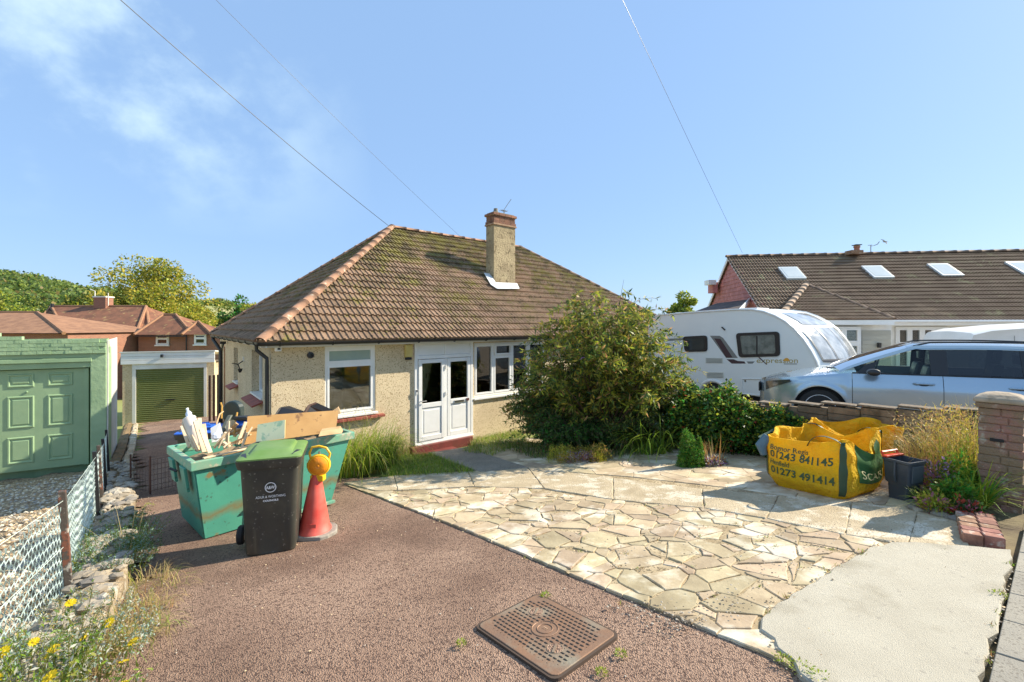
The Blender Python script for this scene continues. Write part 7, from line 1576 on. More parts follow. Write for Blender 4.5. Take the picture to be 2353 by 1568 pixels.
MB().lathe([(0.37, 0.0), (0.36, 0.01)], KV(qa_, 0.025, -1.95), 28, kr, Z, -kw).build('arch_recess', M['dark'], cav)
wl_ = MB().lathe([(0.2, -0.02), (0.32, -0.02), (0.33, 0.02), (0.33, 0.16)], wc - kw * 0.1, 28, kr, Z, kw).build('wheel', M['rubber'], cav, smooth=True)
MB().lathe([(0.34, 0.0), (0.33, 0.02), (0.1, 0.035)], wc - kw * 0.06, 20, kr, Z, -kw).build('wheel_cover', mat('grey_cover', (0.25, 0.26, 0.25), 0.8, bump=0.6, bscale=9), wl_, smooth=True)
vs_, fs_ = text_verts('expression', 1.0, 0.01); x0 = min(p.x for p in vs_); wv = max(p.x for p in vs_) - x0
MB().add([cside(1737 + (p.x - x0) / wv * 95, 834.5 - p.y * 17 , 0.003) for p in vs_], fs_).build('lettering', mat('tan_lettering', (0.42, 0.34, 0.14), 0.5), cav)
MB().prism([cside(1806 + 7 * math.cos(t_), 830 - 7 * max(-.2, math.sin(t_)), .003) for t_ in [k * math.pi / 8 for k in range(9)]], -kw * .002).build('sun_emblem', mat('sun_decal', (0.72, 0.36, 0.05), 0.5), cav)
MB().prism([cside(1741, 822, .005), cside(1744, 821, .005), cside(1762, 838, .005), cside(1759, 838, .005)], -kw * .002).build('lettering_slash', M['decalr'], cav); dec('underline', [(1800, 836), (1830, 836), (1830, 837.6), (1800, 837.6)], 'decalg', 0.002)
def front_at(y, z_):                         # point on the swollen front
    for (q0, z0), (q1, z1) in zip(prof[2:], prof[3:]):
        if z0 <= z_ <= z1: q = q0 + (q1 - q0) * (z_ - z0) / (z1 - z0); break
    b_ = 0.13 * (1 - ((y - 1.08) / 1.05) ** 2); return KV(q - b_ - 0.012, y, z_ + 0.006)
def fpatch(name, y0, y1, z0, z1, m, par=cav, off=0.0, skew=0.0):
    return MB().loft([[front_at(y0 + (y1 - y0) * j / 10 , z0 + (z1 - z0) * i / 12 + 0.05 * math.sin(math.pi * (y0 + (y1 - y0) * j / 10) / 2.15) * (-(1 - i / 12))) - kr * off + Z * off for j in range(11)] for i in range(13)], closed=False, cap=False).build(name, m, par, smooth=True)
M['cfg'] = mat('covered_front_pane', (0.26, 0.29, 0.31), 0.08, (0.50, 0.53, 0.55), 4, 5, 0.5, 7, coords='world', coat=0.5)
fw_ = fpatch('front_window', 0.20, 1.95, -0.80, -0.04, M['cfg'])
for y0 in (0.2, 0.75, 1.40, 1.93): fpatch('window_bar', y0, y0 + 0.03, -0.80, -0.04, M['black'], fw_, 0.01)
fpatch('window_bar', 0.2, 1.95, -0.83, -0.79, M['black'], fw_, 0.01)
fpatch('sunroof', 0.45, 1.75, 0.06, 0.33, M['cfg'])
MB().par(KV(1.9, 0.7, 0.42), kr * 0.5, kw * 0.6, Z * 0.07).build('roof_vent', M['white'], cav, bevel=0.02); MB().par(KV(4.0, 0.6, 0.36), kr * 0.5, kw * 0.6, Z * 0.06).build('roof_vent', M['white'], cav, bevel=0.02)
MB().par(KV(0.5, 0.2, -1.95), kr * 4.4, kw * 1.75, Z * 0.15).build('chassis', M['dark'], cav)

# ------------------------------------------------------------ white van behind the car
vd = Vector((0.97, -0.24, 0)).normalized(); vn_ = Vector((vd.y, -vd.x, 0)); v0_ = U(2225, 749, 11.6); v0_.z = 0; VV = lambda x, y, z_: v0_ + vd * x - vn_ * y + Z * z_
van = empty('white_van', tuple(VV(2.4, 0.9, -2.3)), 'white panel van parked beyond the silver estate car', 'van')
vp = [(0.05, -1.9), (0.0, -1.2), (0.02, -0.42), (0.12, -0.17), (0.5, -0.06), (1.4, 0.03), (2.6, 0.10), (3.6, 0.10), (4.2, -0.1), (4.8, -0.75), (5.4, -0.95), (5.5, -1.9)]
vr = []
for y, ins, dz in ((0.02, 0.0, -0.10), (0.0, 0, -.07), (0.10, 0.0, -0.02), (0.4, 0, 0.0), (0.95, 0, 0.02), (1.5, 0, 0.0), (1.8, 0, -0.02), (1.9, 0, -0.07), (1.88, 0, -.1)):
    vr.append([VV(x, y, z_ + (dz if z_ > -0.6 else 0)) for x, z_ in vp])
MB().loft(vr, closed=False, cap=True).build('body', M['white'], van, smooth=True)
MB().prism([VV(2.55, -0.006, -0.08), VV(3.5, -0.006, -0.10), VV(3.95, -0.006, -0.62), VV(2.55, -0.006, -0.62)], vn_ * 0.008).build('window', M['dglass'], van) if False else MB().prism(rpoly([VV(2.32, -0.004, -0.06), VV(3.45, -0.004, -0.08), VV(4.1, -0.004, -0.66), VV(2.32, -0.004, -0.66)], .08), vn_ * 0.01).build('window', mat('van_window', (0.01, 0.04, 0.06), 0.08), van)
MB().par(VV(0.3, -0.004, -0.62), vd * 1.7, vn_ * 0.012, Z * 0.03).build('side_rib', M['white'], van); MB().par(VV(0.95, -0.004, -1.7), vd * 0.01, vn_ * 0.006, Z * 1.45).build('door_seam', M['decalg'], van)
for x in (0.9, 4.4): MB().lathe([(0.2, 0), (0.33, 0), (0.34, .04), (0.34, .2)], VV(x, -0.01, -1.9), 24, vd, Z, -vn_).build('wheel', M['rubber'], van, smooth=True)
# ------------------------------------------------------------ plants
LG = dict(
    olive=leaf('leaf_olive', (0.20, 0.21, 0.04)), lime=leaf('leaf_lime', (0.30, 0.34, 0.035)), mid=leaf('leaf_mid', (0.085, 0.145, 0.03)), dark=leaf('leaf_dark', (0.035, 0.075, 0.022)),
    gold=leaf('leaf_gold', (0.40, 0.33, 0.05)), brown=leaf('leaf_brown', (0.26, 0.14, 0.05)), straw=leaf('leaf_straw', (0.58, 0.45, 0.20), 0.6), grass=leaf('leaf_grass', (0.17, 0.27, 0.03)),
    silver=leaf('leaf_silver', (0.24, 0.35, 0.28)), emerald=leaf('leaf_emerald', (0.05, 0.22, 0.03)), pink=leaf('petal_pink', (0.65, 0.22, 0.32)), lilac=leaf('petal_lilac', (0.50, 0.30, 0.60)),
    yellow=leaf('petal_yellow', (0.90, 0.68, 0.02)), bark=mat('bark', (0.14, 0.09, 0.05), 0.95, (0.08, 0.05, 0.03), 9), red=leaf('leaf_red', (0.40, 0.07, 0.04)), rust=leaf('leaf_rust', (0.42, 0.24, 0.10)), white=leaf('leaf_white', (0.62, 0.62, 0.52)))
Lm = lambda *k: [LG[q] for q in k]
def tree(name, base, H, R_, mats, n, label, cat='tree', seed=1, leafs=0.35, crown_lo=0.25, clumps=40, cr=0.22, asp=0.6, weights=None, group=None, sq=1.0, trunk=True, offx=0.0, dome=False):
    rg = np.random.default_rng(seed); root = empty(name, tuple(base), label, cat, group); b = Vector(base)
    zc = H * (crown_lo + 1) / 2; hz_ = H * (1 - crown_lo) / 2
    cl = []
    while len(cl) < clumps:
        d = rg.normal(size=3); d /= np.linalg.norm(d); r = rg.uniform(0.35, 0.92); 
        if dome: d[2] = abs(d[2]) * 1.0 if rg.random() < .75 else d[2]
        p = np.array([d[0] * r * R_ + offx, d[1] * r * R_ * sq, zc + d[2] * r * hz_ if not dome else H * crown_lo + max(0, d[2]) * r * H * (1 - crown_lo)]); cl.append(p)
    cl = np.array(cl); k = rg.integers(0, clumps, n); cs = rg.uniform(0.6, 1.25, clumps)
    e = rg.normal(size=(n, 3)); e /= np.linalg.norm(e, axis=1)[:, None]; rad = rg.uniform(0.3, 1, n) ** 0.5
    p = cl[k] + e * (rad * cs[k] * cr * R_ * 1.3)[:, None] * np.array([1, 1, 0.75])
    p = p + np.array(base)
    mi_w = weights
    leaves('crown', p, leafs, mats, root, asp, dirs=e * 0.8, seed=seed, weights=mi_w)
    if trunk:
        mb_ = MB(); mb_.tube([b - Z * 0.3, b + Z * H * 0.2, b + Vector((offx * .3, 0, H * 0.45))], [R_ * 0.07, R_ * 0.055, R_ * 0.04], 8)
        for q in cl[:: max(1, clumps // 12)]:
            mb_.tube([b + Z * H * rg.uniform(0.2, 0.42), b + Vector(q) * 0.6 + Vector((0, 0, H * 0.08)), b + Vector(q)], [R_ * 0.03, R_ * 0.018, R_ * 0.006], 5)
        mb_.build('trunk', LG['bark'], root)
    return root
def ground_tree(u, dist, vtop, width_px, mats, n, label, seed, **k):
    x = (u - CX) / F * dist; zb = hills(x, dist); H = (HY - vtop) / F * dist - zb; R_ = width_px / 2 / F * dist
    return tree('tree', (x, dist, zb), H, R_, mats, n, label, seed=seed, **k)
ground_tree(352, 62, 587, 290, Lm('gold', 'olive', 'mid', 'lime'), 34000, 'big spreading tree turning yellow behind the red brick house', 31, leafs=0.36, crown_lo=0.30, clumps=150, cr=0.14, weights=[.38, .34, .14, .14], dome=True)
ground_tree(455, 50, 668, 110, Lm('gold', 'olive', 'lime'), 9000, 'golden green tree leaning out beyond the small hipped roofs', 32, leafs=0.28, crown_lo=0.25, clumps=60, cr=0.2, dome=True)
for i, (u, d, vt, wpx, ms, n, lab) in enumerate((
    (12, 44, 648, 130, ('lime', 'mid', 'olive'), 9000, 'bright green bushy tree behind the pale orange roof'),
    (112, 60, 668, 110, ('mid', 'olive', 'dark'), 7000, 'dark green rounded tree above the end of the long tiled roof'),
    (192, 58, 672, 100, ('dark', 'mid', 'olive'), 6500, 'dark tree standing just behind the squat brick chimney'),
    (60, 70, 672, 90, ('mid', 'lime', 'dark'), 4000, 'mid green tree between the bright bushy tree and the dark rounded one'),
    (542, 56, 672, 70, ('emerald', 'mid', 'dark'), 6000, 'deep green tree beyond the mossy hipped roof eaves'),
    (590, 48, 690, 80, ('gold', 'lime', 'olive'), 6000, 'small yellowing tree peeping over the bungalow roof slope'),
    (512, 66, 690, 60, ('olive', 'mid'), 3000, 'small olive tree between the golden tree and the deep green one'),
    (1571, 52, 671, 84, ('lime', 'mid', 'olive'), 9000, 'round green tree in the gap between the two bungalows'),
    (1515, 50, 705, 50, ('olive', 'mid'), 3000, 'low olive tree beside the round green one, over the caravan'))):
    ground_tree(u, d, vt, wpx, Lm(*ms), n, lab, 40 + i, leafs=0.30, crown_lo=0.15, clumps=42, cr=0.25, group=None)
# woods on the down: far trees that read as one mass
rg = np.random.default_rng(5); cs = []
while len(cs) < 3000:
    a = math.radians(rg.uniform(-60, -18)); d = rg.uniform(130, 460); x, y = d * math.sin(a), d * math.cos(a)
    f = math.sin(x * 0.031 + 1.3) + math.sin(y * 0.027 + x * 0.011) + 0.5 * math.sin(x * .09)
    if f < -0.25: continue
    cs.append((x, y, hills(x, y), rg.uniform(2.2, 4.6)))
cs = np.array(cs); k = 90; e = rg.normal(size=(len(cs), k, 3)); e /= np.linalg.norm(e, axis=2)[:, :, None]; e[:, :, 2] = np.abs(e[:, :, 2]) * 1.0
p = cs[:, None, :3] + e * cs[:, None, 3:4] * np.array([0.9, .9, 1.25]) * rg.uniform(0.75, 1.0, (len(cs), k, 1)); ee = e.reshape(-1, 3)
LG['far1'] = leaf('far_leaf_a', (0.13, 0.19, 0.045)); LG['far2'] = leaf('far_leaf_b', (0.20, 0.25, 0.05)); LG['far3'] = leaf('far_leaf_c', (0.08, 0.12, 0.04)); LG['far4'] = leaf('far_leaf_d', (0.22, 0.17, 0.06))
leaves('woodland', p.reshape(-1, 3), 1.15, Lm('far1', 'far2', 'far3', 'far4'), None, 0.8, dirs=ee * 0.3, seed=6, label='mixed woods and hedges covering the distant down', cat='woodland', kind='stuff', weights=[.4, .25, .27, .08], up=1.5)

# the big butterfly bush
def shrub(name, base, Rx, Ry, H, nst, label, mats, weights=None, seed=3, leafs=0.12, asp=0.2, per=26, cat='shrub', droop=0.5, tw=11, pos=None):
    rg = np.random.default_rng(seed); root = empty(name, tuple(base), label, cat); b = np.array(base, float); mb_ = MB(); P_, D_ = [], []
    for i in range(nst):
        a = rg.uniform(0, 2 * math.pi); r = rg.uniform(0.1, 1.0) ** 0.6; hh = H * (1 - 0.52 * r ** 1.7) * rg.uniform(0.62, 1.08); hx, hy = math.cos(a) * Rx * r, math.sin(a) * Ry * r
        s0 = b + np.array([hx * 0.12, hy * 0.12, 0]); pts = []
        for q in np.linspace(0, 1, 9): pts.append(s0 + np.array([hx * q ** 1.35, hy * q ** 1.35, hh * (1.32 * q - 0.32 * q * q)]))
        pts = np.array(pts); mb_.tube([Vector(t_) for t_ in pts], [0.016 * (1 - j / 8) + .002 for j in range(9)], 4, cap=False)
        for j in range(tw):
            q = rg.uniform(0.15, 1.0) ** 0.7; f = q * 8; i0 = min(7, int(f)); p0 = pts[i0] + (pts[i0 + 1] - pts[i0]) * (f - i0)
            az = a + rg.normal() * 1.2; ln = rg.uniform(0.25, 0.6) * (0.6 + 0.5 * q); dz = rg.uniform(0.1, 0.7); seg = []
            for w_ in np.linspace(0, 1, 6): seg.append(p0 + np.array([math.cos(az) * ln * w_, math.sin(az) * ln * w_, ln * (dz * w_ - droop * w_ * w_)]))
            seg = np.array(seg); mb_.tube([Vector(t_) for t_ in seg[::2]] + [Vector(seg[-1])], 0.003, 3, cap=False)
            u_ = rg.uniform(0.05, 1, per); f = u_ * 5; i1 = np.minimum(4, f.astype(int)); pp = seg[i1] + (seg[i1 + 1] - seg[i1]) * (f - i1)[:, None]
            P_.append(pp); dd = rg.normal(size=(per, 3)) * 0.7; dd += np.array([math.cos(az), math.sin(az), -0.25]) * 0.7; D_.append(dd)
    P_ = np.concatenate(P_); D_ = np.concatenate(D_)
    leaves('foliage', P_, leafs, mats, root, asp, dirs=D_, seed=seed, weights=weights, spread=0.35)
    mb_.build('stems', LG['bark'], root); return root, P_
bb0 = (1.87, 9.15, gz(1.87, 9.15)); sh, SP = shrub('butterfly_bush', bb0, 1.32, 1.12, 3.6, 110, 'large arching butterfly bush in front of the bungalow, with faded purple spikes', Lm('olive', 'lime', 'mid', 'dark', 'gold', 'rust'), [.34, .13, .22, .16, .07, .08], 3, 0.115, 0.24, 30)
top = SP[SP[:, 2] > bb0[2] + 1.0]; ck = NR.choice(len(top), 60)
MBf = MB(); 
for i in ck:
    p = Vector(top[i]); az = math.atan2(p.y - bb0[1], p.x - bb0[0]); d = Vector((math.cos(az) * 0.6, math.sin(az) * .6, R.uniform(-.1, .6))).normalized(); l = R.uniform(.10, .2)
    MBf.tube([p, p + d * l * .5, p + d * l - Z * .03], [0.009, 0.011, 0.003], 5, m=0 if R.random() < 0.22 else 1)
MBf.build('flower_spikes', [LG['lilac'], LG['rust']], sh)['kind'] = 'stuff'
shrub('shrub', (0.78, 9.9, gz(.78, 9.9)), 0.62, 0.6, 1.75, 50, 'darker leafy shrub under the front window next to the butterfly bush', Lm('mid', 'dark', 'olive', 'brown'), [.4, .3, .2, .1], 5, 0.09, 0.3, 26)
shrub('shrub', (3.1, 9.1, gz(3.1, 9.1)), 0.6, 0.5, 1.35, 36, 'low grey green shrub with lilac tips beside the caravan end', Lm('mid', 'silver', 'dark', 'olive'), [.4, .15, .25, .2], 6, 0.085, 0.26, 24)
shrub('shrub', (1.2, 9.0, gz(1.2, 9.0)), 0.75, 0.35, 0.85, 40, 'dark glossy ground shrub along the back edge of the paving', Lm('dark', 'mid', 'emerald'), [.5, .35, .15], 7, 0.06, 0.4, 26)
shrub('shrub', (2.4, 8.85, gz(2.4, 8.85)), 0.6, 0.35, 0.90, 34, 'dark leafy shrub behind the strappy leaved clump', Lm('dark', 'mid', 'olive'), [.5, .35, .15], 8, 0.06, 0.4, 24)
# climber covering the wall
rg = np.random.default_rng(9); n = 22000; s_ = rg.uniform(3.0, 6.1, n); hh = rg.uniform(0, 1, n) ** 0.75; th = rg.uniform(-0.1, 1, n)
lump = 0.16 * np.sin(s_ * 3.1) + 0.12 * np.sin(s_ * 7.7 + 1) + 0.05 * np.sin(s_ * 17)
o_ = 0.08 + (0.62 + lump) * np.sin(np.clip(hh, 0, 1) * math.pi * 0.78 + 0.35) * th * np.clip((s_ - 2.9) * 1.3, 0.25, 1)
px = b0.x + bd.x * s_ + bn.x * (-1) * o_ * (-1) ; py = b0.y + bd.y * s_ + bn.y * o_
cam_side = -1 if (bn.x * (0 - b0.x) + bn.y * (0 - b0.y)) < 0 else 1
px = b0.x + bd.x * s_ + bn.x * cam_side * o_; py = b0.y + bd.y * s_ + bn.y * cam_side * o_
gz_ = GA + GB * px + GC * py; pz_ = gz_ + hh * (1.0 + 0.9 * lump) * np.clip(0.55 + (s_ - 3.0) * .6, 0, 1) + rg.normal(size=n) * 0.05
hdg = empty('climber', (float(px.mean()), float(py.mean()), float(gz_.mean())), 'dense ivy like climber with red hips spilling over the block wall', 'climber')
leaves('foliage', np.stack([px, py, pz_], 1), 0.062, Lm('mid', 'dark', 'lime', 'emerald', 'red'), hdg, 0.75, seed=9, weights=[.36, .26, .22, .14, .02], up=0.8)
sel = rg.choice(n, 34); ch = MB()
for i in sel:
    if hh[i] > .85 and s_[i] > 3: pass
ck = [i for i in rg.choice(n, 900) if hh[i] > 0.93][:40]
fl2 = np.concatenate([np.array([px[i], py[i], pz_[i]]) + rg.normal(size=(22, 3)) * 0.035 for i in ck]); leaves('blossom', fl2 + [0, 0, .03], 0.022, Lm('gold', 'yellow'), hdg, 0.9, seed=10)
# strappy clump, grasses
def tuft(name, base, r, n, h, mats, label, cat='grass plant', width=0.012, lean=0.6, curl=1.0, seed=1, weights=None, seg=5, ry=None, seeds_=0, kind=None, sh=1.3):
    rg = np.random.default_rng(seed); root = empty(name, tuple(base), label, cat); a = rg.uniform(0, 6.28, n); q = np.sqrt(rg.uniform(0, 1, n)); bx_ = base[0] + np.cos(a) * q * r; by_ = base[1] + np.sin(a) * q * (ry or r)
    bp__ = np.stack([bx_, by_, np.array([gz(x, y) for x, y in zip(bx_, by_)])], 1); d = np.stack([np.cos(a), np.sin(a), np.zeros(n)], 1) * (0.6 * q)[:, None]
    blades('blades', bp__, h, mats, root, width, lean, curl, seed, d, weights, seg)
    if seeds_:
        blades('seed_stalks', bp__[:seeds_], h * sh, Lm('straw'), root, width * 0.6, lean * 0.5, 0.5, seed + 1, d[:seeds_], None, 5)
        k = bp__[:seeds_]; rg2 = np.random.default_rng(seed + 5); hd_ = np.repeat(k, 14, 0) + rg2.normal(size=(seeds_ * 14, 3)) * [0.05, .05, 0.10]; hd_[:, 2] += h * sh * 0.82; leaves('seed_heads', hd_, 0.03, Lm('straw'), root, 0.25, dirs=np.tile([0, 0, 1.0], (len(hd_), 1)), seed=seed)
    return root
q = G(1500, 1040); tuft('strap_leaf_clump', q, 0.34, 170, 0.85, Lm('grass', 'lime', 'mid'), 'clump of long bright strappy leaves arching over the paving edge', 'plant', 0.024, 0.9, 1.1, 11, seg=6)
q = G(1450, 1034); tuft('strap_leaf_clump', q, 0.22, 70, 0.65, Lm('olive', 'straw', 'grass'), 'thinner duller strappy clump half under the butterfly bush', 'plant', 0.016, 0.9, 1.2, 12, seg=6)
for i, (u, v, n, h, lab, sd) in enumerate(((815, 1088, 620, 1.0, 'tall bright grass clump pressed against the end of the skip', 10), (872, 1072, 560, 0.9, 'broad grass clump with straw coloured seed heads below the window', 14), (842, 1050, 420, 1.0, 'rear grass clump brushing the red window sill', 16), (905, 1045, 160, 0.55, 'dry grass clump against the brick plinth', 8))):
    q = G(u, v); tuft('grass_clump', q, 0.32, n, h, Lm('grass', 'lime', 'mid', 'straw'), lab, 'grass plant', 0.014, 0.55, 1.3, 20 + i, weights=[.38, .3, .14, .18] if i != 3 else [.15, .15, .1, .6], seg=6, seeds_=sd)
def lawn(name, poly, n, h, mats, label, seed, weights=None, width=0.007, lean=.6):
    rg = np.random.default_rng(seed); pts = []; xs = [p[0] for p in poly]; ys = [p[1] for p in poly]
    while len(pts) < n:
        x, y = rg.uniform(min(xs), max(xs)), rg.uniform(min(ys), max(ys))
        if inside((x, y), poly): pts.append((x, y, gz(x, y)))
    blades(name, np.array(pts), h, mats, None, width, lean, 0.8, seed, None, weights, 3, label=label, cat='grass', kind='stuff')
lawn('grass', gA([(885, 1100), (1095, 1090), (1060, 1072), (990, 1045), (900, 1050)]), 5200, 0.11, Lm('grass', 'lime', 'mid', 'straw'), 'short green lawn grass between the grass clumps and the door path', 51, [.5, .2, .2, .1])
lawn('grass', gA([(1062, 1042), (1130, 1050), (1215, 1020), (1190, 985), (1090, 1010)]), 4200, 0.15, Lm('grass', 'mid', 'lime', 'straw'), 'rough grass beside the door step under the front window', 52, [.4, .25, .15, .2])
lawn('grass', [(0.4, 8.4), (1.0, 8.0), (2.9, 8.3), (3.3, 9.0), (1.0, 9.9), (-.6, 10.4)], 5000, 0.16, Lm('mid', 'dark', 'grass', 'brown'), 'dark ground cover under the butterfly bush', 53, [.35, .35, .2, .1])
lawn('grass', gA([(905, 1035), (945, 1022), (940, 1045), (905, 1060)]), 500, 0.2, Lm('straw', 'brown'), 'dry grass stems at the foot of the brick plinth', 54)
# mounds and dwarf conifer
def mound(name, base, rx, ry, h, mats, n, leafs, label, seed, cat='plant', asp=0.4, weights=None, parent=None, shape='dome'):
    rg = np.random.default_rng(seed); e = rg.normal(size=(n, 3)); e /= np.linalg.norm(e, axis=1)[:, None]; e[:, 2] = np.abs(e[:, 2]); r = rg.uniform(0.6, 1.0, n)[:, None] * (1 + 0.12 * np.sin(e[:, :1] * 9) + 0.1 * np.sin(e[:, 1:2] * 11 + 2))
    p = e * r * [rx, ry, h]
    if shape == 'cone': t_ = rg.uniform(0, 1, n); a = rg.uniform(0, 6.28, n); w_ = (1 - t_) ** 0.6 * (1 + .15 * np.sin(a * 5)); p = np.stack([np.cos(a) * rx * w_, np.sin(a) * ry * w_, t_ * h], 1) * rg.uniform(0.8, 1, (n, 1))
    return leaves(name, p + np.array(base), leafs, mats, parent, asp, dirs=np.concatenate([e[:, :2], e[:, 2:] + .5], 1), seed=seed, weights=weights, **({} if parent else dict(label=label, cat=cat)))
q = G(1331, 1062); sd_ = empty('sedum_clump', tuple(q), 'low mounded clump of yellow green and pinkish succulents set in the paving', 'plant')
for i, (dx, dy, rx, h, ms) in enumerate(((-.36, .0, .20, .24, ('gold', 'olive', 'lime')), (-.18, .14, .2, .2, ('olive', 'gold')), (0.0, .12, .24, .20, ('olive', 'brown', 'gold')), (.0, -.06, .26, .15, ('rust', 'lilac', 'brown', 'white')), (.18, -.05, .18, .15, ('lilac', 'rust', 'brown')), (.38, .02, .19, .26, ('gold', 'olive', 'rust')), (.28, .12, .2, .2, ('olive', 'gold')), (-.2, -.06, .2, .15, ('gold', 'rust', 'white')), (.30, -.10, .14, .15, ('gold', 'lime')))):
    mound('mound', (q.x + dx, q.y + dy + .05, q.z), rx * 1.15, rx, h * 1.2, Lm(*ms), 1300, 0.028, '', 60 + i, parent=sd_)
q = G(1588, 1072); cf = empty('dwarf_conifer', tuple(q), 'bright green dwarf conifer growing out of the paving', 'conifer')
for i, (dx, dy, rx, h) in enumerate(((-.08, 0, .13, .62), (.02, .05, .14, .52), (.13, .0, .10, .48), (-.0, -.06, .15, .36), (.08, -.04, .13, .34), (-.12, -.03, .12, .34))): mound('frond_mass', (q.x + dx, q.y + dy, q.z), rx, rx, h, Lm('emerald', 'grass', 'mid'), 1900, 0.032, '', 80 + i, parent=cf, shape='cone', asp=.35)
q = G(1640, 1070); tuft('dry_stalks', q, 0.14, 26, 0.50, Lm('straw', 'brown'), 'bare dry flower stalks beside the dwarf conifer', 'plant', 0.010, 0.25, 0.3, 71)
mound('succulent', (q.x - .02, q.y - .03, q.z), .18, .14, .13, Lm('white', 'lilac', 'brown'), 500, 0.05, 'pinkish grey succulent rosettes at the foot of the dry stalks', 72); mound('succulent', (q.x + .12, q.y + .04, q.z), .12, .1, .15, Lm('silver', 'rust', 'white'), 300, 0.045, 'small silvery succulent right of the dry stalks', 73)
# bed by the pier
fbm = empty('rockery_edge', tuple(G(2150, 1175)), 'row of small mossy rocks edging the flower bed by the pier', 'rockery')
for i in range(26):
    p = G(2095 + i * 5.5 + R.uniform(-6, 6), 1164 + i * 1.5 + R.uniform(-8, 10)); s_ = R.uniform(0.03, 0.065); inst('rock', st_m[R.choice((1, 2, 3))], fbm, p + Z * s_ * .4, Matrix.Rotation(R.uniform(0, 6), 3, 'Z'), (s_ * 1.2, s_, s_ * .8))
for i, (u, v, r, n, h, ms, lab, wd, ln_2) in enumerate((
    (2150, 1122, .28, 520, 0.88, ('straw', 'gold', 'rust'), 'golden dry feathery grass in front of the block wall', .006, .35), (2205, 1125, .24, 520, 0.98, ('straw', 'gold', 'grass'), 'taller golden grass next to the gate pier', .006, .3),
    (2108, 1108, .16, 160, 0.8, ('straw', 'brown'), 'sparse dry grass stems behind the food caddy', .005, .5), (2225, 1160, .18, 260, 0.5, ('grass', 'emerald', 'lime'), 'fresh green leafy clump against the pier', .018, .7), (2165, 1172, .18, 220, 0.32, ('lime', 'grass', 'mid'), 'bright green spiky clump at the front of the flower bed', .012, .9))):
    q = G(u, v); tuft('border_plant', q, r, n, h, Lm(*ms), lab, 'plant', wd, ln_2, 0.7, 90 + i, seg=4)
    if i in (0, 1):
        rg2 = np.random.default_rng(i); m_ = 900; a = rg2.uniform(0, 6.28, m_); rr2 = rg2.uniform(0, r * 1.5, m_); p = np.stack([q.x + np.cos(a) * rr2, q.y + np.sin(a) * rr2, q.z + rg2.uniform(h * .55, h * 1.0, m_)], 1); leaves('seed_heads', p, 0.05, Lm('straw', 'gold', 'rust'), bpy.data.objects['border_plant' + ('' if i == 0 else '.%03d' % i)], 0.18, dirs=np.tile([0.2, 0, 1.0], (m_, 1)), seed=i)
for i, (u, v, rx, h, ms, n, lab) in enumerate(((2150, 1146, .19, .46, ('pink', 'rust', 'lilac', 'mid'), 900, 'mound of dusty pink flowers behind the food caddy'), (2205, 1150, .20, .50, ('grass', 'emerald', 'lime'), 1800, 'leafy green mound beneath the golden grass'), (2195, 1172, .17, .32, ('emerald', 'grass', 'mid'), 1500, 'rich green leafy mound in the middle of the flower bed'), (2222, 1192, .14, .20, ('pink', 'red', 'dark', 'dark'), 500, 'low dark mound with small red pink flowers by the pier foot'), (2150, 1180, .14, .2, ('lime', 'gold', 'pink'), 600, 'low yellow green mound above the rocks'))):
    q = G(u, v); mound('border_mound', (q.x, q.y, q.z), rx, rx, h, Lm(*ms), n, 0.042, lab, 110 + i, asp=.5)
# weeds at the western edge
def weed(name, base, n, h, label, mats, seed, flowers=0, spread=0.25, sx=1.0, leafn=14, fm='yellow', cat='plant', lsz=0.035, fsz=0.029):
    rg = np.random.default_rng(seed); root = empty(name, tuple(base), label, cat); mb_ = MB(); P_, tops = [], []
    for i in range(n):
        a = rg.uniform(0, 6.28); r = spread * math.sqrt(rg.uniform(0, 1)); b = Vector((base[0] + math.cos(a) * r * sx, base[1] + math.sin(a) * r, base[2])); hh = h * rg.uniform(.5, 1.1); d = Vector((math.cos(a) * rg.uniform(.05, .6), math.sin(a) * rg.uniform(.05, .6), 1)).normalized()
        m_ = b + d * hh * .5; t_ = b + d * hh + Vector((rg.normal() * .03, rg.normal() * .03, -0.02)); mb_.tube([b, m_, t_], [0.003, 0.0022, 0.0012], 3, cap=False); tops.append(t_)
        for w_ in rg.uniform(0.1, 1, leafn): P_.append(tuple(b + (t_ - b) * w_))
    leaves('foliage', np.array(P_) + rg.normal(size=(len(P_), 3)) * 0.008, lsz, mats, root, 0.32, seed=seed); ob_ = mb_.build('stems', LG['olive'], root); ob_['kind'] = 'stuff'
    if flowers:
        for t_ in tops[:flowers]:
            fm_ = MB()
            ax = Vector((rg.normal() * .3, -0.4 + rg.normal() * .3, 1)).normalized(); a1 = ax.cross(X).normalized(); a2 = ax.cross(a1); k = 12; R0 = fsz * rg.uniform(.8, 1.3)
            for j in range(k):
                c, s_ = math.cos(2 * math.pi * j / k), math.sin(2 * math.pi * j / k); dd = a1 * c + a2 * s_; pp = a1 * -s_ + a2 * c
                fm_.add([t_ + dd * .004, t_ + dd * R0 * .7 + pp * R0 * .22 + ax * .004, t_ + dd * R0 + ax * rg.uniform(-.004, .004), t_ + dd * R0 * .7 - pp * R0 * .22 + ax * .004], [(0, 1, 2, 3)])
            fm_.lathe([(R0 * .32, 0.002), (R0 * .2, 0.006)], t_, 8, a1, a2, ax)
            fm_.build('flower_head', LG[fm], root)
    return root
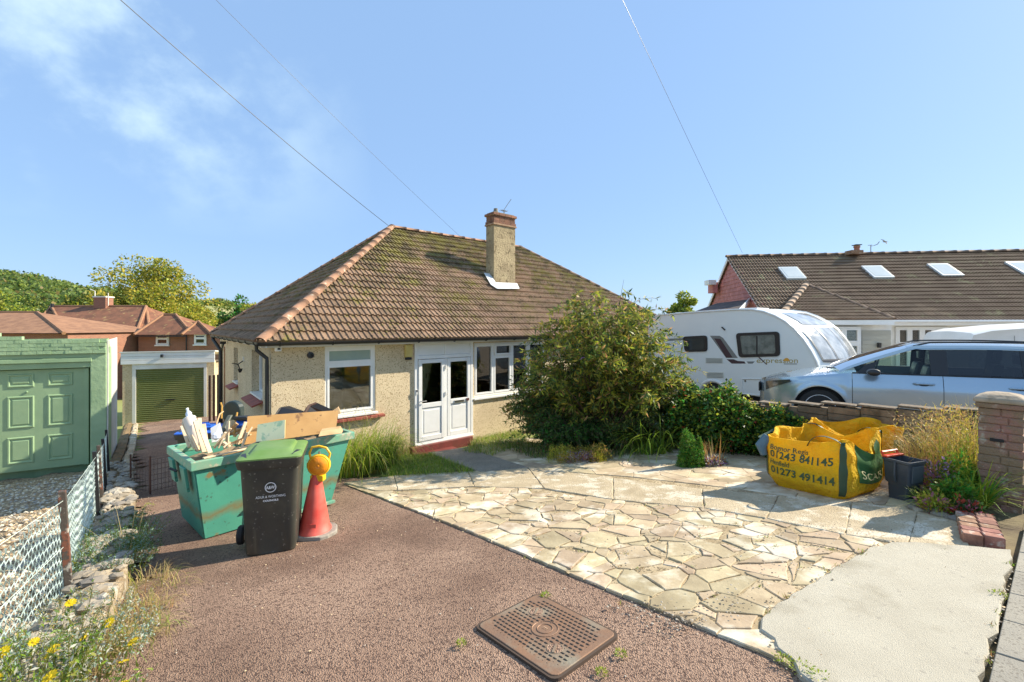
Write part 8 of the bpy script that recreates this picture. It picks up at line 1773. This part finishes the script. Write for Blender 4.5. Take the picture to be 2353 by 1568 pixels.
for i, (t_, off, n, h, fl__, lab) in enumerate(((0.35, .22, 90, .40, 15, 'yellow flowered weed sprawling nearest the bottom of the fence'), (0.95, .16, 110, .34, 14, 'yellow flowered weed among silvery leaves on the low wall'), (1.55, .24, 100, .30, 12, 'patch of yellow daisies spreading over the low wall'), (0.7, .48, 100, .30, 12, 'bushy yellow daisy clump at the edge of the tarmac'), (1.4, .46, 90, .26, 9, 'small yellow daisy clump where wall meets drive'), (2.15, .18, 26, .26, 3, 'few yellow flowers poking up beside the rusty post'), (1.3, -.12, 70, .30, 8, 'yellow flowers growing through the wire mesh'))):
    p = along(t_, off, WL); weed('daisy_weed', (p.x, p.y, gz(p.x, p.y) + (0.12 if off < .4 else 0)), n, h, lab, Lm('grass', 'mid', 'olive', 'white'), 130 + i, fl__, 0.26)
for i, (t_, off, n, h, lab, ms) in enumerate(((4.0, .24, 120, .22, 'blue green feathery weed mound in the shade of the low wall', ('silver', 'mid')), (3.6, .30, 100, .20, 'dusty grey green weed mound beside the straight black post', ('silver', 'mid', 'dark')), (4.5, .32, 90, .2, 'feathery weed mound reaching over the drive edge', ('silver', 'mid', 'grass')), (5.4, .22, 40, .14, 'small green weed growing between the rubble stones', ('silver', 'grass')))):
    p = along(t_, off, WL); weed('feathery_weed', (p.x, p.y, gz(p.x, p.y) + .12), n, h, lab, Lm(*ms), 150 + i, 0, 0.32, leafn=26, lsz=.022)
for i, (u, v, r, n, h, lab) in enumerate(((335, 1345, .22, 110, .30, 'tangle of dry straw weeds on the tarmac edge below the shadow'), (300, 1420, .22, 110, .28, 'pale dry weed tangle at the corner of the low wall'), (350, 1400, .16, 60, .2, 'thin dry stems lying across the tarmac edge'), (270, 1480, .2, 90, .26, 'dry straw weed behind the yellow daisies'))):
    q = G(u, v); tuft('dry_weed', q, r, n, h, Lm('straw', 'rust', 'olive'), lab, 'weed', 0.005, 1.1, 1.2, 170 + i, weights=[.6, .15, .25])
q = G(300, 1300); tuft('tall_dry_stems', q, .05, 9, .75, Lm('straw', 'olive'), 'few long pale stems leaning over the dark shadow from the low wall', 'weed', 0.007, 0.7, 0.2, 180)
p = along(2.4, .22, WL); weed('silver_weed', (p.x, p.y, gz(p.x, p.y) + .17), 90, .10, 'silvery white low plant covering the top of the low wall', Lm('white', 'silver', 'straw'), 190, 0, .36, leafn=22, lsz=.02)
p = along(1.0, .25, WL); weed('silver_weed', (p.x, p.y, gz(p.x, p.y) + .14), 120, .12, 'silvery low plant beneath the yellow daisies', Lm('white', 'silver', 'grass'), 191, 0, .42, leafn=22, lsz=.022)
for i, (u, v, r, lab) in enumerate(((1254, 1374, .035, 'tiny green weed at the far corner of the manhole cover'), (1425, 1508, .03, 'small green weed on the tarmac just past the cover corner'), (1382, 1552, .03, 'tiny yellowish weed by the near edge of the manhole cover'), (1060, 1485, .03, 'tiny grey green sprig on the tarmac west of the cover'), (342, 1166, .07, 'bright green weed on the sunlit tarmac near the low wall'), (2296, 1375, .05, 'small mossy weed in the joint beside the pavement'), (1840, 1545, .07, 'moss and weed growing along the tip of the pale concrete'), (1800, 1525, .05, 'moss strip between the stone edging and the pale concrete'), (1880, 1565, .06, 'mossy strip where the tarmac meets the pale concrete'), (1905, 1132, .05, 'small weed at the foot of the yellow bulk bag'), (18, 1092, .06, 'little green weed beneath the green garage door'))):
    q = G(u, v); mound('small_weed', (q.x, q.y, q.z + .01), r, r, r * .8, Lm('grass', 'lime', 'olive'), 90, 0.016, lab, 200 + i, cat='weed')
# grit and specks on the paving, litter on the drive
pts = []
rg = np.random.default_rng(77)
for (u0, v0, su, sv, k) in ((1560, 1440, 60, 20, 120), (1480, 1410, 70, 16, 70), (1650, 1400, 80, 25, 60), (1750, 1300, 150, 60, 60), (1400, 1250, 200, 50, 50), (1900, 1230, 120, 20, 40)):
    for _ in range(k): q = G(u0 + rg.normal() * su * .6, v0 + rg.normal() * sv * .6); pts.append((q.x, q.y, q.z + 0.036))
pebbles('grit', np.array(pts), 0.004, 0.011, [mat('dark_grit', (0.10, 0.08, 0.06), 0.9), MATS['pebble_grey']], 9, kind='stuff', label='dark grit scattered over the crazy paving', cat='grit')
tag(MB().prism([G(290, 1075) + Z * .02, G(308, 1077) + Z * .02, G(308, 1072) + Z * .03, G(290, 1070) + Z * .03], Z * .02).build('white_box', M['white']), 'scrap of white plastic lying on the drive edge before the wire guard', 'litter')
# the low wall's loose planting: silver foliage, straw and weeds between fence and tarmac
for i, (t_, off, n, lab, ms) in enumerate(((0.2, .36, 160, 'silvery ground plant at the lowest end of the fence', ('white', 'silver', 'straw')), (1.7, .1, 140, 'silver leaved plant hugging the wire mesh', ('silver', 'white', 'grass')), (1.9, .34, 150, 'pale silvery plant mat on the crumbling cement', ('white', 'straw', 'silver')), (0.6, .62, 120, 'straw and green weeds spilling on to the tarmac near the fence end', ('straw', 'grass', 'olive')))):
    p = along(t_, off, WL); weed('silver_weed', (p.x, p.y, gz(p.x, p.y) + .12 * (off < .5)), n, .16, lab, Lm(*ms), 240 + i, 0, .4, leafn=24, lsz=.024)
for i, (u, v, r, n, lab) in enumerate(((230, 1500, .22, 140, 'dense straw weeds between the daisies and the tarmac'), (330, 1460, .2, 120, 'sprawling straw weeds reaching over the tarmac'), (180, 1545, .2, 120, 'straw weeds right under the daisies'), (400, 1350, .1, 26, 'few dry wisps farthest out on the tarmac'))):
    q = G(u, v); tuft('dry_weed', q, r, n, .24, Lm('straw', 'olive', 'grass'), lab, 'weed', 0.005, 1.1, 1.3, 260 + i, weights=[.5, .25, .25])
# weeds and crumbs along the edge of the pale concrete and in the paving joints
rg = np.random.default_rng(99); pts = []; wp_ = []
edge = [V2(G(*q)) for q in ((1756, 1440), (1782, 1394), (1858, 1354), (1930, 1306), (2002, 1266), (2060, 1253))] + [V2(G(*q)) for q in ((2318, 1300), (2303, 1390), (2282, 1470), (2262, 1550))] + [V2(G(*q)) for q in ((1760, 1470), (1800, 1520), (1850, 1568))]
for k in (0, 1, 2, 3, 4, 6, 7, 8, 10, 11):
    a_, b_ = edge[k], edge[k + 1]
    for _ in range(int((b_ - a_).length * 60)):
        p = a_ + (b_ - a_) * rg.random(); x, y = p.x + rg.normal() * .022, p.y + rg.normal() * .022; pts.append((x, y, gz(x, y) + .022))
    for _ in range(int((b_ - a_).length * 5)):
        p = a_ + (b_ - a_) * rg.random(); x, y = p.x + rg.normal() * .012, p.y + rg.normal() * .012; wp_ += [(x + rg.normal() * .015, y + rg.normal() * .015, gz(x, y) + .02) for _ in range(8)]
for i in range(0, len(sa), 5):
    x, y = sa[i].x + rg.normal() * .12, sa[i].y + rg.normal() * .12; wp_ += [(x + rg.normal() * .012, y + rg.normal() * .012, gz(x, y) + .012) for _ in range(6)]; pts += [(x + rg.normal() * .06, y + rg.normal() * .04, gz(x, y) + .018) for _ in range(7)]
pebbles('crumbled_edge', np.array(pts), 0.004, 0.012, [MATS['dark_grit'], MATS['pebble_grey'], MATS['pebble_tan']], 19, kind='stuff', label='crumbs of concrete and soil along slab edges and paving joints', cat='crumbs')
blades('joint_moss', np.array(wp_), 0.035, Lm('olive', 'straw', 'grass', 'brown'), None, 0.006, 0.9, 0.6, 12, seg=3, label='tiny weeds and moss in the joints of the paving', cat='weeds', kind='stuff')
# dead leaves and small stones on the tarmac
pts = []
for _ in range(420):
    x, y = rg.uniform(-3.4, 2.0), rg.uniform(1.4, 6.0)
    if inside((x, y), drive): pts.append((x, y, gz(x, y) + .001))
for _ in range(500):
    p = along(rg.uniform(0.8, 7.5), 0.42 + abs(rg.normal()) * .12, WL); pts.append((p.x, p.y, gz(p.x, p.y) + .002))
pebbles('loose_stones', np.array(pts), 0.003, 0.010, [MATS['dark_grit'], MATS['pebble_tan'], MATS['pebble_grey']], 23, kind='stuff', label='loose small stones on the tarmac drive', cat='stones')
